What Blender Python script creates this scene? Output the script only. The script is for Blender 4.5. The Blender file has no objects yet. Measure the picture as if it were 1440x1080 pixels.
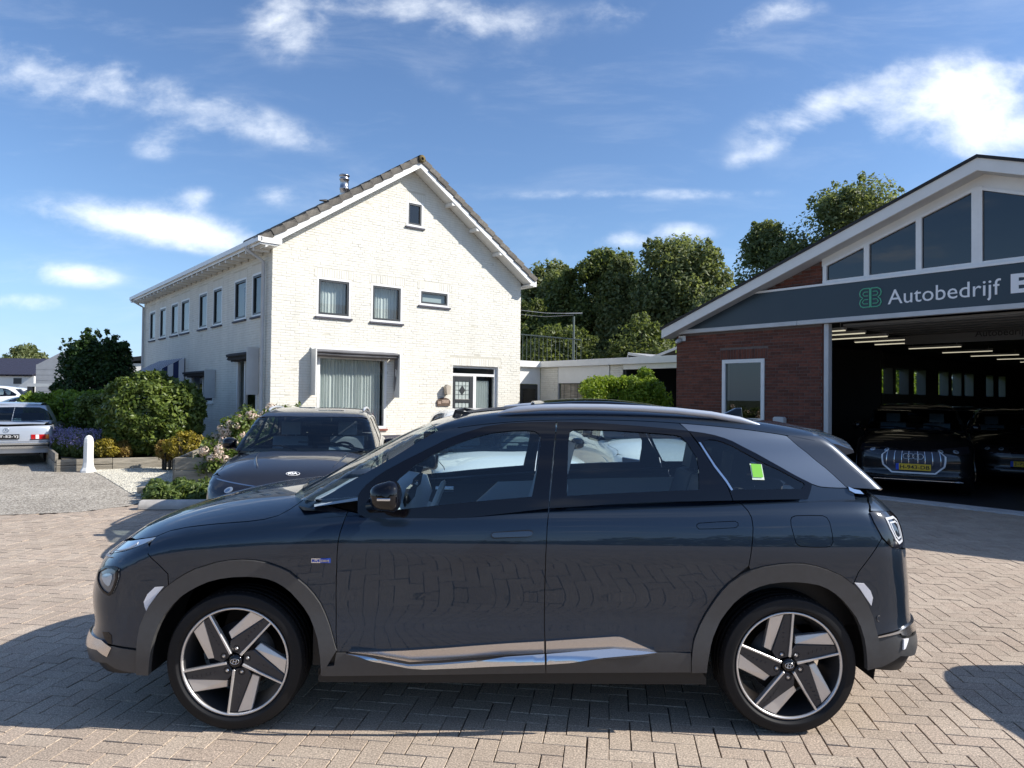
import bpy, math, random
import numpy as np
from mathutils import Vector, Matrix
from mathutils.geometry import delaunay_2d_cdt, tessellate_polygon

random.seed(7)
RNG = np.random.default_rng(7)
PI = math.pi
SC = bpy.context.scene
COL = SC.collection

# ------------------------------------------------------------------ camera
EYE = np.array([0.0, 0.0, 1.677])
FPX = 1000.0                       # focal length in units of 1/1440 of the picture width
_p, _r = math.radians(1.03), math.radians(0.64)
FW = np.array([0, math.cos(_p), math.sin(_p)])
_U = np.array([0, -math.sin(_p), math.cos(_p)])
_X = np.array([1.0, 0, 0])
RC = math.cos(_r) * _X + math.sin(_r) * _U
UC = -math.sin(_r) * _X + math.cos(_r) * _U
cam_data = bpy.data.cameras.new('camera')
cam = bpy.data.objects.new('camera', cam_data)
COL.objects.link(cam)
SC.camera = cam
cam_data.sensor_fit = 'HORIZONTAL'
cam_data.sensor_width = 36.0
cam_data.lens = 36.0 * FPX / 1440.0
cam_data.clip_start = 0.05
cam_data.clip_end = 3000.0
M = Matrix.Identity(4)
for i in range(3):
    M[i][0] = RC[i]; M[i][1] = UC[i]; M[i][2] = -FW[i]; M[i][3] = EYE[i]
cam.matrix_world = M

def view_ray(px, py):              # direction of sight through a point of the photograph
    return FW + RC * ((px - 720) / FPX) - UC * ((py - 540) / FPX)
def at(px, py, Y):                 # the point of that sight line at depth Y
    d = view_ray(px, py); return EYE + d * (Y / d[1])

# ------------------------------------------------------------------ light
SUN = np.array([0.80, -0.085, 0.58]); SUN /= np.linalg.norm(SUN)
sun_d = bpy.data.lights.new('sun', 'SUN')
sun_d.energy = 5.0
sun_d.angle = math.radians(0.53)
sun_d.color = (1.0, 0.945, 0.865)
sun = bpy.data.objects.new('sun', sun_d); COL.objects.link(sun)
sun.rotation_euler = Vector(SUN).to_track_quat('Z', 'Y').to_euler()
sun.location = (20, -2, 20)

world = bpy.data.worlds.new('World'); SC.world = world; world.use_nodes = True
wt = world.node_tree; wt.nodes.clear()
class NT:                          # tiny node-graph writer
    def __init__(s, tree): s.t = tree
    def n(s, typ, **kw):
        nd = s.t.nodes.new(typ)
        for k, v in kw.items(): setattr(nd, k, v)
        return nd
    def l(s, a, b): s.t.links.new(a, b)
    def put(s, sock, v):
        if isinstance(v, bpy.types.NodeSocket): s.l(v, sock)
        elif v is not None: sock.default_value = v
    def m(s, op, a, b=None, c=None, clamp=False):
        nd = s.n('ShaderNodeMath', operation=op, use_clamp=clamp)
        s.put(nd.inputs[0], a)
        if b is not None: s.put(nd.inputs[1], b)
        if c is not None: s.put(nd.inputs[2], c)
        return nd.outputs[0]
    def mix(s, fac, a, b):
        nd = s.n('ShaderNodeMix', data_type='RGBA')
        s.put(nd.inputs[0], fac); s.put(nd.inputs[6], a); s.put(nd.inputs[7], b)
        return nd.outputs[2]
    def noise(s, vec, scale, detail=3, rough=.5, dist=0):
        nd = s.n('ShaderNodeTexNoise')
        if vec is not None: s.l(vec, nd.inputs['Vector'])
        nd.inputs['Scale'].default_value = scale; nd.inputs['Detail'].default_value = detail
        nd.inputs['Roughness'].default_value = rough; nd.inputs['Distortion'].default_value = dist
        return nd.outputs['Fac']
    def ramp(s, fac, stops):
        nd = s.n('ShaderNodeValToRGB'); s.l(fac, nd.inputs[0])
        e = nd.color_ramp.elements
        while len(e) < len(stops): e.new(.5)
        for el, (p, c) in zip(e, stops):
            el.position = p; el.color = (*c, 1) if len(c) == 3 else c
        return nd.outputs[0]
    def smooth(s, v, lo, hi):
        nd = s.n('ShaderNodeMapRange', interpolation_type='SMOOTHSTEP')
        s.put(nd.inputs[0], v); nd.inputs[1].default_value = lo; nd.inputs[2].default_value = hi
        return nd.outputs[0]
g = NT(wt)
sky = g.n('ShaderNodeTexSky', sky_type='NISHITA')
sky.sun_disc = False
sky.sun_elevation = math.asin(SUN[2])
sky.sun_rotation = math.atan2(SUN[0], SUN[1])
sky.air_density = 1.0; sky.dust_density = 0.6; sky.ozone_density = 2.2; sky.altitude = 0
tc = g.n('ShaderNodeTexCoord')
sep = g.n('ShaderNodeSeparateXYZ'); g.l(tc.outputs['Generated'], sep.inputs[0])
X_, Y_, Z_ = sep.outputs
yy = g.m('MAXIMUM', Y_, .12)
u = g.m('DIVIDE', X_, yy); v = g.m('DIVIDE', Z_, yy)
comb = g.n('ShaderNodeCombineXYZ'); g.l(u, comb.inputs[0]); g.l(g.m('MULTIPLY', v, 1.6), comb.inputs[1])
n1 = g.noise(comb.outputs[0], 5.5, 9, .6, .25)
n2 = g.noise(comb.outputs[0], 1.7, 5, .5)
# clouds: centre, radii, tilt, strength, in slopes of the direction of sight
CL = [(-.325, .525, .05, .045, 0, 1.1), (-.12, .545, .17, .035, -6, .8), (-.57, .43, .20, .035, -16, .85), (-.68, .455, .06, .04, -10, .45),
      (-.36, .385, .11, .02, -16, .45), (-.505, .347, .035, .018, 0, .65), (-.545, .243, .12, .022, -8, 1.2), (-.44, .225, .10, .020, -8, .8), (-.625, .165, .06, .014, -5, 1.1),
      (-.455, .278, .032, .014, 0, .8), (-.335, .275, .035, .018, 0, .85), (-.69, .13, .05, .008, 0, .6),
      (.42, .41, .09, .026, 22, 1.15), (.60, .44, .12, .040, 12, 1.35), (.70, .39, .11, .042, 0, 1.35), (.345, .345, .045, .012, 20, .6),
      (.17, .288, .22, .008, 1, .62), (.155, .222, .04, .012, 0, .9), (.24, .235, .04, .012, 0, 1.0), (.07, .205, .025, .014, 0, .5),
      (.15, .55, .05, .02, 0, .5), (.33, .535, .05, .018, 25, .6), (.40, .555, .04, .014, 0, .7), (-.10, .44, .10, .025, -25, .25), (-.69, .12, .08, .008, 0, .4)]
dens = None
for cx, cy, rx, ry, an, st in CL:
    a = math.radians(an); ca, sa = math.cos(a), math.sin(a)
    du = g.m('SUBTRACT', u, cx); dv = g.m('SUBTRACT', v, cy)
    e1 = g.m('ADD', g.m('MULTIPLY', du, ca / rx), g.m('MULTIPLY', dv, sa / rx))
    e2 = g.m('ADD', g.m('MULTIPLY', du, -sa / ry), g.m('MULTIPLY', dv, ca / ry))
    d2 = g.m('ADD', g.m('MULTIPLY', e1, e1), g.m('MULTIPLY', e2, e2))
    b = g.m('MULTIPLY', g.m('EXPONENT', g.m('MULTIPLY', d2, -.8)), st)
    dens = b if dens is None else g.m('ADD', dens, b)
fine = g.m('SUBTRACT', g.m('ADD', g.m('MULTIPLY', n1, 1.5), g.m('MULTIPLY', n2, .5)), .62)
dcap = g.m('MINIMUM', dens, 1.7)
n4 = g.noise(comb.outputs[0], 22, 6, .62, .15)
wisp = g.m('MULTIPLY_ADD', g.m('SUBTRACT', n4, .5), .9, g.m('MULTIPLY', g.m('SUBTRACT', fine, .38), 1.7))
cl = g.smooth(g.m('ADD', g.m('MULTIPLY', dcap, .85), g.m('MULTIPLY', wisp, g.smooth(dcap, .02, .5))), .10, 1.70)
cm = g.n('ShaderNodeMapping'); g.l(comb.outputs[0], cm.inputs[0]); cm.inputs['Rotation'].default_value = (0, 0, .25); cm.inputs['Scale'].default_value = (1.0, 2.6, 1)
veil = g.smooth(g.noise(cm.outputs[0], 3.2, 9, .62, .4), .47, .78)
cl = g.m('ADD', cl, g.m('MULTIPLY', veil, .12), clamp=True)
# the rest of the sky carries the same scattered cloud
up = g.m('MAXIMUM', Z_, .08)
c2 = g.n('ShaderNodeCombineXYZ'); g.l(g.m('DIVIDE', X_, up), c2.inputs[0]); g.l(g.m('DIVIDE', Y_, up), c2.inputs[1])
n3 = g.noise(c2.outputs[0], .9, 8, .6)
back = g.m('MULTIPLY', g.smooth(n3, .52, .72), g.smooth(Z_, .02, .2))
back = g.m('MULTIPLY', back, .5)
isf = g.smooth(Y_, .12, .35)
allc = g.m('ADD', g.m('MULTIPLY', cl, isf), g.m('MULTIPLY', back, g.m('SUBTRACT', 1, isf)), clamp=True)
allc = g.m('MULTIPLY', allc, .92)
skyc = g.mix(g.m('MULTIPLY', g.smooth(Z_, .0, .16), 1), (5.0, 6.2, 8.0, 1), sky.outputs[0])
hz = g.m('MULTIPLY', g.m('SUBTRACT', 1, g.smooth(Z_, -.02, .22)), .6)
base = g.mix(hz, sky.outputs[0], (3.7, 5.1, 7.2, 1))
tint = g.n('ShaderNodeMix', data_type='RGBA', blend_type='MULTIPLY'); tint.inputs[0].default_value = 1
g.l(base, tint.inputs[6]); tint.inputs[7].default_value = (.90, 1.05, 1.24, 1)
final = g.mix(allc, tint.outputs[2], (9.6, 10.0, 10.4, 1))
bg = g.n('ShaderNodeBackground'); g.l(final, bg.inputs[0]); bg.inputs[1].default_value = 0.101
wo = g.n('ShaderNodeOutputWorld'); g.l(bg.outputs[0], wo.inputs[0])

SC.view_settings.view_transform = 'Standard'
SC.view_settings.look = 'None'
SC.view_settings.exposure = 0.46
SC.view_settings.gamma = 1.0
SC.view_settings.use_curve_mapping = False
try:
    SC.cycles.max_bounces = 8; SC.cycles.transparent_max_bounces = 16; SC.cycles.caustics_reflective = False
    SC.cycles.caustics_refractive = False; SC.cycles.sample_clamp_indirect = 6
except Exception: pass

# ------------------------------------------------------------------ materials
MATS = {}
def mat(name, col, rough=.6, metal=0., var=0., vscale=4., bump=0., bscale=60., coat=0., coat_r=.03, spec=.5, sub=None, var2=None, stretch=None, rnd=0., objrnd=0., streak=0.):
    """Procedural surface: base colour broken up by noise, fine relief, optional per-piece variation."""
    if name in MATS: return MATS[name]
    m = bpy.data.materials.new(name); m.use_nodes = True
    t = NT(m.node_tree); b = m.node_tree.nodes['Principled BSDF']
    b.inputs['Roughness'].default_value = rough; b.inputs['Metallic'].default_value = metal
    b.inputs['Coat Weight'].default_value = coat; b.inputs['Coat Roughness'].default_value = coat_r
    b.inputs['Specular IOR Level'].default_value = spec
    co = t.n('ShaderNodeTexCoord').outputs['Object']
    if stretch:
        mp = t.n('ShaderNodeMapping'); t.l(co, mp.inputs[0]); mp.inputs['Scale'].default_value = stretch; co = mp.outputs[0]
    c = (*col, 1)
    if var > 0:
        f = t.noise(co, vscale, 6, .62)
        lo = tuple(max(0, x * (1 - var)) for x in col); hi = tuple(x * (1 + var) for x in col)
        if var2: hi = var2
        c = t.ramp(f, [(.3, lo), (.7, hi)])
        rr = t.m('MULTIPLY_ADD', f, .25, rough - .12, clamp=True); t.l(rr, b.inputs['Roughness'])
    if streak > 0:
        mp2 = t.n('ShaderNodeMapping'); t.l(t.n('ShaderNodeNewGeometry').outputs['Position'], mp2.inputs[0]); mp2.inputs['Scale'].default_value = (2.2, 2.2, .22)
        st = t.ramp(t.noise(mp2.outputs[0], 1.6, 7, .68), [(.28, (1 - streak,) * 3), (.55, (1, 1, 1)), (.8, (1.03, 1.03, 1.02))])
        ms = t.n('ShaderNodeMix', data_type='RGBA', blend_type='MULTIPLY'); ms.inputs[0].default_value = 1; t.put(ms.inputs[6], c); t.l(st, ms.inputs[7]); c = ms.outputs[2]
    if rnd > 0 or objrnd > 0:
        if rnd > 0:
            at_ = t.n('ShaderNodeAttribute', attribute_name='rnd'); fac = at_.outputs['Fac']; am = rnd
        else:
            fac = t.n('ShaderNodeObjectInfo').outputs['Random']; am = objrnd
        k = t.m('MULTIPLY_ADD', fac, 2 * am, 1 - am)
        mm = t.n('ShaderNodeVectorMath', operation='SCALE')
        t.put(mm.inputs[0], c if isinstance(c, bpy.types.NodeSocket) else c[:3]); t.l(k, mm.inputs[3]); c = mm.outputs[0]
    t.put(b.inputs['Base Color'], c)
    if bump > 0:
        bn = t.n('ShaderNodeBump'); bn.inputs['Strength'].default_value = 1; bn.inputs['Distance'].default_value = bump
        t.l(t.noise(co, bscale, 4, .6), bn.inputs['Height']); t.l(bn.outputs[0], b.inputs['Normal'])
    MATS[name] = m; return m

def glass(name, tint, alpha, rough=.0):
    """Thin pane: a share of the light goes straight through tinted, the rest is mirror reflection by Fresnel."""
    if name in MATS: return MATS[name]
    m = bpy.data.materials.new(name); m.use_nodes = True; t = NT(m.node_tree); m.node_tree.nodes.clear()
    tr = t.n('ShaderNodeBsdfTransparent'); tr.inputs[0].default_value = (*[x * alpha for x in tint], 1)
    gl = t.n('ShaderNodeBsdfGlossy'); gl.inputs['Roughness'].default_value = rough
    ge = t.n('ShaderNodeNewGeometry'); dt = t.n('ShaderNodeVectorMath', operation='DOT_PRODUCT'); t.l(ge.outputs['Normal'], dt.inputs[0]); t.l(ge.outputs['Incoming'], dt.inputs[1])
    k1 = t.m('SUBTRACT', 1, t.m('ABSOLUTE', dt.outputs['Value']), clamp=True)      # Schlick, the same from both sides
    f2 = t.m('MULTIPLY_ADD', t.m('POWER', k1, 5), .92, .08, clamp=True)
    mx = t.n('ShaderNodeMixShader'); t.l(f2, mx.inputs[0]); t.l(tr.outputs[0], mx.inputs[1]); t.l(gl.outputs[0], mx.inputs[2])
    o = t.n('ShaderNodeOutputMaterial'); t.l(mx.outputs[0], o.inputs[0])
    MATS[name] = m; return m

def emit(name, col, st):
    m = bpy.data.materials.new(name); m.use_nodes = True; b = m.node_tree.nodes['Principled BSDF']
    b.inputs['Base Color'].default_value = (*col, 1); b.inputs['Emission Color'].default_value = (*col, 1); b.inputs['Emission Strength'].default_value = st
    return m

def leafmat(name, c1, c2, trans=.35, rough=.5):
    m = bpy.data.materials.new(name); m.use_nodes = True; t = NT(m.node_tree); b = m.node_tree.nodes['Principled BSDF']
    at_ = t.n('ShaderNodeAttribute', attribute_name='rnd')
    c = t.mix(at_.outputs['Fac'], (*c1, 1), (*c2, 1))
    t.l(c, b.inputs['Base Color']); b.inputs['Roughness'].default_value = rough; b.inputs['Specular IOR Level'].default_value = .35
    tl = t.n('ShaderNodeBsdfTranslucent'); t.l(t.mix(.5, c, (c2[0] * 1.6, c2[1] * 1.7, c2[2] * .8, 1)), tl.inputs[0])
    mx = t.n('ShaderNodeMixShader'); mx.inputs[0].default_value = trans
    o = m.node_tree.nodes['Material Output']
    t.l(b.outputs[0], mx.inputs[1]); t.l(tl.outputs[0], mx.inputs[2]); t.l(mx.outputs[0], o.inputs[0])
    return m

# ------------------------------------------------------------------ mesh helpers
def link(name, me, parent=None, mats=()):
    o = bpy.data.objects.new(name, me); COL.objects.link(o)
    if parent is not None: o.parent = parent
    for m in (mats if isinstance(mats, (list, tuple)) else [mats]):
        if m is not None: me.materials.append(m)
    return o
def raw(name, V, Fc, mats, parent=None, smooth=False, rnd=None, midx=None):
    me = bpy.data.meshes.new(name); me.from_pydata([tuple(map(float, v)) for v in V] if not isinstance(V, np.ndarray) else V.tolist(), [], Fc if isinstance(Fc, list) else Fc.tolist())
    if smooth: me.polygons.foreach_set('use_smooth', [True] * len(me.polygons))
    if midx is not None: me.polygons.foreach_set('material_index', midx)
    if rnd is not None:
        a = me.attributes.new('rnd', 'FLOAT', 'FACE'); a.data.foreach_set('value', np.asarray(rnd, dtype=np.float32))
    me.update()
    return link(name, me, parent, mats)
def tag(o, label=None, cat=None, group=None, kind=None):
    if label: o['label'] = label
    if cat: o['category'] = cat
    if group: o['group'] = group
    if kind: o['kind'] = kind
    return o
def empty(name, loc=(0, 0, 0), rz=0, label=None, cat=None, group=None, kind=None):
    o = bpy.data.objects.new(name, None); COL.objects.link(o); o.location = loc; o.rotation_euler = (0, 0, rz)
    o.empty_display_size = .2
    return tag(o, label, cat, group, kind)
def copy_tree(o, parent=None):
    c = o.copy(); COL.objects.link(c)
    c.parent = parent
    for ch in [x for x in SC.objects if x.parent == o]: copy_tree(ch, c)
    return c

class MB:
    """Collects boxes, prisms, tubes and loose polygons into one mesh."""
    def __init__(s): s.V = []; s.F = []; s.I = []; s.S = []
    def add(s, V, Fc, i=0, sm=False):
        b = len(s.V); s.V += [tuple(map(float, v)) for v in V]; s.F += [[b + k for k in f] for f in Fc]; s.I += [i] * len(Fc); s.S += [sm] * len(Fc)
    def frame(s, O, a, b, c, i=0):       # box from a corner and three edge vectors
        O, a, b, c = map(np.array, (O, a, b, c))
        V = [O, O + a, O + a + b, O + b, O + c, O + a + c, O + a + b + c, O + b + c]
        if np.dot(np.cross(a, b), c) < 0: Fc = [(0, 1, 2, 3), (4, 7, 6, 5), (0, 4, 5, 1), (1, 5, 6, 2), (2, 6, 7, 3), (3, 7, 4, 0)]
        else: Fc = [(0, 3, 2, 1), (4, 5, 6, 7), (0, 1, 5, 4), (1, 2, 6, 5), (2, 3, 7, 6), (3, 0, 4, 7)]
        s.add(V, Fc, i)
    def box(s, x0, x1, y0, y1, z0, z1, i=0): s.frame((x0, y0, z0), (x1 - x0, 0, 0), (0, y1 - y0, 0), (0, 0, z1 - z0), i)
    def tube(s, pts, r, n=10, i=0, cap=True, sm=True):
        pts = [np.array(p, float) for p in pts]; rr = r if isinstance(r, (list, tuple)) else [r] * len(pts)
        V = []; prev = None
        for k, p in enumerate(pts):
            d = pts[min(k + 1, len(pts) - 1)] - pts[max(k - 1, 0)]; d /= np.linalg.norm(d) + 1e-9
            if prev is None:
                ref = np.array([0, 0, 1.]) if abs(d[2]) < .9 else np.array([1., 0, 0]); e1 = np.cross(d, ref)
            else: e1 = prev - d * np.dot(prev, d)
            e1 /= np.linalg.norm(e1) + 1e-9; e2 = np.cross(d, e1); prev = e1
            for q in range(n):
                t = 2 * PI * q / n; V.append(p + (e1 * math.cos(t) + e2 * math.sin(t)) * rr[k])
        Fc = []
        for k in range(len(pts) - 1):
            for q in range(n): Fc.append((k * n + q, k * n + (q + 1) % n, (k + 1) * n + (q + 1) % n, (k + 1) * n + q))
        s.add(V, Fc, i, sm)
        if cap: s.add(V[:n], [list(range(n))[::-1]], i); s.add(V[-n:], [list(range(n))], i)
    def lathe(s, prof, O, axis, n=40, i=0, sm=True, a0=0, a1=2 * PI):   # prof: (radius, along axis)
        O = np.array(O, float); ax = np.array(axis, float); ax /= np.linalg.norm(ax)
        ref = np.array([0, 0, 1.]) if abs(ax[2]) < .9 else np.array([1., 0, 0]); e1 = np.cross(ax, ref); e1 /= np.linalg.norm(e1); e2 = np.cross(ax, e1)
        V = []; full = abs(a1 - a0 - 2 * PI) < 1e-6; N = n if full else n + 1
        for r_, h in prof:
            for q in range(N):
                t = a0 + (a1 - a0) * q / n; V.append(O + ax * h + (e1 * math.cos(t) + e2 * math.sin(t)) * r_)
        Fc = []
        for k in range(len(prof) - 1):
            for q in range(n):
                q2 = (q + 1) % N; Fc.append((k * N + q, k * N + q2, (k + 1) * N + q2, (k + 1) * N + q))
        s.add(V, Fc, i, sm)
    def prism(s, poly, a, b, n, depth, O=(0, 0, 0), i=0):   # polygon in (a, b) axes pushed by depth along n
        O, a, b, n = map(lambda q: np.array(q, float), (O, a, b, n))
        top = [O + a * p[0] + b * p[1] + n * depth for p in poly]; bot = [O + a * p[0] + b * p[1] for p in poly]
        N = len(poly); tri = tessellate_polygon([[Vector((p[0], p[1], 0)) for p in poly]])
        ar = sum(poly[k][0] * poly[(k + 1) % N][1] - poly[(k + 1) % N][0] * poly[k][1] for k in range(N))
        s.add(top + bot, [t for t in tri] + [tuple(N + x for x in t[::-1]) for t in tri] + [(k, (k + 1) % N, N + (k + 1) % N, N + k) for k in range(N)], i)
    def build(s, name, mats, parent=None, bevel=0, fixn=True, seg=2):
        me = bpy.data.meshes.new(name); me.from_pydata(s.V, [], s.F)
        me.polygons.foreach_set('material_index', s.I); me.polygons.foreach_set('use_smooth', s.S)
        if fixn:
            import bmesh
            bm = bmesh.new(); bm.from_mesh(me); bmesh.ops.recalc_face_normals(bm, faces=bm.faces); bm.to_mesh(me); bm.free()
        me.update(); o = link(name, me, parent, mats)
        if bevel > 0:
            md = o.modifiers.new('bevel', 'BEVEL'); md.width = bevel; md.segments = seg; md.limit_method = 'ANGLE'; md.angle_limit = .6
            md.use_clamp_overlap = True
        return o

def text_mesh(name, body, size, mat_, parent=None, extrude=.004, bold=0., shear=0.):
    cu = bpy.data.curves.new(name, 'FONT'); cu.body = body; cu.size = size; cu.extrude = extrude; cu.offset = bold; cu.shear = shear
    cu.align_x = 'LEFT'; cu.resolution_u = 3
    tmp = bpy.data.objects.new(name + '_src', cu); COL.objects.link(tmp)
    dg = bpy.context.evaluated_depsgraph_get(); me = bpy.data.meshes.new_from_object(tmp.evaluated_get(dg))
    COL.objects.unlink(tmp); bpy.data.objects.remove(tmp); bpy.data.curves.remove(cu)
    me.name = name; me.materials.clear()
    return link(name, me, parent, mat_)
def place_on(o, O, a, up, width=None, height=None):
    """Lay a text or flat mesh on a plane: a = reading direction, up = up direction; optional fit to a width."""
    a = Vector(a).normalized(); up = Vector(up).normalized(); n = a.cross(up)
    xs = [v.co.x for v in o.data.vertices]; ys = [v.co.y for v in o.data.vertices]
    sx = width / (max(xs) - min(xs)) if width else 1.0
    sy = height / (max(ys) - min(ys)) if height else sx
    x0 = min(xs); y0 = min(ys)
    for vv in o.data.vertices:
        x, y, z = (vv.co.x - x0) * sx, (vv.co.y - y0) * sy, vv.co.z
        vv.co = Vector(O) + a * x + up * y + n * z
    o.data.update(); return o
# ------------------------------------------------------------------ surface materials
M_paver = None
def paver_mat(name, objrnd):
    m = bpy.data.materials.new(name); m.use_nodes = True; t = NT(m.node_tree); b = m.node_tree.nodes['Principled BSDF']
    geo = t.n('ShaderNodeNewGeometry').outputs['Position']
    if objrnd: fac = t.n('ShaderNodeObjectInfo').outputs['Random']
    else: fac = t.n('ShaderNodeAttribute', attribute_name='rnd').outputs['Fac']
    basec = t.ramp(fac, [(0, (.41, .337, .272)), (.3, (.455, .378, .305)), (.6, (.485, .407, .33)), (.85, (.44, .357, .287)), (1, (.465, .383, .31))])
    grit = t.noise(geo, 115, 3, .8)
    gr = t.ramp(grit, [(.32, (.38, .35, .33)), (.46, (.86, .86, .86)), (.55, (1.05, 1.03, 1.0)), (.68, (1.9, 1.85, 1.75))])
    mx = t.n('ShaderNodeMix', data_type='RGBA', blend_type='MULTIPLY'); mx.inputs[0].default_value = 1
    t.l(basec, mx.inputs[6]); t.l(gr, mx.inputs[7])
    stain = t.ramp(t.noise(geo, 1.3, 6, .65), [(.3, (.80, .79, .78)), (.6, (1, 1, 1))])
    m2 = t.n('ShaderNodeMix', data_type='RGBA', blend_type='MULTIPLY'); m2.inputs[0].default_value = 1
    t.l(mx.outputs[2], m2.inputs[6]); t.l(stain, m2.inputs[7])
    spots = t.smooth(t.noise(geo, 5, 5, .7), .64, .72)
    big_ = t.smooth(t.noise(geo, .55, 4, .6, .6), .56, .70)
    m3 = t.mix(t.m('ADD', t.m('MULTIPLY', spots, .32), t.m('MULTIPLY', big_, .14), clamp=True), m2.outputs[2], (.17, .145, .12, 1))
    t.l(m3, b.inputs['Base Color']); b.inputs['Roughness'].default_value = .85; b.inputs['Specular IOR Level'].default_value = .3
    bn = t.n('ShaderNodeBump'); bn.inputs['Distance'].default_value = .0016; bn.inputs['Strength'].default_value = .8; t.l(grit, bn.inputs['Height']); t.l(bn.outputs[0], b.inputs['Normal'])
    return m
M_pav_s = paver_mat('paver_concrete', False); M_pav_o = paver_mat('paver_concrete_single', True)
M_joint = mat('joint_sand', (.075, .06, .048), .95, var=.4, vscale=30)
M_earth = mat('earth', (.10, .085, .06), .95, var=.4, vscale=2, bump=.01, bscale=20)
M_grassg = mat('far_ground', (.07, .085, .035), .95, var=.5, vscale=.6)
M_white = mat('white_paint', (.70, .70, .67), .5, var=.04, vscale=3)
M_cream = mat('cream_masonry_paint', (.69, .67, .60), .75, var=.055, vscale=1.3, streak=.10, rnd=.022, bump=.001, bscale=120)
M_greyw = mat('joint_paint', (.545, .52, .44), .85, var=.1, vscale=8)
M_whiteb = mat('white_trim', (.74, .74, .72), .4, var=.05, vscale=5)
M_dark = mat('anthracite_frame', (.028, .032, .036), .4)
M_grey = mat('grey_paint', (.36, .37, .38), .6, var=.08, vscale=3)
M_lgrey = mat('light_grey_board', (.52, .53, .53), .6, var=.08, vscale=3)
M_black = mat('black', (.008, .008, .009), .5)
M_tile = mat('roof_tile', (.105, .088, .075), .9, var=.45, vscale=9, var2=(.21, .17, .13), rnd=.25, bump=.003, bscale=60)
M_tileo = mat('verge_tile_grey', (.10, .093, .085), .9, var=.45, vscale=7, var2=(.22, .20, .17), objrnd=.2, bump=.004, bscale=50)
M_curt = mat('net_curtain', (.74, .77, .75), .8, var=.05, vscale=2)
M_redb = mat('red_brick', (.125, .040, .024), .85, var=.35, vscale=14, rnd=.3, bump=.002, bscale=90)
M_redbo = mat('red_brick_single', (.125, .040, .024), .85, var=.35, vscale=14, objrnd=.3, bump=.002, bscale=90)
M_mort = mat('brick_mortar', (.13, .105, .095), .9, var=.2, vscale=20)
M_plinth = mat('plinth_paint', (.055, .055, .075), .7, var=.1)
M_navy = mat('navy_sign', (.015, .032, .047), .38, var=.06, vscale=1.5)
M_conc = mat('concrete', (.42, .40, .37), .9, var=.25, vscale=3, bump=.002, bscale=60)
M_wood = mat('grey_timber', (.28, .25, .20), .9, var=.4, vscale=2.5, stretch=(1, 1, 9), bump=.004, bscale=30, objrnd=.2)
M_steel = mat('brushed_steel', (.45, .46, .48), .32, metal=1, var=.2, vscale=5)
M_silver = mat('silver_paint', (.62, .63, .65), .25, metal=.7)
M_winglass = glass('house_glass', (.90, .95, .94), .82)
M_darkglass = glass('tinted_house_glass', (.40, .52, .60), .35)
M_green = mat('logo_green', (.10, .42, .26), .5)
M_lettw = mat('letter_white', (.80, .80, .80), .5)
M_yellow = mat('plate_yellow', (.75, .48, .03), .5)
M_plblue = mat('plate_blue', (.02, .08, .5), .5)
M_ink = mat('plate_ink', (.01, .01, .01), .5)
M_room = mat('room_dark', (.05, .05, .05), .9)

# ------------------------------------------------------------------ ground sheets
def sheet(name, pts, z, m, parent=None):
    mb = MB(); tri = tessellate_polygon([[Vector((p[0], p[1], 0)) for p in pts]])
    mb.add([(p[0], p[1], z) for p in pts], [t for t in tri]); return mb.build(name, m, parent)
tag(sheet('ground', [(-900, -600), (900, -600), (900, 1500), (-900, 1500)], -.06, M_grassg), kind='structure')
yard = tag(sheet('paved_yard', [(-60, -60), (60, -60), (60, 60), (-60, 60)], -.012, M_joint), kind='structure')

# left part of the frame is chipped tarmac; this polygon is its outline
ASPH = [(-40, 9.0), (-6.9, 9.62), (-6.04, 9.95), (-5.66, 10.5), (-5.55, 11.3), (-6.1, 11.55), (-6.9, 12.6), (-7.9, 13.9), (-8.75, 14.95), (-9.6, 15.0), (-12.7, 19.2), (-12, 60), (-60, 60), (-60, 9.0)]
GRAV = [(-5.55, 11.3), (-5.5, 12.4), (-5.85, 12.5), (-6.7, 15.9), (-7.9, 16.1), (-9.2, 15.3), (-8.75, 14.95), (-7.9, 13.9), (-6.9, 12.6), (-6.1, 11.55)]
def inpoly(x, y, P):
    P = np.asarray(P, float); c = np.zeros(np.shape(x), bool); j = len(P) - 1
    for i in range(len(P)):
        xi, yi = P[i]; xj, yj = P[j]
        cond = ((yi > y) != (yj > y)) & (x < (xj - xi) * (y - yi) / (yj - yi + 1e-12) + xi); c ^= cond; j = i
    return c

def chip_mat(name, cols, scale, bump):
    m = bpy.data.materials.new(name); m.use_nodes = True; t = NT(m.node_tree); b = m.node_tree.nodes['Principled BSDF']
    geo = t.n('ShaderNodeNewGeometry').outputs['Position']
    vo = t.n('ShaderNodeTexVoronoi'); t.l(geo, vo.inputs['Vector']); vo.inputs['Scale'].default_value = scale
    sp = t.n('ShaderNodeSeparateColor'); t.l(vo.outputs['Color'], sp.inputs[0])
    c = t.ramp(sp.outputs[0], cols)
    st = t.ramp(t.noise(geo, .8, 5, .6), [(.3, (.78, .77, .76)), (.65, (1.05, 1.05, 1.05))])
    mx = t.n('ShaderNodeMix', data_type='RGBA', blend_type='MULTIPLY'); mx.inputs[0].default_value = 1; t.l(c, mx.inputs[6]); t.l(st, mx.inputs[7])
    t.l(mx.outputs[2], b.inputs['Base Color']); b.inputs['Roughness'].default_value = .9
    bn = t.n('ShaderNodeBump'); bn.inputs['Distance'].default_value = bump; t.l(t.m('SUBTRACT', 1, vo.outputs['Distance']), bn.inputs['Height']); t.l(bn.outputs[0], b.inputs['Normal'])
    return m
M_chip = chip_mat('chipped_tarmac', [(0, (.15, .13, .105)), (.35, (.29, .255, .21)), (.7, (.45, .405, .335)), (1, (.70, .65, .55))], 55, .006)
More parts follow.
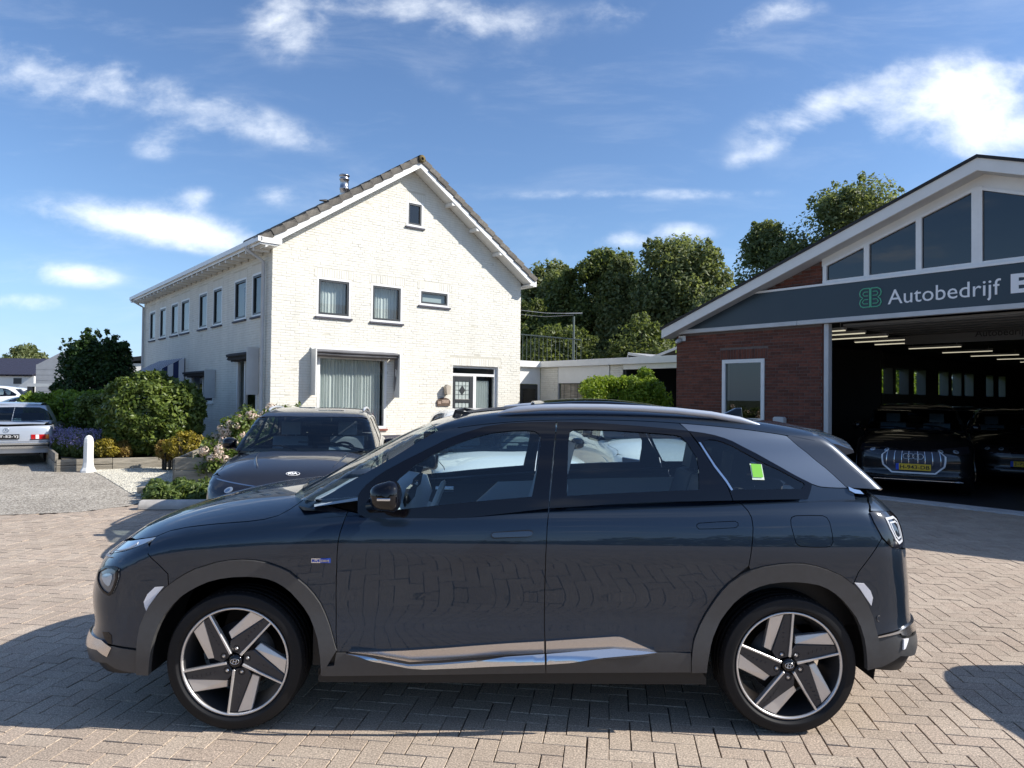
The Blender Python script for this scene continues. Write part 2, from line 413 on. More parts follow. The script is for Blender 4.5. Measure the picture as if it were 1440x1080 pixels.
M_grav = chip_mat('white_gravel', [(0, (.16, .145, .11)), (.4, (.38, .355, .29)), (1, (.62, .59, .51))], 28, .012)
tag(sheet('asphalt_road', ASPH, .004, M_chip), kind='structure')
tag(sheet('gravel_path', GRAV, .008, M_grav), kind='structure')
# loose stones lying on the gravel: real pebbles
def pebbles(name, poly, n, r0, r1, z, m, seed):
    rg = np.random.default_rng(seed); P = np.array(poly); lo, hi = P.min(0), P.max(0)
    xy = rg.uniform(lo, hi, (n * 3, 2)); xy = xy[inpoly(xy[:, 0], xy[:, 1], poly)][:n]; n = len(xy)
    O8 = np.array([(1, 0, 0), (0, 1, 0), (-1, 0, 0), (0, -1, 0), (0, 0, .7), (0, 0, -.5)])
    F8 = [(0, 1, 4), (1, 2, 4), (2, 3, 4), (3, 0, 4), (1, 0, 5), (2, 1, 5), (3, 2, 5), (0, 3, 5)]
    an = rg.uniform(0, 6.28, n); sc = rg.uniform(r0, r1, (n, 3))
    V = O8[None] * sc[:, None, :]; c, s = np.cos(an)[:, None], np.sin(an)[:, None]
    W = np.stack([V[..., 0] * c - V[..., 1] * s + xy[:, :1], V[..., 0] * s + V[..., 1] * c + xy[:, 1:], V[..., 2] + z], -1).reshape(-1, 3)
    Fc = (np.array(F8)[None] + (np.arange(n) * 6)[:, None, None]).reshape(-1, 3)
    o = raw(name, W, Fc.tolist(), m, rnd=np.repeat(rg.uniform(0, 1, n), 8)); return tag(o, kind='stuff')
M_peb = mat('white_pebble', (.50, .475, .40), .8, rnd=.38)
pb = pebbles('gravel', GRAV, 16000, .010, .022, .012, M_peb, 3); pb['label'] = 'bright white gravel between the timber planters and the tarmac'

# ------------------------------------------------------------------ herringbone pavers
def pavers():
    w = .105; ang = math.radians(-8.0); ca, sa = math.cos(ang), math.sin(ang)
    I, J = np.meshgrid(np.arange(-260, 261), np.arange(-90, 260), indexing='ij'); I = I.ravel(); J = J.ravel(); c = (I - J) % 4
    h = c == 0; v_ = c == 2
    cx = np.concatenate([I[h] + 1.0, I[v_] + .5]) * w; cy = np.concatenate([J[h] + .5, J[v_] + 0.0]) * w
    hx = np.concatenate([np.full(h.sum(), w), np.full(v_.sum(), w / 2)]); hy = np.concatenate([np.full(h.sum(), w / 2), np.full(v_.sum(), w)])
    X = cx * ca - cy * sa; Y = cx * sa + cy * ca
    keep = ((Y > 2.6) & (Y < 23.5) & (np.abs(X) < .85 * Y + 4)) | ((Y > -4) & (Y <= 2.6) & (np.abs(X) < 6.4))
    keep &= ~inpoly(X, Y, ASPH) & ~inpoly(X, Y, GRAV)
    fx = (X - 3.64) * .777 + (Y - 15.95) * .629     # not inside the showroom
    ft = (X - 3.64) * .629 - (Y - 15.95) * .777
    keep &= ~((fx > -.30) & (ft > -.1))
    # not under the house
    hx_ = (X + 5.52) * .777 + (Y - 16.24) * .629; hy_ = -(X + 5.52) * .629 + (Y - 16.24) * .777
    keep &= ~((hx_ > -.1) & (hx_ < 7.5) & (hy_ > 0)) & ~inpoly(X, Y, [(-6.3, 13), (-5, 11), (-3.9, 11.2), (-3.9, 16.6), (-6.3, 16.6)])
    X, Y, hx, hy = X[keep], Y[keep], hx[keep], hy[keep]; n = len(X)
    rg = np.random.default_rng(11)
    inview = (Y > 2.9) & (np.abs(X) < .74 * Y)
    d = np.where(inview, X ** 2 * .15 + Y ** 2, 1e9)
    order = np.argsort(d); single = np.zeros(n, bool); single[order[:300]] = True
    jit = rg.normal(0, .006, n); dz = rg.normal(0, .0011, n); tx = rg.normal(0, .004, n); ty = rg.normal(0, .004, n)
    gx = rg.normal(0, .0010, n); gy = rg.normal(0, .0010, n)
    g_ = .0030; bv = .0012
    def unit(hx_, hy_):
        o = [(-hx_ + g_, -hy_ + g_, -.011), (hx_ - g_, -hy_ + g_, -.011), (hx_ - g_, hy_ - g_, -.011), (-hx_ + g_, hy_ - g_, -.011)]
        t = [(-hx_ + g_ + bv, -hy_ + g_ + bv, 0), (hx_ - g_ - bv, -hy_ + g_ + bv, 0), (hx_ - g_ - bv, hy_ - g_ - bv, 0), (-hx_ + g_ + bv, hy_ - g_ - bv, 0)]
        m_ = [(-hx_ + g_, -hy_ + g_, -.0022), (hx_ - g_, -hy_ + g_, -.0022), (hx_ - g_, hy_ - g_, -.0022), (-hx_ + g_, hy_ - g_, -.0022)]
        return np.array(o + m_ + t)
    FU = [(8, 9, 10, 11)] + [(4 + k, 4 + (k + 1) % 4, 8 + (k + 1) % 4, 8 + k) for k in range(4)] + [(k, (k + 1) % 4, 4 + (k + 1) % 4, 4 + k) for k in range(4)]
    me = bpy.data.meshes.new('brick'); me.from_pydata(unit(w, w / 2).tolist(), [], FU); me.materials.append(M_pav_o); me.update()
    for k in np.where(single)[0]:
        o = bpy.data.objects.new('brick', me); COL.objects.link(o); o.parent = yard
        o.location = (X[k] + gx[k], Y[k] + gy[k], dz[k]); o.rotation_euler = (tx[k], ty[k], ang + jit[k] + (0 if hx[k] > hy[k] else PI / 2))
    r = ~single; X, Y, hx, hy = X[r], Y[r], hx[r], hy[r]; n = len(X)
    U = np.where((hx > hy)[:, None, None], unit(w, w / 2)[None], unit(w / 2, w)[None])
    a2 = ang + jit[r]; c2, s2 = np.cos(a2)[:, None], np.sin(a2)[:, None]
    V = np.stack([U[..., 0] * c2 - U[..., 1] * s2 + (X + gx[r])[:, None], U[..., 0] * s2 + U[..., 1] * c2 + (Y + gy[r])[:, None],
                  U[..., 2] + dz[r][:, None] + U[..., 0] * tx[r][:, None] + U[..., 1] * ty[r][:, None]], -1).reshape(-1, 3)
    Fc = (np.array(FU)[None] + (np.arange(n) * 12)[:, None, None]).reshape(-1, 4)
    o = raw('bricks', V, Fc.tolist(), M_pav_s, parent=yard, rnd=np.repeat(rg.uniform(0, 1, n), 9)); tag(o, kind='stuff')
    print('pavers', n)
pavers()
# flat surface round the paved sheet of bricks where the bricks stop
M_farpav = mat('far_paving', (.39, .32, .26), .9, var=.12, vscale=6)
tag(sheet('far_pavement', [(-60, -60), (60, -60), (60, -4.1), (-60, -4.1)], -.004, M_farpav), kind='structure')
tag(sheet('far_pavement', [(-60, -4.1), (-6.3, -4.1), (-6.1, 2.6), (-11.7, 9.2), (-60, 9.2)], -.004, M_farpav), kind='structure')
tag(sheet('far_pavement', [(6.3, -4.1), (60, -4.1), (60, 60), (24, 60), (24, 23.6), (6.1, 2.6)], -.004, M_farpav), kind='structure')

# ------------------------------------------------------------------ walls of real bricks
def brick_wall(name, O, a, n, poly, holes, mback, mbr, parent, course=.0625, L=.22, joint=.008, proud=.0045, soldiers=(), single=0, msingle=None, seed=5):
    O, a, n = np.array(O, float), np.array(a, float), np.array(n, float); zz = np.array([0, 0, 1.])
    loops = [[Vector((p[0], p[1], 0)) for p in poly]] + [[Vector((h[0], h[2], 0)), Vector((h[0], h[3], 0)), Vector((h[1], h[3], 0)), Vector((h[1], h[2], 0))] for h in holes]
    tri = tessellate_polygon(loops); fl = [v for l in loops for v in l]
    V = [O + a * v.x + zz * v.y for v in fl]; Fc = []
    for t in tri:
        A, B, Cc = (V[k] for k in t)
        Fc.append(tuple(t) if np.dot(np.cross(B - A, Cc - A), n) > 0 else tuple(t[::-1]))
    mb = MB(); mb.add(V, Fc); w = mb.build('wall', mback, parent, fixn=False)
    rg = np.random.default_rng(seed); R = []
    zs = [p[1] for p in poly]; z = min(zs) + joint / 2; k = 0
    P = poly + [poly[0]]
    while z < max(zs):
        zc0, zc1 = z, z + course - joint; iv = []
        def span(zq):
            xs = sorted(P[i][0] + (P[i + 1][0] - P[i][0]) * (zq - P[i][1]) / (P[i + 1][1] - P[i][1]) for i in range(len(poly)) if (P[i][1] > zq) != (P[i + 1][1] > zq))
            return xs
        sa, sb = span(zc0 + 1e-4), span(zc1 - 1e-4)
        if len(sa) >= 2 and len(sb) >= 2: iv = [(max(sa[0], sb[0]), min(sa[-1], sb[-1]))]
        for h in list(holes) + [(q[0], q[1], q[2], q[3]) for q in soldiers]:
            if h[2] < zc1 and h[3] > zc0:
                nv = []
                for s0, s1 in iv:
                    if h[1] <= s0 or h[0] >= s1: nv.append((s0, s1)); continue
                    if h[0] > s0: nv.append((s0, h[0] - .004))
                    if h[1] < s1: nv.append((h[1] + .004, s1))
                iv = nv
        off = (k % 2) * L / 2 + rg.choice([0, L / 4, 0, 0])
        for s0, s1 in iv:
            x = math.floor((s0 - off) / L) * L + off
            while x < s1:
                x0, x1 = max(x + joint * .3, s0), min(x + L - joint * .3, s1)
                if x1 - x0 > .03: R.append((x0, x1, zc0, zc1))
                x += L
        z += course; k += 1
    for q in soldiers:
        x = q[0]
        while x < q[1] - .02:
            R.append((x + joint / 2, min(x + course, q[1]) - joint / 2, q[2] + .004, q[3] - .004)); x += course
    R = np.array(R); N = len(R); pr = proud + rg.normal(0, .0012, N); bv = .004
    tl = rg.normal(0, .0009, (N, 4)); wv = rg.normal(0, .0015, (N, 4))
    def corner(x, z_, d): return O[None] + a[None] * x[:, None] + zz[None] * z_[:, None] + n[None] * d[:, None]
    x0, x1, z0, z1 = R.T
    z0 = z0 + wv[:, 0]; z1 = z1 + wv[:, 1]
    W = np.stack([corner(x0, z0, 0 * pr), corner(x1, z0, 0 * pr), corner(x1, z1, 0 * pr), corner(x0, z1, 0 * pr),
                  corner(x0 + bv, z0 + bv, pr + tl[:, 0]), corner(x1 - bv, z0 + bv, pr + tl[:, 1]), corner(x1 - bv, z1 - bv, pr + tl[:, 2]), corner(x0 + bv, z1 - bv, pr + tl[:, 3])], 1)
    FU = np.array([(4, 5, 6, 7), (0, 1, 5, 4), (1, 2, 6, 5), (2, 3, 7, 6), (3, 0, 4, 7)])
    if np.dot(np.cross(a, zz), n) < 0: FU = FU[:, ::-1]
    sing = np.zeros(N, bool)
    if single:
        full = np.where((x1 - x0 > L - joint - .005))[0]; sing[full[np.argsort(-x0[full])][:single]] = True
        me = bpy.data.meshes.new('brick'); hw, hh = (L - joint) / 2, (course - joint) / 2
        lv = [np.array(p) for p in [(-hw, 0, -hh), (hw, 0, -hh), (hw, 0, hh), (-hw, 0, hh), (-hw + bv, 1, -hh + bv), (hw - bv, 1, -hh + bv), (hw - bv, 1, hh - bv), (-hw + bv, 1, hh - bv)]]
        me.from_pydata([tuple(a * p[0] + n * (p[1] * proud) + zz * p[2]) for p in lv], [], FU.tolist()); me.materials.append(msingle or mbr); me.update()
        for q in np.where(sing)[0]:
            o = bpy.data.objects.new('brick', me); COL.objects.link(o); o.parent = w
            o.location = O + a * (x0[q] + x1[q]) / 2 + zz * (R[q, 2] + R[q, 3]) / 2 + n * tl[q, 0] * 1.3
    W = W[~sing]; N = len(W)
    Fc = (FU[None] + (np.arange(N) * 8)[:, None, None]).reshape(-1, 4)
    o = raw('bricks', W.reshape(-1, 3), Fc.tolist(), mbr, parent=w, rnd=np.repeat(rg.uniform(0, 1, N), 5)); tag(o, kind='stuff')
    return w

def window(parent, O, a, n, t0, t1, z0, z1, frame=.06, sash=.045, depth=.07, fm=None, sm=None, pm=None, curtain=None, sill=True, sillm=None, mull=(), sashes=True, room=True, hin=0.):
    """One window: outer frame > sash, pane, curtain, sill (all hung on the frame object)."""
    O, a, n = map(lambda q: np.array(q, float), (O, a, n)); zz = np.array([0, 0, 1.]); fm = fm or M_whiteb; sm = sm or M_dark; pm = pm or M_winglass
    def P(t, z, d): return O + a * t + zz * z + n * d
    mb = MB(); d0, d1 = -depth, -depth + .075
    def bar(m_, ta, tb, za, zb, da, db): m_.frame(P(ta, za, da), a * (tb - ta), zz * (zb - za), n * (db - da))
    bar(mb, t0, t1, z1 - frame, z1, d0, d1); bar(mb, t0, t1, z0, z0 + frame, d0, d1)
    bar(mb, t0, t0 + frame, z0 + frame, z1 - frame, d0, d1); bar(mb, t1 - frame, t1, z0 + frame, z1 - frame, d0, d1)
    for mt in mull: bar(mb, mt - frame / 2, mt + frame / 2, z0 + frame, z1 - frame, d0, d1 - .005)
    # reveal lining between wall face and room
    mbr = mb
    for (ta, tb, za, zb) in ((t0 - .012, t0, z0, z1), (t1, t1 + .012, z0, z1), (t0, t1, z1, z1 + .012), (t0, t1, z0 - .012, z0)): bar(mbr, ta, tb, za, zb, -.25, -.001)
    w = mb.build('window', fm, parent)
    ed = [t0] + list(mull) + [t1]
    for k in range(len(ed) - 1):
        ta, tb = ed[k] + (frame if k == 0 else frame / 2), ed[k + 1] - (frame if k == len(ed) - 2 else frame / 2); za, zb = z0 + frame, z1 - frame
        if sashes:
            s_ = MB(); e0, e1 = d0 + .01, d1 - .012
            bar(s_, ta, tb, zb - sash, zb, e0, e1); bar(s_, ta, tb, za, za + sash, e0, e1); bar(s_, ta, ta + sash, za + sash, zb - sash, e0, e1); bar(s_, tb - sash, tb, za + sash, zb - sash, e0, e1)
            s_.build('sash', sm, w); i_ = sash
        else: i_ = 0
        p_ = MB(); p_.add([P(ta + i_, za + i_, d0 + .03), P(tb - i_, za + i_, d0 + .03), P(tb - i_, zb - i_, d0 + .03), P(ta + i_, zb - i_, d0 + .03)], [(0, 1, 2, 3)]); p_.build('pane', pm, w, fixn=False)
        if curtain:
            c0, c1, amp = curtain; ca, cb = ta + (tb - ta) * c0, ta + (tb - ta) * c1; N = max(12, int((cb - ca) / .012)); V = []
            for q in range(N + 1):
                tt = ca + (cb - ca) * q / N; ph = (cb - ca) * q / N / .085 * 2 * PI
                dd = -.16 + amp * math.sin(ph + .8 * math.sin(ph * .31)) * (1 + .3 * math.sin(ph * .17))
                V += [P(tt, za, d0 + dd), P(tt, zb, d0 + dd * .9 - .016)]
            c_ = MB(); c_.add(V, [(2 * q, 2 * q + 2, 2 * q + 3, 2 * q + 1) for q in range(N)], sm=True); c_.build('curtain', M_curt, w, fixn=False)
    if room:
        r_ = MB(); bar(r_, t0 - .02, t1 + .02, z0 - .02, z1 + .02, -.62, -.60); r_.build('dark_room', M_room, w)
    if sill:
        s_ = MB(); bar(s_, t0 - .03, t1 + .03, z0 - .045, z0 - .002, -.05, .05); s_.build('sill', sillm or M_plinth, w)
    return w
# ------------------------------------------------------------------ the white house
HA = math.atan2(.629, .777)
house = empty('house', (-5.52, 16.24, 0), HA, 'white painted brick house with a steep tiled gable and dark grey window sashes', 'house')
GW, GL = 7.40, 12.9                       # gable width, length
X1, NG = (1, 0, 0), (0, -1, 0)
win = [(1.07, 1.97, 3.55, 4.50), (2.51, 3.42, 3.53, 4.50), (3.92, 4.87, 4.07, 4.50)]
big = (1.12, 2.99, .83, 2.62); door = (5.02, 6.58, .10, 2.52); attic = (3.50, 4.02, 6.10, 6.78)
TA = 3.68; SLL, SLR = .66, .685; ZL = 5.17; ZAP = ZL + SLL * TA; rz = lambda t: ZL + SLL * t if t < TA else ZAP - SLR * (t - TA)   # roof line on the gable
gp = [(0, .66), (GW, .66), (GW, rz(GW)), (TA, rz(TA)), (0, rz(0))]
holes = [(a_, b_, c_, d_) for a_, b_, c_, d_ in win + [attic, big]] + [(door[0], door[1], .66, door[3])]
sold = [(a_ - .05, b_ + .05, d_ + .004, d_ + .21) for a_, b_, c_, d_ in win + [attic]] + [(door[0] - .1, door[1] + .1, door[3] + .004, door[3] + .21)]
brick_wall('gable_wall', (0, 0, 0), X1, NG, gp, holes, M_greyw, M_cream, house, proud=.0035, soldiers=sold)
for w_, cu in zip(win, [(0, 1, .022), (0, 1, .022), None]):
    window(house, (0, 0, 0), X1, NG, *w_, frame=.055, sash=.05, curtain=cu, sill=True, pm=M_winglass)
o = MB(); o.box(3.99, 4.81, .10, .12, 4.10, 4.47); ow = o.build('window_blind', mat('pale_blind', (.5, .56, .56), .7), house)
window(house, (0, 0, 0), X1, NG, *attic, frame=.06, sash=.045, pm=glass('attic_glass', (.8, .85, .9), .7))
# ground floor window with curtains
window(house, (0, 0, 0), X1, NG, *big, frame=.07, sashes=False, curtain=(0, 1, .03), sillm=mat('red_sill_tile', (.22, .07, .05), .7, var=.3, vscale=6))
# side boards and folded fabric awning
for bx in ((.955, .985, -.29, -.012, 1.66, 2.76), (3.20, 3.23, -.29, -.012, 1.62, 2.72)): aw = MB(); aw.box(*bx); aw.build('awning_side_board', M_white, house)
M_awn = mat('grey_awning_fabric', (.16, .16, .17), .85, var=.3, vscale=3)
M_awnd = mat('dark_awning_fabric', (.035, .035, .04), .85, var=.3, vscale=3)
def folded(name, t0, t1, ztop, drop, out, m, seed, parent, fr=None):
    rg = random.Random(seed); V = []; N = 24; prof = [(0.02, 0), (.6, -.01), (1.0, -.04), (.92, -.10), (.75, -.085), (.9, -.15), (.7, -.17), (.5, -.14), (.45, -.2)]
    for q in range(N + 1):
        t = t0 + (t1 - t0) * q / N; sag = math.sin(PI * q / N) * .5 + rg.uniform(-.12, .12)
        for (o_, dz) in prof: V.append((t, -out * o_ * (1 + .03 * rg.uniform(-1, 1)), ztop + dz * drop / .2 * (1 + .15 * sag)))
    K = len(prof); Fc = [(q * K + k, q * K + k + 1, (q + 1) * K + k + 1, (q + 1) * K + k) for q in range(N) for k in range(K - 1)]
    if fr is not None: V = [fr(*v_) for v_ in V]
    mb = MB(); mb.add(V, Fc, sm=True); return mb.build(name, m, parent, fixn=False)
folded('folded_awning', .99, 3.20, 2.76, .17, .26, M_awn, 1, house)
c_ = MB(); c_.box(.95, 3.235, -.05, -.012, 2.765, 2.80); c_.build('awning_rail', M_whiteb, house)
for (x0_, lab) in ((3.19, 'grey'), (1.0, 'grey')):
    V = []; 
    for q in range(9):
        z = 2.62 - q * .105; wd = .16 * (1 - (q / 8) ** 2) + .02
        V += [(x0_ + (.0 if x0_ > 2 else 0), -.02, z), (x0_ + (-.03 if x0_ > 2 else .03) * math.sin(q * 1.3), -.02 - wd * .6, z), (x0_, -.02 - wd, z + .01)]
    Fc = [(3 * q + k, 3 * q + k + 1, 3 * q + k + 4, 3 * q + k + 3) for q in range(8) for k in range(2)]
    mb = MB(); mb.add(V, Fc, sm=True); mb.build('hanging_fabric', M_awnd if x0_ < 2 else M_awn, house, fixn=False)
# door set
d_ = MB(); zz0 = .12
for (x0, x1, z0, z1) in ((5.02, 6.58, 2.46, 2.52), (5.02, 6.58, 2.24, 2.31), (5.02, 5.05, zz0, 2.24), (5.76, 5.86, zz0, 2.24), (6.50, 6.58, zz0, 2.46), (5.02, 5.06, 2.31, 2.46), (5.86, 6.5, zz0, .5)):
    d_.box(x0, x1, .07, .15, z0, z1)
d_.box(5.0, 5.02, -.001, .3, .1, 2.54); d_.box(6.58, 6.60, -.001, .3, .1, 2.54); d_.box(5.0, 6.6, -.001, .3, 2.525, 2.545)
df = d_.build('door_frame', M_whiteb, house)
d_ = MB()
for (x0, x1, z0, z1) in ((5.06, 5.17, zz0, 2.23), (5.64, 5.75, zz0, 2.23), (5.17, 5.64, 2.09, 2.23), (5.17, 5.64, 1.50, 1.60), (5.17, 5.64, zz0, .95)): d_.box(x0, x1, .08, .13, z0, z1)
dl = d_.build('front_door', M_dark, house, bevel=.006)
for (z0, z1) in ((1.60, 2.09), (.95, 1.50)):
    m_ = MB(); m_.box(5.17, 5.64, .10, .112, z0, z1); m_.build('leaded_pane', mat('obscure_glass', (.42, .47, .45), .15, var=.2, vscale=20), dl)
    m_ = MB()
    for k in range(1, 4): m_.box(5.17 + .47 * k / 4 - .004, 5.17 + .47 * k / 4 + .004, .094, .10, z0, z1)
    for k in range(1, 4): m_.box(5.17, 5.64, .092, .0935, z0 + (z1 - z0) * k / 4 - .004, z0 + (z1 - z0) * k / 4 + .004)
    cz = (z0 + z1) / 2; m_.prism([(-.10, 0), (0, -.13), (.10, 0), (0, .13)], (1, 0, 0), (0, 0, 1), (0, -1, 0), .006, (5.405, .0915, cz)); m_.build('lead_strips', M_dark, dl)
h_ = MB(); h_.tube([(5.70, .07, 1.12), (5.70, .02, 1.12), (5.60, .02, 1.12)], .011); h_.build('handle', M_steel, dl)
m_ = MB(); m_.add([(5.86, .11, .5), (6.5, .11, .5), (6.5, .11, 2.24), (5.86, .11, 2.24)], [(0, 1, 2, 3)]); m_.build('side_pane', M_winglass, house, fixn=False)
m_ = MB(); m_.add([(5.06, .11, 2.31), (6.5, .11, 2.31), (6.5, .11, 2.46), (5.06, .11, 2.46)], [(0, 1, 2, 3)]); m_.build('fanlight_pane', M_darkglass, house, fixn=False)
V = []; N = 70
for q in range(N + 1):
    t = 5.89 + .52 * q / N; ph = q / N * 2 * PI * 7; V += [(t, .22 + .025 * math.sin(ph), .5), (t, .22 + .02 * math.sin(ph), 2.12)]
m_ = MB(); m_.add(V, [(2 * q, 2 * q + 2, 2 * q + 3, 2 * q + 1) for q in range(N)], sm=True); m_.build('door_curtain', M_curt, house, fixn=False)
m_ = MB(); m_.box(5.0, 6.6, .6, .62, .1, 2.52); m_.build('hall_wall', M_grey, house)
# plinths
p_ = MB(); p_.box(0, 5.02, -.012, 0.15, 0, .655); p_.box(6.58, GW, -.012, .15, 0, .655); p_.box(5.02, 6.58, .0, .3, 0, .10); p_.build('plinth', M_plinth, house)
# side wall: outward is -x, runs along +y
sw = [(.50, 1.31), (1.72, 2.64), (3.64, 4.46), (5.0, 5.82), (6.82, 7.77), (8.12, 8.98), (9.66, 10.5), (11.13, 11.97)]
swin = [(q0, q1, 3.53, 4.58) for q0, q1 in sw]
sdoor = (.86, 2.35, .30, 2.62); swl = (4.3, 6.5, 1.42, 2.25); swf = (7.4, 10.2, 1.3, 2.5)
# map side coordinates: use wall origin at the far end so that (a, z, n) stays consistent
brick_wall('side_wall', (0, 0, 0), (0, 1, 0), (-1, 0, 0), [(0, 0), (GL, 0), (GL, 5.05), (0, 5.05)], swin + [sdoor, swl, swf], M_greyw, M_cream, house, proud=.0035,
           soldiers=[(a_ - .04, b_ + .04, d_ + .004, d_ + .2) for a_, b_, c_, d_ in swin], seed=9)
for k, w_ in enumerate(swin):
    window(house, (0, 0, 0), (0, 1, 0), (-1, 0, 0), *w_, frame=.05, sash=.05, curtain=None if k < 4 else (0, .9, .02), pm=M_winglass, fm=M_whiteb)
sd = window(house, (0, 0, 0), (0, 1, 0), (-1, 0, 0), *sdoor, frame=.09, sashes=False, mull=(1.75,), sill=False, curtain=None, pm=M_winglass)
window(house, (0, 0, 0), (0, 1, 0), (-1, 0, 0), *swl, frame=.06, sashes=False, mull=(5.3,), sillm=M_whiteb)
window(house, (0, 0, 0), (0, 1, 0), (-1, 0, 0), *swf, frame=.06, sashes=False, mull=(8.8,))
for bx in ((-.29, -.012, .745, .775, 1.66, 2.78), (-.29, -.012, 4.10, 4.13, 1.55, 2.33)): m_ = MB(); m_.box(*bx); m_.build('awning_side_board', M_lgrey, house)
sidefr = lambda t, y, z: (y, t, z)
folded('folded_awning', .80, 2.45, 2.70, .22, .26, M_awnd, 3, house, fr=sidefr)
folded('folded_awning', 4.2, 6.5, 2.32, .18, .26, M_awnd, 4, house, fr=sidefr)
# opened striped awning over the far window
def stripe_mat():
    m = bpy.data.materials.new('striped_canvas'); m.use_nodes = True; t = NT(m.node_tree); b = m.node_tree.nodes['Principled BSDF']
    s_ = t.n('ShaderNodeSeparateXYZ'); t.l(t.n('ShaderNodeTexCoord').outputs['Object'], s_.inputs[0])
    fr = t.m('FRACT', t.m('MULTIPLY', t.m('SUBTRACT', s_.outputs[1], s_.outputs[0]), 3.2)); c = t.mix(t.m('GREATER_THAN', fr, .5), (.62, .62, .64, 1), (.02, .03, .10, 1))
    t.l(c, b.inputs['Base Color']); b.inputs['Roughness'].default_value = .85; return m
V = []
for q in range(13):
    a_ = q / 12; t_ = 7.15 + 3.2 * a_
    for k in range(6):
        f_ = k / 5; V.append((-.03 - 1.15 * f_ ** .9, t_, 2.76 - .62 * f_ - .03 * math.sin(PI * f_)))
    V.append((-1.18, t_, 2.0))
mb = MB(); mb.add(V, [(q * 7 + k, q * 7 + k + 1, (q + 1) * 7 + k + 1, (q + 1) * 7 + k) for q in range(12) for k in range(6)], sm=True)
for t_ in (7.15, 10.35): mb.add([(-.03, t_, 2.76), (-1.16, t_, 2.13), (-1.18, t_, 2.0), (-.03, t_, 2.0)], [(0, 1, 2, 3)])
mb.build('striped_awning', stripe_mat(), house, fixn=False)
# the walls not seen, to close the volume
m_ = MB(); m_.box(GW - .2, GW, 0.02, GL, 0, 5.05); m_.box(0.02, GW - .2, GL - .2, GL, 0, 5.05); m_.box(.2, GW - .2, 1.3, 1.4, 0, 5.0); m_.box(1.3, 1.4, 1.4, GL - .2, 0, 5.0); m_.build('rear_wall', M_cream, house)
m_ = MB(); m_.add([(0.02, GL, 5.05), (GW, GL, 5.05), (GW / 2, GL, 7.4)], [(0, 1, 2)]); m_.build('rear_gable', M_cream, house)
# roof: structure boards, soffits, gutters, tiles
OV = .36
def rake(q0, q1, zoff, th, name, m):
    mb = MB()
    for sgn in (1, -1):
        xe = -.30 if sgn > 0 else GW + .14; xm = TA
        z0, z1 = rz(xe) + zoff, ZAP + zoff
        V = [(xe, q0, z0), (xm, q0, z1), (xm, q0, z1 + th), (xe, q0, z0 + th), (xe, q1, z0), (xm, q1, z1), (xm, q1, z1 + th), (xe, q1, z0 + th)]
        mb.add(V, [(0, 1, 2, 3), (4, 7, 6, 5), (0, 4, 5, 1), (3, 2, 6, 7), (0, 3, 7, 4), (1, 5, 6, 2)])
    return mb.build(name, m, house)
roof = rake(-OV + .03, GL + .2, .03, .10, 'roof', mat('roof_board', (.30, .29, .27), .8))
rk = rake(-OV - .02, -OV + .03, -.03, .20, 'bargeboard', M_whiteb); rk.parent = roof
rk = rake(-OV + .03, -.012, -.012, .035, 'soffit', M_white); rk.parent = roof
for f_ in (.28, .5, .72): x = GW - f_ * GW / 2; z = rz(x); m_ = MB(); m_.box(x - .05, x + .05, -OV, -.01, z - .1, z - .005); m_.build('purlin_end', M_white, roof)
m_ = MB(); m_.box(-.40, -.02, -OV - .03, GL + .25, 5.00, 5.03); m_.box(-.42, -.38, -OV - .03, GL + .25, 5.00, 5.16); m_.box(-.48, -.38, -OV - .06, GL + .12, 5.06, 5.17); m_.box(-.42, .06, -OV - .06, -OV - .005, 5.04, 5.16)
m_.build('gutter', M_whiteb, roof)
m_ = MB(); m_.box(GW + .02, GW + .20, -OV - .03, GL + .25, 4.92, 4.95); m_.box(GW + .14, GW + .27, -OV - .03, GL + .25, 4.90, 5.06); m_.build('gutter', M_whiteb, roof)
m_ = MB(); 
for k in range(26): m_.box(-.40, -.02, .1 + k * .5, .16 + k * .5, 4.93, 5.0)
m_.build('rafter_end', M_white, roof)
dn = MB(); dn.tube([(-.49, .33, 5.05), (-.49, .33, 4.99), (-.09, .33, 4.75), (-.09, .33, .1)], .042, 12); dn.build('downpipe', M_lgrey, house)
dn = MB(); dn.tube([(-.49, GL - .2, 5.05), (-.07, GL - .2, 4.8), (-.07, GL - .2, .1)], .04, 10); dn.build('downpipe', M_lgrey, house)
rows = 15; V = []; Fc = []; rn = []
rg = np.random.default_rng(4)
GEO = []
for side in (0, 1):
    sl = math.atan(SLL if side == 0 else SLR); c_, s_ = math.cos(sl), math.sin(sl); run = (TA + .40) if side == 0 else (GW - TA + .22)
    GEO.append((c_, s_, run / c_ / rows, -.40 if side == 0 else GW + .22, rz(-.40) if side == 0 else rz(GW + .22)))
for side in (0, 1):
    cs, sn, step, xs0, zs0 = GEO[side]; dr = 1 if side == 0 else -1
    nt = int((GL + .5) / .30)
    for r_ in range(rows):
        for k in range(nt):
            q0 = -OV + .22 + k * .30; pts = []
            lift = rg.normal(0, .004)
            for uq in (0, .08, .15, .22, .29):
                hgt = .022 * math.cos(uq / .30 * 2 * PI) + .02
                for f_, add in ((0, .045), (1.03, .012)):
                    dist = (r_ + f_) * step; x = xs0 + dr * dist * cs; z = zs0 + .135 + dist * sn; h_ = hgt + add + lift
                    pts.append((x - dr * sn * h_, q0 + uq, z + cs * h_))
            b = len(V); V += pts
            for j_ in range(4): Fc.append((b + 2 * j_, b + 2 * j_ + 1, b + 2 * j_ + 3, b + 2 * j_ + 2)); rn.append(rg.random())
            c = len(V); V += [(p[0] + dr * sn * .04, p[1], p[2] - cs * .04) for p in pts[::2]]
            for j_ in range(4): Fc.append((b + 2 * j_, b + 2 * j_ + 2, c + j_ + 1, c + j_)); rn.append(.2)
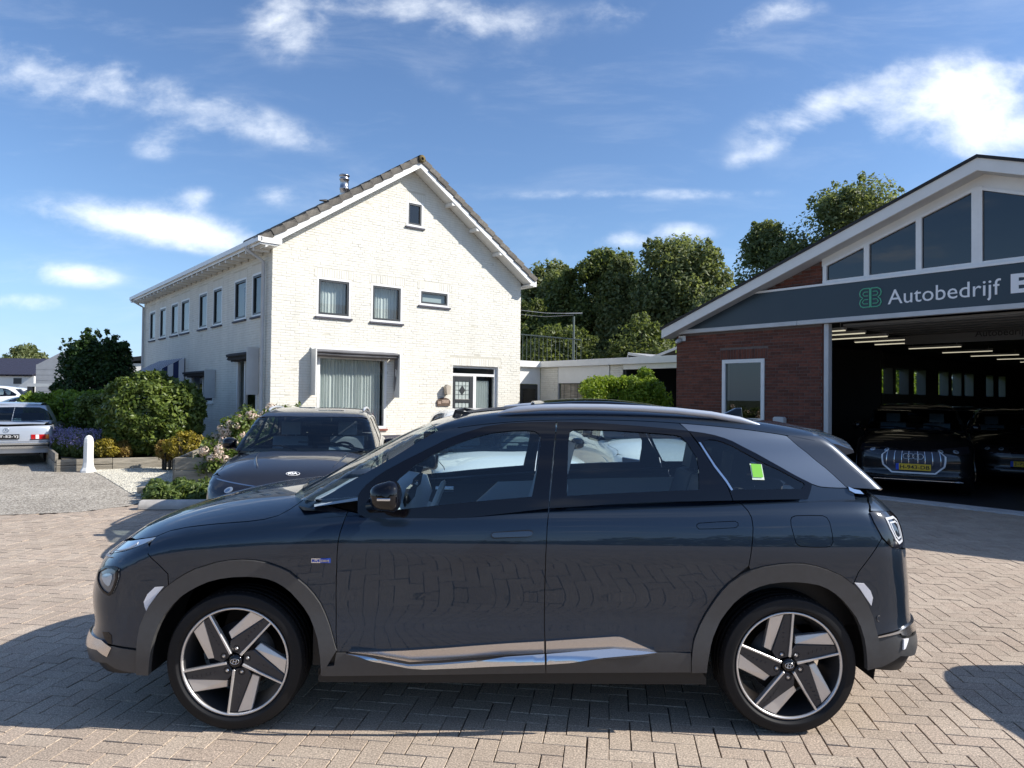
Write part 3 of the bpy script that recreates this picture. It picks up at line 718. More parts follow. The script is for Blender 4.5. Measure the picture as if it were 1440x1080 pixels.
o = raw('roof_tiles', V, Fc, M_tile, parent=roof, rnd=rn); tag(o, kind='stuff')
# verge tiles: big angled pieces picked apart one by one
for side in (0, 1):
    cs, sn, step, x0, z0 = GEO[side]; xsgn = 1 if side == 0 else -1
    mb = MB(); L_ = step * 1.04
    pts = [(0, 0), (L_, -.028), (L_, .115), (0, .150)]
    mb.prism([(p[0], p[1]) for p in pts], (cs * xsgn, 0, sn), (-sn * xsgn, 0, cs), (0, 1, 0), .28); proto = mb.build('verge_tile', M_tileo, roof, bevel=.008)
    for r_ in range(rows):
        o = proto if r_ == 0 else proto.copy()
        if r_: COL.objects.link(o); o.parent = roof
        d = r_ * step + rg.normal(0, .006); o.location = (x0 + d * cs * xsgn, -OV - .055 + rg.normal(0, .006), z0 + .135 + d * sn + rg.normal(0, .003))
mbm = MB(); mbm.lathe([(.13, 0), (.13, .40)], (0, 0, 0), (0, 1, 0), 12, a0=PI * .98, a1=PI * 2.02); ridge0 = mbm.build('ridge_tile', M_tileo, roof)
for k in range(36):
    o = ridge0 if k == 0 else ridge0.copy()
    if k: COL.objects.link(o); o.parent = roof
    o.location = (TA, -OV - .06 + k * .37, ZAP + .15 + rg.normal(0, .004)); o.rotation_euler = (rg.normal(0, .01), 0, 0)
lic = MB(); lic.lathe([(0, -.01), (.09, 0), (.10, .03), (.04, .04)], (TA, -OV - .07, ZAP + .18), (0, -1, 0), 12); lic.build('ridge_end', mat('lichen', (.15, .115, .05), .95, var=.4, vscale=20), roof)
# flue and small roof fitting
fl = at(484, 262, 19.6); inv = Matrix.Rotation(-HA, 3, 'Z')
def hloc(p): v_ = inv @ (Vector(p) - Vector((-5.52, 16.24, 0))); return v_
f0 = hloc(at(484, 272, 19.3)); mb = MB()
mb.lathe([(.15, -.35), (.12, -.10), (.115, .10), (.13, .11), (.13, .14), (.115, .15), (.115, .36), (.135, .37), (.135, .39), (.115, .40), (.115, .46), (.14, .47), (.14, .50), (0, .51)], f0, (0, 0, 1), 20)
mb.build('flue', M_steel, house)
f1 = hloc(at(456, 284, 19.2)); mb = MB(); mb.tube([f1 - Vector((0, 0, .15)), f1 + Vector((0, 0, .03))], .02); mb.tube([f1 + Vector((-.14, 0, .02)), f1 + Vector((.05, 0, .04)), f1 + Vector((.1, 0, .06))], [.015, .04, .02]); mb.build('roof_vent', M_black, house)
# wall lamp and plaque (separate things fixed to the wall)
wl = empty('wall_lamp', tuple(Vector((-5.52, 16.24, 0)) + Matrix.Rotation(HA, 3, 'Z') @ Vector((4.77, -.012, 1.72))), HA, 'small beige wall lamp fixed above the brown plaque beside the front door', 'lamp')
mb = MB(); mb.box(-.05, .05, -.04, 0, -.02, .20); mb.build('bracket', M_steel, wl, bevel=.006)
mb = MB(); mb.prism([(-.055, 0), (.055, 0), (.085, .22), (-.03, .27), (-.085, .2)], (1, 0, 0), (0, 0, 1), (0, -1, 0), .13, (0, -.04, 0)); mb.build('lamp_shade', mat('beige_shade', (.42, .37, .30), .5, var=.1), wl, bevel=.01)
pq = empty('plaque', tuple(Vector((-5.52, 16.24, 0)) + Matrix.Rotation(HA, 3, 'Z') @ Vector((4.71, -.012, 1.41))), HA, 'brown arched ceramic name plaque on the white wall left of the front door', 'plaque')
mb = MB(); pts = [(-.20, 0), (.20, 0), (.22, .10)] + [(.22 * math.cos(a), .10 + .13 * math.sin(a)) for a in np.linspace(.2, PI - .2, 9)] + [(-.22, .10)]
mb.prism(pts, (1, 0, 0), (0, 0, 1), (0, -1, 0), .03); mb.build('board', mat('brown_ceramic', (.10, .065, .045), .5, var=.5, vscale=25), pq, bevel=.006)
mb = MB(); mb.box(-.19, -.09, -.04, -.031, .05, .12); mb.box(-.06, .16, -.038, -.031, .07, .16); mb.build('relief', mat('pale_ceramic', (.30, .22, .17), .5, var=.4, vscale=40), pq, bevel=.004)
# things on the window sill inside
for (tx_, col, nm, lab) in ((2.30, (.25, .01, .02), 'vase', 'dark red vase on the window sill, left one behind the grey car'), (2.62, (.30, .01, .02), 'vase', 'dark red vase on the window sill, right one near the window frame')):
    P = Vector((-5.52, 16.24, 0)) + Matrix.Rotation(HA, 3, 'Z') @ Vector((tx_, .16, .90))
    mb = MB(); mb.lathe([(0, 0), (.06, 0), (.07, .12), (.075, .30), (.06, .31), (.055, .29)], P, (0, 0, 1), 20); o = mb.build('vase', mat('red_glaze', (.28, .012, .018), .2), None)
    tag(o, lab, 'vase', 'red vases on the sill')
# ------------------------------------------------------------------ the showroom (garage)
G0 = Vector((3.64, 15.95, 0)); RH = Matrix.Rotation(HA, 3, 'Z')
gar = empty('showroom', tuple(G0), HA, 'dark red brick car showroom with a navy sign band and a wide open front', 'building')
def GL_(t, z, d=0.): return (d, -t, z)         # facade coordinate, height, depth inside
AF, NF, ZZ = (0, -1, 0), (-1, 0, 0), (0, 0, 1)
brick_wall('front', (0, 0, 0), AF, NF, [(.06, 0), (3.42, 0), (3.42, 3.12), (.06, 3.12)], [(1.26, 2.24, 1.22, 2.50)], M_mort, M_redb, gar, proud=.006, soldiers=[(1.20, 2.30, 2.505, 2.71)], single=300, msingle=M_redbo, seed=21)
brick_wall('upper', (0, 0, 0), AF, NF, [(2.12, 3.84), (3.42, 3.84), (3.42, 4.29)], [], M_mort, M_redb, gar, proud=.006, seed=22)
window(gar, (0, 0, 0), AF, NF, 1.26, 2.24, 1.22, 2.50, frame=.075, sashes=False, depth=.05, sill=True, sillm=M_whiteb, pm=glass('office_glass', (.5, .6, .55), .55))
mb = MB()
def gbox(m_, t0, t1, z0, z1, d0, d1, i=0): m_.box(d0, d1, -t1, -t0, z0, z1, i)
gbox(mb, 3.42, 3.46, 0, 3.12, -.0, .3); mb.build('reveal', M_redb, gar)
mb = MB(); gbox(mb, .06, .36, 0, 3.1, .28, .30); mb.build('reveal', M_redb, gar)
def rakez(t): return 3.01 + .368 * (min(t, 12.18 - t) + .08)
# fascia boards of the two slopes
mb = MB()
def slope_pl(m_, dz0, dz1, d0, d1, i=0, ext=.0, TL=-.08, TR=12.26):
    for (ta, tb) in ((TL - ext, 6.09), (TR + ext, 6.09)):
        za = rakez(ta); zb = rakez(6.09)
        V = [GL_(ta, za + dz0, d0), GL_(tb, zb + dz0, d0), GL_(tb, zb + dz1, d0), GL_(ta, za + dz1, d0), GL_(ta, za + dz0, d1), GL_(tb, zb + dz0, d1), GL_(tb, zb + dz1, d1), GL_(ta, za + dz1, d1)]
        m_.add(V, [(0, 1, 2, 3), (4, 7, 6, 5), (0, 4, 5, 1), (3, 2, 6, 7), (0, 3, 7, 4), (1, 5, 6, 2)], i)
slope_pl(mb, .0, .195, -.36, -.32); rf = mb.build('fascia', M_lgrey if False else M_white, gar)
mb = MB(); slope_pl(mb, .197, .245, -.39, 23, ext=.03); roof_g = mb.build('roof', mat('bitumen', (.012, .012, .014), .7), gar)
mb = MB(); slope_pl(mb, .0, .03, -.32, 0.02); mb.build('soffit', M_lgrey, roof_g)
# white panel and raking glazing in the gable
pl_ = [(3.46, 4.05), (3.46, rakez(3.46) - .0), (5.98, rakez(5.98) - .0), (8.5, rakez(8.5) - .0), (8.5, 3.9)]
mull = [3.50, 4.265, 5.13, 5.99, 6.85, 7.72, 8.46]; gt = lambda t: 4.195 + .362 * (min(t, 11.98 - t) - 3.5)
mb = MB(); 
top = [(3.44, rakez(3.44)), (5.98, rakez(5.98)), (8.52, rakez(8.52))]
mb.prism([(3.44, gt(3.44) + .0), (5.99, gt(5.99) + .0), (8.52, gt(8.52)), (8.52, rakez(8.52)), (6.09, rakez(6.09)), (3.44, rakez(3.44))], AF, ZZ, NF, .05); mb.build('gable_panel', M_white, gar)
mb = MB()
for k, t in enumerate(mull):
    hw = .035 if k == 0 else (.075 if k == 3 else .045)
    gbox(mb, t - hw, t + hw, 3.88, gt(t) - .0, -.07, .02)
for k in range(6):
    for sgn, wd in ((0, .04),):
        ta, tb = mull[k], mull[k + 1]
        V = [GL_(ta, gt(ta) - .04, -.068), GL_(tb, gt(tb) - .04, -.068), GL_(tb, gt(tb) + .01, -.068), GL_(ta, gt(ta) + .01, -.068)]
        mb.add(V + [tuple(np.array(v_) + np.array((.05, 0, 0))) for v_ in V], [(0, 1, 2, 3), (4, 7, 6, 5), (0, 4, 5, 1), (1, 5, 6, 2), (2, 6, 7, 3), (3, 7, 4, 0)])
gbox(mb, 3.46, 8.50, 3.84, 3.90, -.069, .02)
fr = mb.build('glazing_frame', M_whiteb, gar)
M_gg = glass('gable_glass', (.16, .22, .34), .30)
for k in range(6):
    ta, tb = mull[k], mull[k + 1]; mb = MB(); mb.add([GL_(ta, 3.88, -.02), GL_(tb, 3.88, -.02), GL_(tb, gt(tb), -.02), GL_(ta, gt(ta), -.02)], [(0, 1, 2, 3)]); mb.build('pane', M_gg, fr, fixn=False)
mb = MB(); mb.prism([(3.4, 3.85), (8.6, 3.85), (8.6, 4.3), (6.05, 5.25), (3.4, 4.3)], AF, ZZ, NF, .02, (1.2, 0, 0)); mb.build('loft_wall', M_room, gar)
brick_wall('upper', (0, 0, 0), AF, NF, [(8.54, 3.84), (9.9, 3.84), (8.54, 4.33)], [], M_mort, M_redb, gar, proud=.006, seed=23)
# sign band and trims
mb = MB(); mb.prism([(-.12, 3.19), (12.4, 3.19), (10.7, 3.80), (1.63, 3.80)], AF, ZZ, NF, .10, (0, 0, 0)); sign = mb.build('sign_band', M_navy, gar)
mb = MB(); gbox(mb, -.16, 2.98, 3.105, 3.188, -.12, .0); gbox(mb, 2.985, 8.0, 3.105, 3.188, -.12, .0); gbox(mb, 8.005, 12.4, 3.105, 3.188, -.12, 0); mb.build('lower_trim', M_lgrey, sign, bevel=.006)
mb = MB(); gbox(mb, 1.60, 10.7, 3.802, 3.842, -.12, .0); mb.build('upper_trim', M_whiteb, sign)
RIGHT = Vector((0, -1, 0)); UPV = Vector((0, 0, 1))
tx = text_mesh('lettering', 'Autobedrijf', 1, M_lettw, sign, .003); place_on(tx, Vector(GL_(4.65, 3.265, -.105)), RIGHT, UPV, width=1.68)
tx = text_mesh('lettering', 'Boere', 1, M_lettw, sign, .003, bold=.035); place_on(tx, Vector(GL_(6.46, 3.34, -.105)), RIGHT, UPV, width=1.5, height=.30)
# green double-B emblem made of bent strips
mb = MB()
def strip(pts, r=.011): mb.tube([GL_(4.17 + p[0], 3.33 + p[1], -.108) for p in pts], r, 8)
def bshape(x0, s, k):       # outline letter B, mirrored when s = -1, k = inset
    out = [(0, k), (.11, k), (.155, .02 + k), (.175 - k, .07), (.16 - k * .5, .13), (.12, .165)]
    o2 = [(.12, .165), (.165 - k, .20), (.175 - k, .25), (.16 - k * .5, .30 - k), (.11, .33 - k), (0, .33 - k)]
    return [(x0 + s * p[0], p[1]) for p in out + o2[1:]]
for s, x0 in ((1, .195), (-1, .175)): strip(bshape(x0, s, 0)); strip([(x0, 0), (x0, .33)])
for s, x0 in ((1, .225), (-1, .145)):
    strip([(x0, .06), (x0 + s * .07, .06), (x0 + s * .10, .09), (x0 + s * .07, .135), (x0, .135)], .009); strip([(x0, .20), (x0 + s * .07, .20), (x0 + s * .09, .235), (x0 + s * .07, .27), (x0, .27)], .009)
mb.build('emblem', M_green, sign)
# door post, threshold, interior
mb = MB(); gbox(mb, 3.475, 3.56, 0, 3.10, -.03, .10); mb.build('door_post', M_lgrey, gar)
mb = MB(); gbox(mb, .3, 12.0, -.02, .022, -.34, .02); mb.build('threshold', mat('threshold_concrete', (.50, .50, .50), .8, var=.15, vscale=2), gar)
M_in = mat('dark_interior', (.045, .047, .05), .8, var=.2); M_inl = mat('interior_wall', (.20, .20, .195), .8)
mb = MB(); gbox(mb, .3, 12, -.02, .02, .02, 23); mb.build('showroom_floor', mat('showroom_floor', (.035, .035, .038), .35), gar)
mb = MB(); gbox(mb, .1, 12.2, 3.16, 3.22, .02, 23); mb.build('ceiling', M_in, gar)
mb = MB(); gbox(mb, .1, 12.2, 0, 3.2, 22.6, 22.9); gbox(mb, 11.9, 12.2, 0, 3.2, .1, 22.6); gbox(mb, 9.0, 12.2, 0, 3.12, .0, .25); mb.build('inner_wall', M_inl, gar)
LW = [(7.2, 8.1), (8.4, 9.25), (9.5, 10.45), (10.65, 11.6), (12.0, 12.95), (14.0, 14.9), (15.2, 16.1), (16.4, 17.3), (18.6, 19.4), (20.0, 20.8)]
mb = MB(); prev = .3
for (q0, q1) in LW + [(22.6, 22.6)]:
    gbox(mb, .0, .3, 0, 3.16, prev, q0); 
    if q1 < 22.5: gbox(mb, .0, .3, 0, 1.88, q0, q1); gbox(mb, .0, .3, 2.72, 3.16, q0, q1)
    prev = q1
lw = mb.build('left_wall', M_inl, gar)
for (q0, q1) in LW:
    mb = MB(); gbox(mb, .02, .06, 1.88, 1.92, q0, q1); gbox(mb, .02, .06, 2.68, 2.72, q0, q1); gbox(mb, .02, .30, 1.90, 2.72, q1 - .02, q1 - .001); gbox(mb, .02, .06, 1.92, 2.68, q0, q0 + .04)
    w_ = mb.build('window', mat('reveal_white', (.42, .44, .46), .7), gar)
    mb = MB(); mb.add([GL_(.04, 1.9, q0), GL_(.04, 1.9, q1), GL_(.04, 2.7, q1), GL_(.04, 2.7, q0)], [(0, 1, 2, 3)]); mb.build('pane', M_winglass, w_, fixn=False)
mb = MB(); gbox(mb, 3.7, 8.9, 3.06, 3.10, .25, 2.9)
for k in range(6): gbox(mb, 3.7, 8.9, 3.045, 3.06, .35 + k * .45, .70 + k * .45)
od = mb.build('overhead_door', mat('door_underside', (.20, .195, .185), .6, var=.15), gar)
mb = MB(); gbox(mb, 3.7, 8.9, 2.86, 3.055, 2.92, 2.95); hd = mb.build('header_board', mat('header_grey', (.16, .16, .155), .7), gar)
tx = text_mesh('lettering', 'Autobedrijf Boere', 1, M_black, hd, .002, bold=.01); place_on(tx, Vector(GL_(5.0, 2.91, 2.915)), RIGHT, UPV, width=1.35)
M_lamp = emit('tube_light', (1.0, .93, .70), .42)
names = ['first', 'second', 'third', 'fourth', 'fifth', 'sixth', 'seventh', 'eighth', 'ninth', 'tenth', 'eleventh']
for k, q in enumerate([.55, 1.35, 2.35, 3.45, 4.45, 6.35, 8.5, 10.6, 12.8, 15.0]):
    L = empty('ceiling_light', tuple(G0 + RH @ Vector(GL_(3.0, 3.0, q))), HA, f'{names[k]} long ceiling tube light from the front, hanging inside the open showroom', 'ceiling light', 'tube lights in the showroom')
    mb = MB(); mb.box(-.05, .05, -.60, .60, .02, .07); mb.tube([(0, -.5, .07), (0, -.5, .16)], .006, 6); mb.tube([(0, .5, .07), (0, .5, .16)], .006, 6); mb.build('housing', M_lgrey, L)
    mb = MB(); mb.box(-.022, .022, -.59, .59, .0, .02); mb.build('tube', M_lamp, L)
# camera and charger on the wall
cc = empty('security_camera', tuple(G0 + RH @ Vector(GL_(.22, 2.98, -.01))), HA, 'small white security camera under the sign at the left corner of the brick showroom', 'camera')
mb = MB(); mb.box(-.03, 0, -.10, .08, -.03, .09); mb.build('bracket', M_white, cc, bevel=.008)
mb = MB(); mb.lathe([(0, -.02), (.05, -.015), (.055, .02), (.045, .10), (.03, .13), (0, .13)], (-.05, .02, -.01), (-.7, .1, -.25), 16); mb.build('housing', M_lgrey, cc)
ev = empty('charging_box', tuple(G0 + RH @ Vector(GL_(2.61, 1.02, -.015))), HA, 'grey and white wall charging box on the brick wall right of the showroom window', 'charger')
mb = MB(); mb.prism([(-.115, 0), (.115, 0), (.115, .30), (.085, .325), (-.085, .325), (-.115, .30)], AF, ZZ, NF, .12); mb.build('housing', M_lgrey, ev, bevel=.012)
mb = MB(); mb.prism([(-.065, .02), (.065, .02), (.065, .19), (.04, .21), (-.04, .21), (-.065, .19)], AF, ZZ, NF, .012, (-.121, 0, 0)); mb.build('socket_panel', M_plblue and mat('dark_panel', (.02, .022, .035), .3), ev, bevel=.004)

# ------------------------------------------------------------------ the low annex between house and showroom
AX = Vector((.89, 22.2, 0)); ann = empty('annex', tuple(AX), HA, 'low white flat roofed annex with a dark door linking the house and the showroom', 'building')
def abox(m_, q0, q1, z0, z1, d0, d1): m_.box(d0, d1, -q1, -q0, z0, z1)
mb = MB(); abox(mb, -.02, 5.4, 2.60, 2.78, -.14, 2.6); mb.box(-1.4, -.02 - .12, -.14, 2.0, 2.60, 2.78); mb.build('fascia', M_whiteb, ann)
brick_wall('pier', (0, 0, 0), AF, NF, [(0, 0), (.80, 0), (.80, 2.6), (0, 2.6)], [], M_greyw, M_cream, ann, seed=31)
brick_wall('pier', (0, 0, 0), AF, NF, [(2.95, 0), (3.43, 0), (3.43, 2.6), (2.95, 2.6)], [], M_greyw, M_cream, ann, seed=32)
mb = MB(); abox(mb, .84, 2.93, 2.10, 2.597, -.02, .03); mb.build('white_panel', M_white, ann)
mb = MB(); abox(mb, .80, .84, 0, 2.6, -.01, .05); mb.build('post', M_grey, ann)
for k in range(14):
    mb = MB(); abox(mb, .86 + k * .148, .86 + k * .148 + .138, .02, 2.08, .06 + (k % 2) * .012, .085 + (k % 2) * .012)
    mb.build('plank', M_wood, ann)
mb = MB(); abox(mb, 3.45, 5.4, 2.46, 2.597, -.02, .10); abox(mb, 5.25, 5.35, 0, 2.46, 0, .1); mb.build('beam', M_whiteb, ann)
mb = MB(); abox(mb, 3.43, 5.5, 0, 2.6, 2.4, 2.5); abox(mb, 3.43, 3.5, 0, 2.6, .05, 2.4); abox(mb, .85, 3.43, 0, 2.6, .15, .2); mb.build('back_wall', M_room, ann)
mb = MB(); mb.box(-1.4, -.02, .0, .06, 2.08, 2.6); mb.box(-.10, -.02, .0, .06, 0, 2.08); mb.build('porch_wall', M_whiteb, ann)
mb = MB(); mb.box(-.80, -.10, .02, .08, .04, 2.06); ad = mb.build('side_door', M_dark, ann)
mb = MB(); mb.box(-.70, -.20, .012, .019, .3, 1.93); mb.build('pane', glass('dark_door_glass', (.3, .36, .36), .3), ad)
mb = MB(); abox(mb, -.02, 5.4, 2.75, 2.79, 0, 2.5); mb.build('flat_roof', M_grey, ann)
# folded plate roofs behind
fz = empty('folded_roof', tuple(AX), HA, 'zigzag roof edge of low folded canopies rising behind the white annex', 'roof')
pts = [(.0, 2.86), (.10, 3.20), (1.15, 3.02), (2.6, 3.42), (4.4, 3.17), (5.2, 3.12), (6.9, 3.62), (8.4, 3.42)]
mb = MB()
for k in range(len(pts) - 1):
    (q0, z0), (q1, z1) = pts[k], pts[k + 1]
    V = [(4.0, -q0, z0), (4.0, -q1, z1), (4.0, -q1, z1 + .05), (4.0, -q0, z0 + .05), (8, -q0, z0), (8, -q1, z1), (8, -q1, z1 + .05), (8, -q0, z0 + .05)]
    mb.add(V, [(0, 1, 2, 3), (4, 7, 6, 5), (0, 4, 5, 1), (3, 2, 6, 7), (0, 3, 7, 4), (1, 5, 6, 2)])
mb.build('roof_sheet', M_grey, fz)
mb = MB()
for k in range(len(pts) - 1):
    (q0, z0), (q1, z1) = pts[k], pts[k + 1]
    V = [(3.93, -q0, z0 - .03), (3.93, -q1, z1 - .03), (3.93, -q1, z1 + .06), (3.93, -q0, z0 + .06), (3.99, -q0, z0 - .03), (3.99, -q1, z1 - .03), (3.99, -q1, z1 + .06), (3.99, -q0, z0 + .06)]
    mb.add(V, [(0, 1, 2, 3), (4, 7, 6, 5), (0, 4, 5, 1), (3, 2, 6, 7), (0, 3, 7, 4), (1, 5, 6, 2)])
mb.build('edge_trim', M_white, fz)
mb = MB(); mb.box(4.3, 4.4, -8.4, 0, 0, 3.02); mb.build('inner_wall', M_room, fz)
# roof-terrace railing with a washing-line post
p0, p1 = at(724, 469.5, 26), at(817, 478, 25); rl = empty('balcony_railing', (0, 0, 0), 0, 'grey metal railing with thin balusters on the flat roof behind the house', 'railing')
M_rail = mat('dull_green_grey_metal', (.10, .13, .125), .6)
mb = MB(); mb.tube([p0, p1], .022, 8); mb.tube([p0 - [0, 0, .95], p1 - [0, 0, .95]], .015, 8); mb.build('handrail', M_rail, rl)
N = 17; proto = None
for k in range(N):
    P = p0 + (p1 - p0) * k / (N - 1)
    if proto is None: mb = MB(); mb.tube([(0, 0, 0), (0, 0, -.95)], .008, 6); proto = o = mb.build('baluster', M_rail, rl)
    else: o = proto.copy(); COL.objects.link(o); o.parent = rl
    o.location = P
q = at(807, 445, 25.2); wp = empty('washing_line_post', tuple(q), 0, 'thin grey post with stretched line above the balcony railing', 'post')
mb = MB(); mb.tube([(0, 0, 0), (0, 0, -1.9)], .035, 8); mb.build('post', M_rail, wp)
mb = MB(); mb.tube([(-2.0, .3, .25), (-1, .1, .12), (.3, 0, .10)], .012, 6); mb.tube([(-2.0, .5, .12), (-1, .2, .0), (0, 0, .05)], .008, 6); mb.tube([(-.3, 0, .1), (.3, 0, .12)], .02, 6); mb.build('line', M_grey, wp)
mb = MB(); mb.box(-1.5, .3, 20, 26.5, 0, 2.7); o = mb.build('terrace_block', M_cream, None); o.data.transform(Matrix.Translation((0, 3.4, 0))); tag(o, 'low white block carrying the roof terrace behind the house', 'building')
o.location = (-1.2, 1.0, 0)
# ------------------------------------------------------------------ foliage
def leaves(name, C, R, n, size, m, parent=None, seed=1, shell=.55, flat=.25, up=.35, aspect=.55, kind=None):
    """n rhombic leaves spread through ellipsoidal lobes with centres C (k,3) and radii R (k,3)."""
    rg = np.random.default_rng(seed); C, R = np.asarray(C, float), np.asarray(R, float)
    wgt = R.prod(1) ** (2 / 3); k = rg.choice(len(C), n, p=wgt / wgt.sum())
    d = rg.normal(size=(n, 3)); d /= np.linalg.norm(d, axis=1)[:, None]
    rr = shell + (1.06 - shell) * rg.random(n) ** .6
    P = C[k] + d * R[k] * rr[:, None]
    nr = d * .6 + rg.normal(size=(n, 3)) * .55 + np.array([0, 0, up]); nr /= np.linalg.norm(nr, axis=1)[:, None]
    t = np.cross(nr, rg.normal(size=(n, 3))); t /= np.linalg.norm(t, axis=1)[:, None]; b = np.cross(nr, t)
    s = size * rg.uniform(.6, 1.25, n)[:, None]
    V = np.stack([P - t * s, P + b * s * aspect - nr * s * flat * .4, P + t * s, P - b * s * aspect - nr * s * flat * .4], 1).reshape(-1, 3)
    o = raw(name, V, np.arange(n * 4).reshape(-1, 4), m, parent, rnd=rg.random(n)); o['kind'] = 'stuff' if kind is None else kind
    return o
LM_tree = leafmat('leaf_tree', (.048, .072, .020), (.185, .215, .070), .45)
LM_tree2 = leafmat('leaf_poplar', (.070, .095, .034), (.245, .27, .12), .45)
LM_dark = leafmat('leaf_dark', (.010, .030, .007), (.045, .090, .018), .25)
LM_bush = leafmat('leaf_laurel', (.040, .072, .012), (.175, .225, .050), .25, .36)
LM_lime = leafmat('leaf_lime', (.070, .13, .012), (.24, .33, .035), .30)
LM_yel = leafmat('leaf_yellow', (.16, .13, .015), (.38, .30, .04), .30)
LM_or = leafmat('leaf_orange', (.20, .11, .03), (.32, .24, .06), .3)
LM_lav = leafmat('lavender_flower', (.17, .15, .34), (.38, .35, .62), .3)
LM_grn = leafmat('leaf_grass', (.05, .09, .02), (.16, .21, .06), .3)
LM_fl = leafmat('hydrangea_petal', (.60, .40, .34), (.80, .72, .62), .2, .6)
M_bark = mat('bark', (.07, .055, .04), .9, var=.4, vscale=8, bump=.02, bscale=6)

def tree(px0, px1, ytop, Y, label, m, seed, n=20000, zb=.3, size=.17, group=None, nl=46, squash=1.0):
    rg = np.random.default_rng(seed); a_, b_ = at(px0, ytop, Y), at(px1, ytop, Y); top = at((px0 + px1) / 2, ytop, Y)[2]
    cx = (a_[0] + b_[0]) / 2; rx = (b_[0] - a_[0]) / 2 * 1.14; n = int(n * 2.0); size = size * .74; z0 = top * zb; cz = (top + z0) / 2; rzz = (top - z0) / 2
    t = empty('tree', (cx, Y, 0), 0, label, 'tree', group)
    lob = []
    for k in range(nl):
        for _ in range(30):
            q = rg.uniform(-1, 1, 3)
            if np.linalg.norm(q * [1, 1, .9]) < .98: break
        r = rg.uniform(.13, .30)
        q *= (1 - r * .75)
        wtop = 1 - .35 * max(0, q[2]) ** 1.5
        lob.append((q[0] * rx * wtop, q[1] * rx * .8, cz + q[2] * rzz, r))
    lob = np.array(lob); C = lob[:, :3]; rr = lob[:, 3:4] * np.array([[rx, rx * .9, min(rx, rzz) * squash]])
    # twigs of small lobes at the rim make the outline uneven
    ex = []
    for k in range(nl * 7):
        j = rg.integers(nl); d = rg.normal(size=3); d /= np.linalg.norm(d); ex.append(np.r_[C[j] + d * rr[j] * 1.05, [rg.uniform(.025, .09)]])
    ex = np.array(ex); C2 = np.vstack([C, ex[:, :3]]); R2 = np.vstack([rr, ex[:, 3:4] * np.array([[rx, rx, rx]])])
    leaves('crown', np.vstack([C2, [[0, 0, cz]]]), np.vstack([R2, [[rx * .84, rx * .7, rzz * .86]]]), n, size, m, t, seed, shell=.35)
    mb = MB(); mb.tube([(0, 0, 0), (.1, 0, cz * .5), (-.05, .1, cz), (0, 0, top * .85)], [rx * .09, rx * .07, rx * .05, .03], 10)
    for k in range(9):
        j = rg.integers(nl); zs = rg.uniform(.35, .8) * cz + .1; e = C[j]; mb.tube([(0, 0, zs), tuple(np.array([e[0] * .5, e[1] * .5, (zs + e[2]) / 2 + .2])), tuple(e)], [rx * .035, rx * .022, .02], 7)
    mb.build('trunk', M_bark, t)
    return t
tree(722, 812, 356, 46, 'pale green poplar-like tree behind the right end of the white house', LM_tree2, 1, 17000, .22, .19, 'tall trees behind the annex', nl=44, squash=1.7)
tree(752, 800, 372, 41, 'narrow green tree between the house gable and the broad dark tree', LM_tree2, 12, 7000, .2, .17, 'tall trees behind the annex', nl=22, squash=1.8)
tree(792, 925, 340, 40, 'broad dark green tree in the middle behind the annex', LM_tree, 2, 26000, .25, .165, 'tall trees behind the annex', nl=56)
tree(885, 1032, 318, 37, 'round topped green tree left of the showroom roof tip', LM_tree2, 3, 24000, .25, .16, 'tall trees behind the annex')
tree(960, 1065, 395, 33, 'lower light green tree just behind the showroom eave', LM_tree2, 7, 11000, .2, .14, 'tall trees behind the annex')
tree(1030, 1145, 300, 44, 'smaller loose crowned tree behind the slope of the showroom roof', LM_tree2, 4, 14000, .3, .17, 'trees behind the showroom')
tree(1104, 1318, 246, 42, 'tallest tree, wide and bushy above the showroom roof slope', LM_tree2, 5, 26000, .3, .175, 'trees behind the showroom')
tree(700, 800, 420, 39, 'dark tree filling the gap beside the house corner', LM_tree, 15, 8000, .1, .16, 'tall trees behind the annex')
tree(820, 900, 385, 43, 'pale tree between the two broad trees behind the annex', LM_tree2, 16, 9000, .1, .17, 'tall trees behind the annex')
tree(838, 905, 352, 38, 'tree with a domed top right of the broad dark tree', LM_tree2, 18, 12000, .15, .16, 'tall trees behind the annex', nl=40)
tree(940, 1010, 338, 41, 'full green tree closing the canopy near the showroom', LM_tree, 19, 12000, .15, .16, 'tall trees behind the annex', nl=40)
tree(760, 835, 372, 40, 'bushy tree in the canopy right of the poplar-like tree', LM_tree, 20, 11000, .15, .16, 'tall trees behind the annex', nl=40)
tree(1060, 1180, 330, 46, 'lower bushy tree filling in below the tallest tree', LM_tree, 17, 9000, .1, .17, 'trees behind the showroom')
tree(846, 960, 440, 30, 'low green tree behind the zigzag roof', LM_tree, 8, 11000, .1, .12, 'low trees behind the annex')
tree(722, 850, 448, 31, 'low dark tree behind the balcony railing', LM_tree, 9, 12000, .1, .12, 'low trees behind the annex')
tree(2, 72, 483, 72, 'small distant green tree rising behind the dark roofed workshop', LM_tree2, 10, 7000, .2, .26)
tree(-60, 12, 492, 80, 'distant tree at the left edge behind the workshop', LM_tree, 14, 3000, .2, .3)
dk = tree(84, 188, 466, 21, 'dark green young tree with upright shoots left of the white house', LM_dark, 11, 14000, .12, .075, nl=26)
# upright shoots on the dark tree
rg = np.random.default_rng(5); C = []
for k in range(26):
    x = rg.uniform(-.95, .95); z0 = 3.1 - .5 * x * x; h = rg.uniform(.2, .55)
    for j in range(4): C.append((x + .05 * j * np.sign(x), rg.uniform(-.3, .3), z0 + h * j / 4))
leaves('shoot', C, [(.07, .07, .08)] * len(C), 1500, .06, LM_dark, dk, 6, shell=.1)

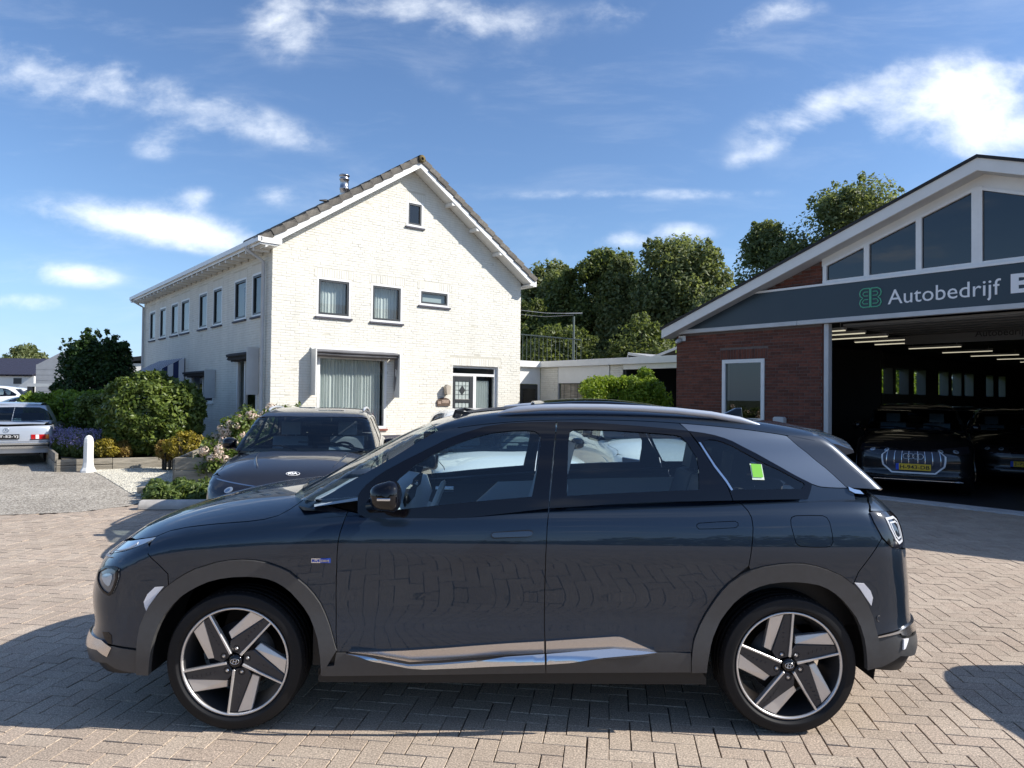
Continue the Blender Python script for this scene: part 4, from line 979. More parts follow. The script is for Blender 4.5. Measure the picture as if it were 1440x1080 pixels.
def shrub(name, X, Y, rx, ry, z0, z1, n, size, m, label, cat, seed, group=None, lump=.16, box=False, nl=60, fill=True):
    rg = np.random.default_rng(seed); t = empty(name, (X, Y, 0), 0, label, cat, group)
    C = []; R = []; cz, rzz = (z0 + z1) / 2, (z1 - z0) / 2; lr = lump
    for k in range(nl):
        d = rg.normal(size=3); d /= np.linalg.norm(d)
        if box: d = np.sign(d) * np.abs(d) ** .6; d[0] = rg.uniform(-1, 1) if k % 2 else d[0]; d = np.clip(d, -.92, .92)
        C.append((d[0] * (rx - lr * .7), d[1] * (ry - lr * .7), cz + d[2] * (rzz - lr * .7))); R.append((lr, lr, lr * .9))
    leaves('foliage', C, R, n, size, m, t, seed, shell=.45)
    if fill:   # inner leaves keep the bush opaque
        leaves('inner_foliage', [(0, 0, cz)], [(rx * .86, ry * .86, rzz * .86)], n // 4, size * 1.4, m, t, seed + 1, shell=.75)
    mb = MB()
    for k in range(7): an = k * .9; mb.tube([(.1 * math.cos(an), .1 * math.sin(an), 0.0), (rx * .4 * math.cos(an), ry * .4 * math.sin(an), cz), (rx * .6 * math.cos(an), ry * .6 * math.sin(an), z1 * .85)], [.03, .02, .008], 6)
    mb.build('stem', M_bark, t); return t
shrub('round_bush', -8.45, 16.75, 1.17, 1.1, .15, 2.22, 23000, .052, LM_bush, 'large round clipped evergreen bush in front of the house side wall', 'bush', 41, nl=110, lump=.17)
shrub('hedge', -11.7, 19.3, 1.25, .9, .1, 1.78, 16000, .045, LM_lime, 'lime green box hedge behind the lavender', 'hedge', 42, box=True, nl=90)
shrub('hedge', -10.4, 18.4, .75, .8, .1, 1.70, 9000, .045, LM_bush, 'darker green hedge squeezed between the lime hedge and the round bush', 'hedge', 43, box=True, nl=60)
shrub('hedge', 2.72, 17.6, 1.20, .6, .1, 2.27, 24000, .042, leafmat('leaf_lime_bright', (.10, .17, .012), (.34, .42, .05), .40), 'bright green unclipped hedge in front of the annex left of the showroom', 'hedge', 44, box=True, nl=190, lump=.20)
shrub('shrub', 3.1, 17.5, .5, .4, 1.3, 2.48, 2500, .045, LM_lime, 'loose shoots sticking out of the right end of the green hedge', 'shrub', 45, nl=20, fill=False)
for k, (px, Y, r, m, lab) in enumerate([(150, 15.75, .30, LM_yel, 'small yellow green shrub just right of the white bollard'), (172, 15.95, .24, LM_or, 'small orange tinged shrub under the left side of the round bush'), (262, 15.1, .45, LM_yel, 'yellow shrub on the right of the round bush'), (238, 15.4, .30, LM_or, 'brownish shrub at the foot of the round bush'), (290, 15.3, .33, LM_yel, 'yellow green shrub behind the hydrangeas')]):
    p = at(px, 600, Y); shrub('low_shrub', p[0], Y, r, r * .8, .2, .30 + r * 1.3, 2200, .030, m, lab, 'shrub', 50 + k, 'low shrubs in the raised bed', lump=.09, nl=30)
# lavender
def lavender(px, Y, r, seed, lab):
    p = at(px, 600, Y); rg = np.random.default_rng(seed); t = empty('lavender', (p[0], Y, 0), 0, lab, 'lavender', 'lavender plants along the planter')
    V = []; Fc = []; rn = []; C = []
    for k in range(260):
        an = rg.uniform(0, 6.28); q = rg.random() ** .5; bx, by = .12 * q * math.cos(an), .12 * q * math.sin(an); ex, ey = r * q * math.cos(an), r * q * math.sin(an); h = .78 - .25 * q * q + rg.normal(0, .04)
        w = .008; b = len(V); V += [(bx - w, by, .2), (bx + w, by, .2), (ex + w * .5, ey, h), (ex - w * .5, ey, h)]; Fc.append((b, b + 1, b + 2, b + 3)); rn.append(rg.random()); C.append((ex, ey, h))
    o = raw('stems', V, Fc, LM_grn, t, rnd=rn); o['kind'] = 'stuff'
    leaves('flowers', C, [(.022, .022, .05)] * len(C), 1500, .018, LM_lav, t, seed, shell=.1)
    leaves('foliage', [(0, 0, .35)], [(r * .75, r * .75, .25)], 2500, .035, LM_grn, t, seed + 9, shell=.2)
for k, (px, Y, lab) in enumerate([(80, 16.9, 'leftmost lavender, nearest the silver saloon'), (93, 16.5, 'lavender second from the left'), (106, 16.3, 'lavender in the middle of the row'), (119, 16.1, 'lavender right behind the white bollard'), (134, 16.1, 'lavender right of the bollard'), (146, 16.3, 'rightmost lavender touching the round bush')]): lavender(px, Y, .33, 60 + k, 'purple ' + lab)
# hydrangeas with separate flower heads
def hydrangea(pts, Y, seed, lab):
    rg = np.random.default_rng(seed); P = [at(x, y, Y + rg.uniform(-.25, .25)) for x, y in pts]; c = np.mean(P, 0); t = empty('hydrangea', (c[0], c[1], 0), 0, lab, 'hydrangea', 'flowering hydrangeas behind the planter wall')
    mb = MB(); n = 120; V = []; Fc = []; rn = []
    for k in range(n):
        d = rg.normal(size=3); d /= np.linalg.norm(d); d[2] *= .8; p = d * .085; e1 = np.cross(d, rg.normal(size=3)); e1 /= np.linalg.norm(e1); e2 = np.cross(d / np.linalg.norm(d), e1); s = rg.uniform(.012, .018)
        b = len(V); V += [p - e1 * s, p + e2 * s + d * .004, p + e1 * s, p - e2 * s + d * .004]; Fc.append((b, b + 1, b + 2, b + 3)); rn.append(rg.random())
    me = None
    for p in P:
        if me is None: o = raw('flower_head', V, Fc, LM_fl, t, rnd=rn); me = o.data
        else: o = bpy.data.objects.new('flower_head', me); COL.objects.link(o); o.parent = t
        o.location = Vector(p) - t.location; o.rotation_euler = tuple(rg.uniform(0, 6, 3)); sc = rg.uniform(.75, 1.25); o.scale = (sc, sc, sc)
    C = [tuple(Vector(p) - t.location + Vector((rg.normal(0, .12), .12 + rg.normal(0, .07), -.07 + rg.normal(0, .08)))) for p in P for _ in range(2)]
    leaves('foliage', C, [(.16, .14, .14)] * len(C), 130 * len(P), .045, LM_bush, t, seed + 3, shell=.1)
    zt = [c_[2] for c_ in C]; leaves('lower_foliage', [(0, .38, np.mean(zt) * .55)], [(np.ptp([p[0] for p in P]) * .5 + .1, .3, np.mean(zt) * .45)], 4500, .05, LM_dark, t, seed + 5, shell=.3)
    mb = MB()
    for p in P[::2]: q = Vector(p) - t.location; mb.tube([(q.x * .4, .05, .1), (q.x * .8, .05, q.z * .6), tuple(q)], .008, 5)
    mb.build('stem', M_bark, t)
rg = np.random.default_rng(77)
def blob(cx, cy, rx, ry, n): return [(cx + rx * math.sqrt(rg.random()) * math.cos(a), cy + ry * math.sqrt(rg.random()) * math.sin(a)) for a in rg.uniform(0, 6.28, n)]
hydrangea(blob(304, 640, 22, 9, 14) + blob(290, 633, 8, 6, 4), 12.55, 71, 'hydrangea with white flowers hanging over the planter board, lowest of the group')
hydrangea(blob(322, 614, 26, 19, 27), 12.9, 72, 'hydrangea with cream flowers in the middle of the group left of the grey car')
hydrangea(blob(350, 598, 22, 15, 22), 13.3, 73, 'hydrangea with pink tinted flowers right of the cream one')
hydrangea(blob(384, 580, 14, 8, 12), 14.2, 74, 'small hydrangea with fading flowers just above the bonnet of the grey car')
# ground cover in front of the planter
t = empty('ivy', (0, 0, 0), 0, 'green and yellowish creeping plants spilling over the low kerb', 'creeper')
C = []; R = []
for k in range(46):
    px = rg.uniform(214, 310); Y = rg.uniform(10.75, 11.7); p = at(px, 600, Y); C.append((p[0], Y, rg.uniform(.03, .20))); R.append((.13, .13, .10))
leaves('foliage', C, R, 9000, .04, LM_grn, t, 81, shell=.1); leaves('dark_foliage', [(c[0] + .3, c[1] + .25, c[2]) for c in C], R, 5000, .035, LM_bush, t, 82, shell=.1)
# raised bed walls: planks one by one
bed = empty('raised_bed', (0, 0, 0), 0, 'weathered grey timber raised bed holding the front garden plants', 'planter')
pi = [0]
def plankrow(p, q, z0, z1, th=.06, nlen=1.2):
    p, q = np.array(p, float), np.array(q, float); d = q - p; L = np.linalg.norm(d); d /= L; nn = np.array([-d[1], d[0]]); k = max(1, int(round(L / nlen)))
    for j in range(k):
        a_ = p + d * (L * j / k + .004); l_ = L / k - .008; z_ = rg.normal(0, .004); mb = MB()
        mb.frame((a_[0], a_[1], z0 + .004 + z_), (d[0] * l_, d[1] * l_, rg.normal(0, .004)), (nn[0] * th, nn[1] * th, 0), (0, 0, z1 - z0 - .008)); mb.build('plank', M_wood, bed, bevel=.006, seg=1)
plankrow((-9.49, 14.86), (-7.75, 15.95), .0, .13); plankrow((-9.49, 14.86), (-7.75, 15.95), .13, .26)
plankrow((-7.75, 15.95), (-6.75, 15.75), .0, .13); plankrow((-7.75, 15.95), (-6.75, 15.75), .13, .27)
plankrow((-12.6, 19.0), (-9.52, 14.86), .0, .19, nlen=1.5); plankrow((-12.6, 19.0), (-9.52, 14.86), .19, .38, nlen=1.5)
plankrow((-6.72, 15.72), (-5.9, 12.42), 0, .27); plankrow((-6.72, 15.72), (-5.9, 12.42), .27, .54)
plankrow((-5.87, 12.42), (-3.3, 12.42), .12, .34, nlen=2.6); plankrow((-5.87, 12.42), (-3.3, 12.42), .34, .56, nlen=2.6)
for x in (-5.80, -5.1, -4.3): mb = MB(); mb.box(x, x + .08, 12.44, 12.52, 0, .5); mb.build('post', M_wood, bed)
mb = MB(); mb.box(-6.15, -5.6, 11.72, 11.9, 0, .12); mb.build('plank', M_wood, bed, bevel=.01)
o = sheet('soil', [(-9.4, 14.95), (-7.75, 16.0), (-6.75, 15.8), (-5.8, 12.5), (-3.4, 12.5), (-3.4, 16.0), (-6.0, 17), (-9, 20.5), (-12.3, 19.2)], .2, M_earth, bed)
kb = MB(); kb.prism([(0, 0), (.24, 0), (.22, .10), (.16, .13), (.06, .12), (.01, .07)], (0, 1, 0), (0, 0, 1), (1, 0, 0), 1.7); o = kb.build('kerb_stone', M_conc, None, bevel=.02); o.location = (-5.32, 10.15, 0); o.rotation_euler = (0, 0, .12); tag(o, 'low rounded concrete kerb stone at the front corner of the planted bed', 'kerb')
# white bollard
bl = empty('bollard', (-8.86, 14.93, 0), .3, 'white painted bollard with a flared foot beside the raised bed', 'bollard')
mb = MB(); mb.lathe([(.155, 0), (.15, .04), (.115, .10), (.098, .20), (.094, .62), (.085, .70), (.055, .755), (0, .775)], (0, 0, 0), (0, 0, 1), 8, sm=False); mb.build('shaft', mat('bollard_paint', (.83, .82, .78), .6, var=.06, vscale=10), bl, bevel=.01)
# ------------------------------------------------------------------ buildings at the left edge
wk = empty('workshop', (-39, 50, 0), .02, 'distant white workshop with a dark corrugated roof at the left edge', 'building')
mb = MB(); mb.box(-8, 5.3, 0, 8, 0, 2.75); mb.build('wall', M_white, wk)
for k in range(30):
    mb = MB(); x = -8 + k * .445; mb.prism([(0, 2.8), (5, 4.15), (5, 4.22), (0, 2.87)], (0, 1, 0), (0, 0, 1), (1, 0, 0), .40, (x, -.2, 0)); mb.build('roof_panel', mat('corrugated_dark', (.03, .028, .045), .6), wk)
mb = MB(); mb.prism([(-.2, 2.74), (5, 4.10), (10, 2.7)], (0, 1, 0), (0, 0, 1), (1, 0, 0), 13.2, (-8, 0, 0)); mb.build('roof', mat('corrugated_dark2', (.02, .019, .03), .7), wk)
for x in (-.2, 3.9): mb = MB(); mb.box(x, x + .55, -.03, .0, 2.2, 2.6); mb.build('window', M_dark, wk)
mb = MB(); mb.box(-3, -.8, -.04, 0, 0, 1.9); mb.build('door', M_lgrey, wk)
gy = empty('shed', (-30.8, 46, 0), .1, 'grey boarded gable of a distant shed behind the carport', 'building')
mb = MB(); mb.prism([(0, 0), (2.4, 0), (2.4, 4.0), (1.6, 4.3), (0, 3.4)], (1, 0, 0), (0, 0, 1), (0, 1, 0), 6); mb.build('wall', M_grey, gy)
for k in range(9): mb = MB(); mb.box(0, 2.4, -.03, -.005, .3 + k * .35, .3 + k * .35 + .33); mb.build('board', M_grey, gy)
cp = empty('carport', (-24.2, 35.5, 0), .05, 'low carport with a thin white roof edge and dark inside', 'carport')
mb = MB(); mb.box(0, 3.6, 0, 3, 1.92, 2.08); mb.build('roof', M_white, cp)
mb = MB(); mb.box(0, .25, 0, .2, 0, 1.92); mb.box(3.3, 3.5, 0, .2, 0, 1.92); mb.build('post', M_dark, cp)
mb = MB(); mb.box(.2, 3.4, 2.8, 2.9, 0, 1.9); mb.build('back_wall', M_room, cp)
shrub('hedge', -22.2, 34.6, 1.6, .4, .1, 1.45, 2500, .09, LM_lime, 'pale low hedge in front of the carport', 'hedge', 47, box=True, nl=40)
nb = empty('neighbour_house', (-18.6, 33, 0), .35, 'neighbouring white house with a dark roof glimpsed beside the dark tree', 'house')
mb = MB(); mb.box(0, 4.5, 0, 4, 0, 3.05); mb.build('wall', M_white, nb)
mb = MB(); mb.prism([(-.3, 2.95), (4.8, 3.75), (4.8, 3.95), (-.3, 3.15)], (1, 0, 0), (0, 0, 1), (0, 1, 0), 4.4, (0, -.2, 0)); mb.build('roof', M_black, nb)
# greenery beyond the showroom's side windows and round the horizon
o = leaves('green_backdrop', [tuple(G0 + RH @ Vector((d, 3.2 + .6 * math.sin(d * 2), z))) for d in np.arange(5, 24, .8) for z in (1.2, 2.4, 3.4)], [(.8, .7, .8)] * (24 * 3), 16000, .10, LM_lime, None, 91); tag(o, 'leafy hedge seen through the side windows of the showroom', None)
def horizon(name, Y0, x0, x1, h, seed, n, size, lab):
    rg = np.random.default_rng(seed); C = []; R = []
    for x in np.linspace(x0, x1, 70): hh = h * (.6 + .4 * math.sin(x * .13 + seed) + .25 * rg.random()); C += [(x, Y0 + rg.uniform(-3, 3), hh * .35), (x, Y0, hh * .7)]; R += [(abs(x1 - x0) / 90, 2.2, hh * .45)] * 2
    o = leaves(name, C, R, n, size, LM_tree, None, seed); o['label'] = lab
horizon('distant_trees', 130, -190, 200, 7, 92, 16000, 1.1, 'long low line of distant trees on the horizon')
horizon('distant_trees', -38, -75, 75, 6.5, 93, 15000, .6, 'row of trees across the road behind the viewpoint')

# bits of leaf litter and sand on the pavers
rg = np.random.default_rng(31); n = 420; xx = rg.uniform(-6, 6, n); yq = rg.uniform(3.0, 11, n); V = []; Fc = []; rn = []
for k in range(n):
    a_ = rg.uniform(0, 6.28); l_ = rg.uniform(.003, .009); w_ = l_ * rg.uniform(.3, .8); c_, s_ = math.cos(a_), math.sin(a_); z_ = .003 + rg.uniform(0, .003); b = len(V)
    V += [(xx[k] - c_ * l_, yq[k] - s_ * l_, z_), (xx[k] + s_ * w_, yq[k] - c_ * w_, z_ + .002), (xx[k] + c_ * l_, yq[k] + s_ * l_, z_), (xx[k] - s_ * w_, yq[k] + c_ * w_, z_ + .003)]; Fc.append((b, b + 1, b + 2, b + 3)); rn.append(rg.random())
o = raw('leaf_litter', V, Fc, leafmat('dry_leaf', (.22, .17, .10), (.50, .44, .33), .1), None, rnd=rn); tag(o, 'tiny dry leaf bits and grit scattered over the pavers', kind='stuff')
# ------------------------------------------------------------------ car bodies as smooth solids cut into panels
class Spl:      # natural cubic through points, tabulated
    def __init__(s, pts):
        x = np.array([p[0] for p in pts], float); y = np.array([p[1] for p in pts], float); o = np.argsort(x); x, y = x[o], y[o]; n = len(x)
        h = np.diff(x); A = np.eye(n); b = np.zeros(n)
        for i in range(1, n - 1):
            A[i, i - 1] = h[i - 1]; A[i, i] = 2 * (h[i - 1] + h[i]); A[i, i + 1] = h[i]; b[i] = 6 * ((y[i + 1] - y[i]) / h[i] - (y[i] - y[i - 1]) / h[i - 1])
        m = np.linalg.solve(A, b); X = np.linspace(x[0], x[-1], 1200); k = np.clip(np.searchsorted(x, X) - 1, 0, n - 2); t = X - x[k]; u = x[k + 1] - X
        s.X = X; s.Y = m[k] * u ** 3 / (6 * h[k]) + m[k + 1] * t ** 3 / (6 * h[k]) + (y[k] / h[k] - m[k] * h[k] / 6) * u + (y[k + 1] / h[k] - m[k + 1] * h[k] / 6) * t
        s.d0 = (s.Y[1] - s.Y[0]) / (X[1] - X[0]); s.d1 = (s.Y[-1] - s.Y[-2]) / (X[1] - X[0])
    def __call__(s, v):
        r = np.interp(v, s.X, s.Y)
        return r + np.minimum(v - s.X[0], 0) * s.d0 + np.maximum(v - s.X[-1], 0) * s.d1
def smax(a, b, k):
    h = np.maximum(k - np.abs(a - b), 0) / k
    return np.maximum(a, b) + h ** 3 * k / 6
class Solid:
    """side: half width by height; plan: width factor by length; front/rear: x by height, swept back by kf, kr off the centre; top: z by x."""
    def __init__(s, side, plan, front, kf, rear, kr, top, crown, pf=2.6, pr=2.6, pc=3.0, ke=.12, kt=.10, yref=.9, xcf=-1.35, xcr=1.35, R=.9, extra=None):
        s.side, s.plan, s.front, s.rear, s.top = map(Spl, (side, plan, front, rear, top)); s.__dict__.update(kf=kf, kr=kr, crown=crown, pf=pf, pr=pr, pc=pc, ke=ke, kt=kt, yref=yref, xcf=xcf, xcr=xcr, R=R, extra=extra)
    def f(s, P):
        x, y, z = P[:, 0], np.abs(P[:, 1]), P[:, 2]; q = y / s.yref
        fs = y - s.side(z) * s.plan(x); 
        if s.extra is not None: fs = fs - s.extra(x, z)
        ff = s.front(z) + s.kf * q ** s.pf - x; fr = x - s.rear(z) + s.kr * q ** s.pr
        ft = z - s.top(x) + s.crown * q ** s.pc
        r = smax(fs, ff, s.ke); r = smax(r, fr, s.ke); return smax(r, ft, s.kt)
    def grad(s, P, h=.006):
        g = np.stack([s.f(P + e) - s.f(P - e) for e in np.eye(3) * h], 1); return g / (np.linalg.norm(g, axis=1)[:, None] + 1e-12)
    def hit(s, O, D, T, N=90):
        """march rays O + t D, t in [0, T]; first entry into the solid, or closest approach"""
        n = len(O); ts = np.linspace(0, T, N); F_ = np.empty((N, n))
        for i, t in enumerate(ts): F_[i] = s.f(O + D * t)
        ins = F_ < 0; any_ = ins.any(0); k = np.where(any_, ins.argmax(0), F_.argmin(0)); k0 = np.clip(k - 1, 0, N - 1)
        a, b = ts[k0], ts[k]
        for _ in range(26):
            m = (a + b) / 2; neg = s.f(O + D * m[:, None]) < 0; b = np.where(neg & any_, m, b); a = np.where(~neg & any_, m, a)
        t = np.where(any_, (a + b) / 2, ts[k]); return O + D * t[:, None]
    # wall parameters: s runs round the car from nose centre to tail centre, z is height
    def wall(s, UV):
        S, Z = UV[:, 0], UV[:, 1]; n = len(S); D = np.zeros((n, 3)); O = np.zeros((n, 3)); O[:, 2] = Z
        fr = S < s.xcf; re = S > s.xcr; ph = np.where(fr, (s.xcf - S) / s.R, np.where(re, (S - s.xcr) / s.R, 0))
        D[:, 0] = np.where(fr, np.sin(ph), np.where(re, -np.sin(ph), 0)); D[:, 1] = np.cos(ph)
        O[:, 0] = np.where(fr, s.xcf, np.where(re, s.xcr, S)) - D[:, 0] * 1.7; O[:, 1] = -D[:, 1] * 1.7
        return s.hit(O, D, 1.75)
    def inv(s, P):
        x, y, z = P[:, 0], -P[:, 1], P[:, 2]
        S = np.where(x < s.xcf, s.xcf - s.R * np.arctan2(s.xcf - x, y), np.where(x > s.xcr, s.xcr + s.R * np.arctan2(x - s.xcr, y), x)); return np.stack([S, z], 1)
    def topm(s, UV):
        n = len(UV); O = np.stack([UV[:, 0], UV[:, 1], np.full(n, 2.2)], 1); D = np.tile([0, 0, -1.], (n, 1)); return s.hit(O, D, 2.0, 120)
    def SX(s, pts):         # side-view (x, z) points to wall parameters
        P = np.array(pts, float); O = np.stack([P[:, 0], np.full(len(P), -1.7), P[:, 1]], 1); return s.inv(s.hit(O, np.tile([0, 1., 0], (len(P), 1)), 1.7))
    def s_nose(s): return s.xcf - s.R * PI / 2
    def s_tail(s): return s.xcr + s.R * PI / 2

def resample(poly, sp):
    out = []
    for i in range(len(poly)):
        a, b = np.array(poly[i], float), np.array(poly[(i + 1) % len(poly)], float); k = max(1, int(math.ceil(np.linalg.norm(b - a) / sp)))
        out += [a + (b - a) * j / k for j in range(k)]
    return np.array(out)
def smooth_poly(pts, it=1, keep=()):   # Chaikin on an open polyline
    P = [np.array(p, float) for p in pts]
    for _ in range(it):
        Q = [P[0]]
        for a, b in zip(P[:-1], P[1:]): Q += [a * .75 + b * .25, a * .25 + b * .75]
        P = Q + [P[-1]]
    return [tuple(p) for p in P]
def inset(poly, d):
    P = np.array(poly, float); P = P[np.linalg.norm(P - np.roll(P, 1, 0), axis=1) > 1e-5]; ar = .5 * np.sum(P[:, 0] * np.roll(P[:, 1], -1) - np.roll(P[:, 0], -1) * P[:, 1])
    e0 = P - np.roll(P, 1, 0); e1 = np.roll(P, -1, 0) - P; e0 /= np.linalg.norm(e0, axis=1)[:, None]; e1 /= np.linalg.norm(e1, axis=1)[:, None]
    n0 = np.stack([-e0[:, 1], e0[:, 0]], 1); n1 = np.stack([-e1[:, 1], e1[:, 0]], 1); m = n0 + n1; l = np.maximum((m * m).sum(1), .35)[:, None]; return P + m / l * 2 * d * (1 if ar > 0 else -1)
def panel(name, solid, poly, m, parent, space='wall', sp=.03, gap=.0022, off=0., skirt=.012, hole=None, mirror=True, both=True, flatten=None):
    """Cut one body panel out of the solid: outline in parameter space, evenly filled, with exact normals and turned-in edges."""
    P = inset(poly, gap) if gap else np.array(poly, float); B = resample(P, sp); loops = [B]
    if hole is not None: loops.append(resample(np.array(hole, float), sp))
    x0, y0 = B.min(0); x1, y1 = B.max(0); gx, gy = np.meshgrid(np.arange(x0 + sp * .5, x1, sp), np.arange(y0 + sp * .5, y1, sp)); G = np.stack([gx.ravel(), gy.ravel()], 1)
    G = G[inpoly(G[:, 0], G[:, 1], B)] if len(G) else G
    if hole is not None and len(G): G = G[~inpoly(G[:, 0], G[:, 1], loops[1])]
    AB = np.vstack(loops)
    if len(G):
        dm = np.min(np.linalg.norm(G[:, None] - AB[None], axis=2), axis=1); G = G[dm > sp * .45]
    nB = len(AB); V2 = np.vstack([AB, G]) if len(G) else AB
    E = []; b = 0
    for L in loops: E += [(b + i, b + (i + 1) % len(L)) for i in range(len(L))]; b += len(L)
    vo, eo, fo, ov, _, _ = delaunay_2d_cdt([Vector(v) for v in V2.tolist()], E, [], 0, 1e-6)
    VV = np.array([tuple(v) for v in vo]); T = np.array([t for t in fo if len(t) == 3]); c = VV[T].mean(1); k = inpoly(c[:, 0], c[:, 1], B)
    if hole is not None: k &= ~inpoly(c[:, 0], c[:, 1], loops[1])
    T = T[k]
    X = solid.wall(VV) if space == 'wall' else solid.topm(VV); N = solid.grad(X); X = X + N * off
    fn = np.cross(X[T[:, 1]] - X[T[:, 0]], X[T[:, 2]] - X[T[:, 0]]); fl = (fn * N[T].sum(1)).sum(1) < 0; T[fl] = T[fl][:, ::-1]
    Fc = T.tolist(); LN = N[T].reshape(-1, 3); nv = len(X); Vx = X
    if skirt:
        # boundary edges are those used once
        ed = {}
        for t in Fc:
            for i in range(3): a, b_ = t[i], t[(i + 1) % 3]; ed[(a, b_)] = 1
        be = [(a, b_) for (a, b_) in ed if (b_, a) not in ed]
        S1 = []; SF = []; SN = []
        for a, b_ in be:
            q = nv + len(S1); pa, pb = X[a], X[b_]; qa, qb = pa - N[a] * skirt, pb - N[b_] * skirt; S1 += [pa, pb, qb, qa]; SF.append([q, q + 3, q + 2, q + 1]); w = np.cross(qa - pa, pb - pa); w /= np.linalg.norm(w) + 1e-9; SN += [w] * 4
        Vx = np.vstack([X, np.array(S1)]); Fc = Fc + SF; LN = np.vstack([LN, np.array(SN)])
    res = []
    for sgn in ((1, -1) if (both and space == 'wall') else (1,)):
        W = Vx * [1, sgn, 1]; L_ = LN * [1, sgn, 1]
        if sgn > 0: FF, LL = Fc, L_
        else:
            FF = [f[::-1] for f in Fc]; out = []; p = 0
            for f in Fc: out.append(L_[p:p + len(f)][::-1]); p += len(f)
            LL = np.vstack(out)
        me = bpy.data.meshes.new(name); me.from_pydata(W.tolist(), [], FF); me.polygons.foreach_set('use_smooth', [True] * len(FF)); me.update()
        me.normals_split_custom_set(LL.tolist()); res.append(link(name, me, parent, m))
    return res

# paints
def paint(name, col, metal=.35, rough=.32, flake=.04):
    if name in MATS: return MATS[name]
    m = mat(name, col, rough, metal, coat=1.0, coat_r=.014, spec=.3); t = NT(m.node_tree); b = m.node_tree.nodes['Principled BSDF']
    co = t.n('ShaderNodeTexCoord').outputs['Object']; bn = t.n('ShaderNodeBump'); bn.inputs['Distance'].default_value = .00022; bn.inputs['Strength'].default_value = .5
    t.l(t.noise(co, 9, 3, .5), bn.inputs['Height']); t.l(bn.outputs[0], b.inputs['Coat Normal'])
    d = t.noise(co, 260, 2, .6); r = t.m('MULTIPLY_ADD', d, flake, rough); t.l(r, b.inputs['Roughness']); return m
P_blue = paint('dark_blue_metallic', (.013, .026, .047), .6, .36)
P_silver = paint('satin_silver_pillar', (.10, .13, .18), .7, .40)
P_graphite = paint('graphite_metallic', (.036, .038, .046), .5)
P_white = paint('white_car_paint', (.78, .80, .80), 0)
P_black = paint('black_car_paint', (.004, .004, .005), .1)
P_oldsilver = paint('old_silver_paint', (.52, .56, .62), .35, .35)
P_navy = paint('navy_car_paint', (.02, .03, .07), .3)
M_gloss = mat('gloss_black', (.003, .003, .005), .035)
M_clad = mat('grey_cladding', (.055, .055, .056), .42, var=.08, vscale=30, bump=.0003, bscale=600)
M_chrome = mat('satin_chrome', (.68, .70, .73), .2, metal=1)
M_chromep = mat('matte_silver_trim', (.62, .58, .55), .26, metal=1)
M_tyre = mat('tyre_rubber', (.007, .007, .008), .62, bump=.0006, bscale=160, spec=.3)
M_rimd = mat('rim_graphite', (.055, .055, .060), .42, metal=.5)
M_rims = mat('rim_machined', (.66, .645, .63), .33, metal=.7)
M_seat = mat('seat_leather', (.42, .43, .46), .5, var=.1); M_seatd = mat('seat_dark', (.02, .02, .022), .6)
M_int = mat('car_interior', (.50, .55, .62), .7); M_intl = mat('car_interior_light', (.30, .32, .34), .7)
M_cglass = glass('car_glass', (.86, .96, .96), .96); M_dglass = glass('privacy_glass', (.60, .74, .80), .60)
M_wsh = glass('windscreen_glass', (.85, .95, .93), .88)
M_lens = mat('lamp_lens', (.42, .50, .58), .10, metal=.5, coat=1); M_lensd = mat('lamp_dark', (.012, .012, .015), .08, coat=1)
M_red = mat('lamp_red', (.45, .008, .01), .15, coat=1); M_amber = mat('lamp_amber', (.75, .20, .02), .15, coat=1)
M_refl = mat('reflector_white', (.82, .82, .84), .35)
M_led = mat('lamp_light_guide', (.55, .57, .60), .2)
M_fog = mat('fog_lens', (.14, .145, .15), .12, coat=1)

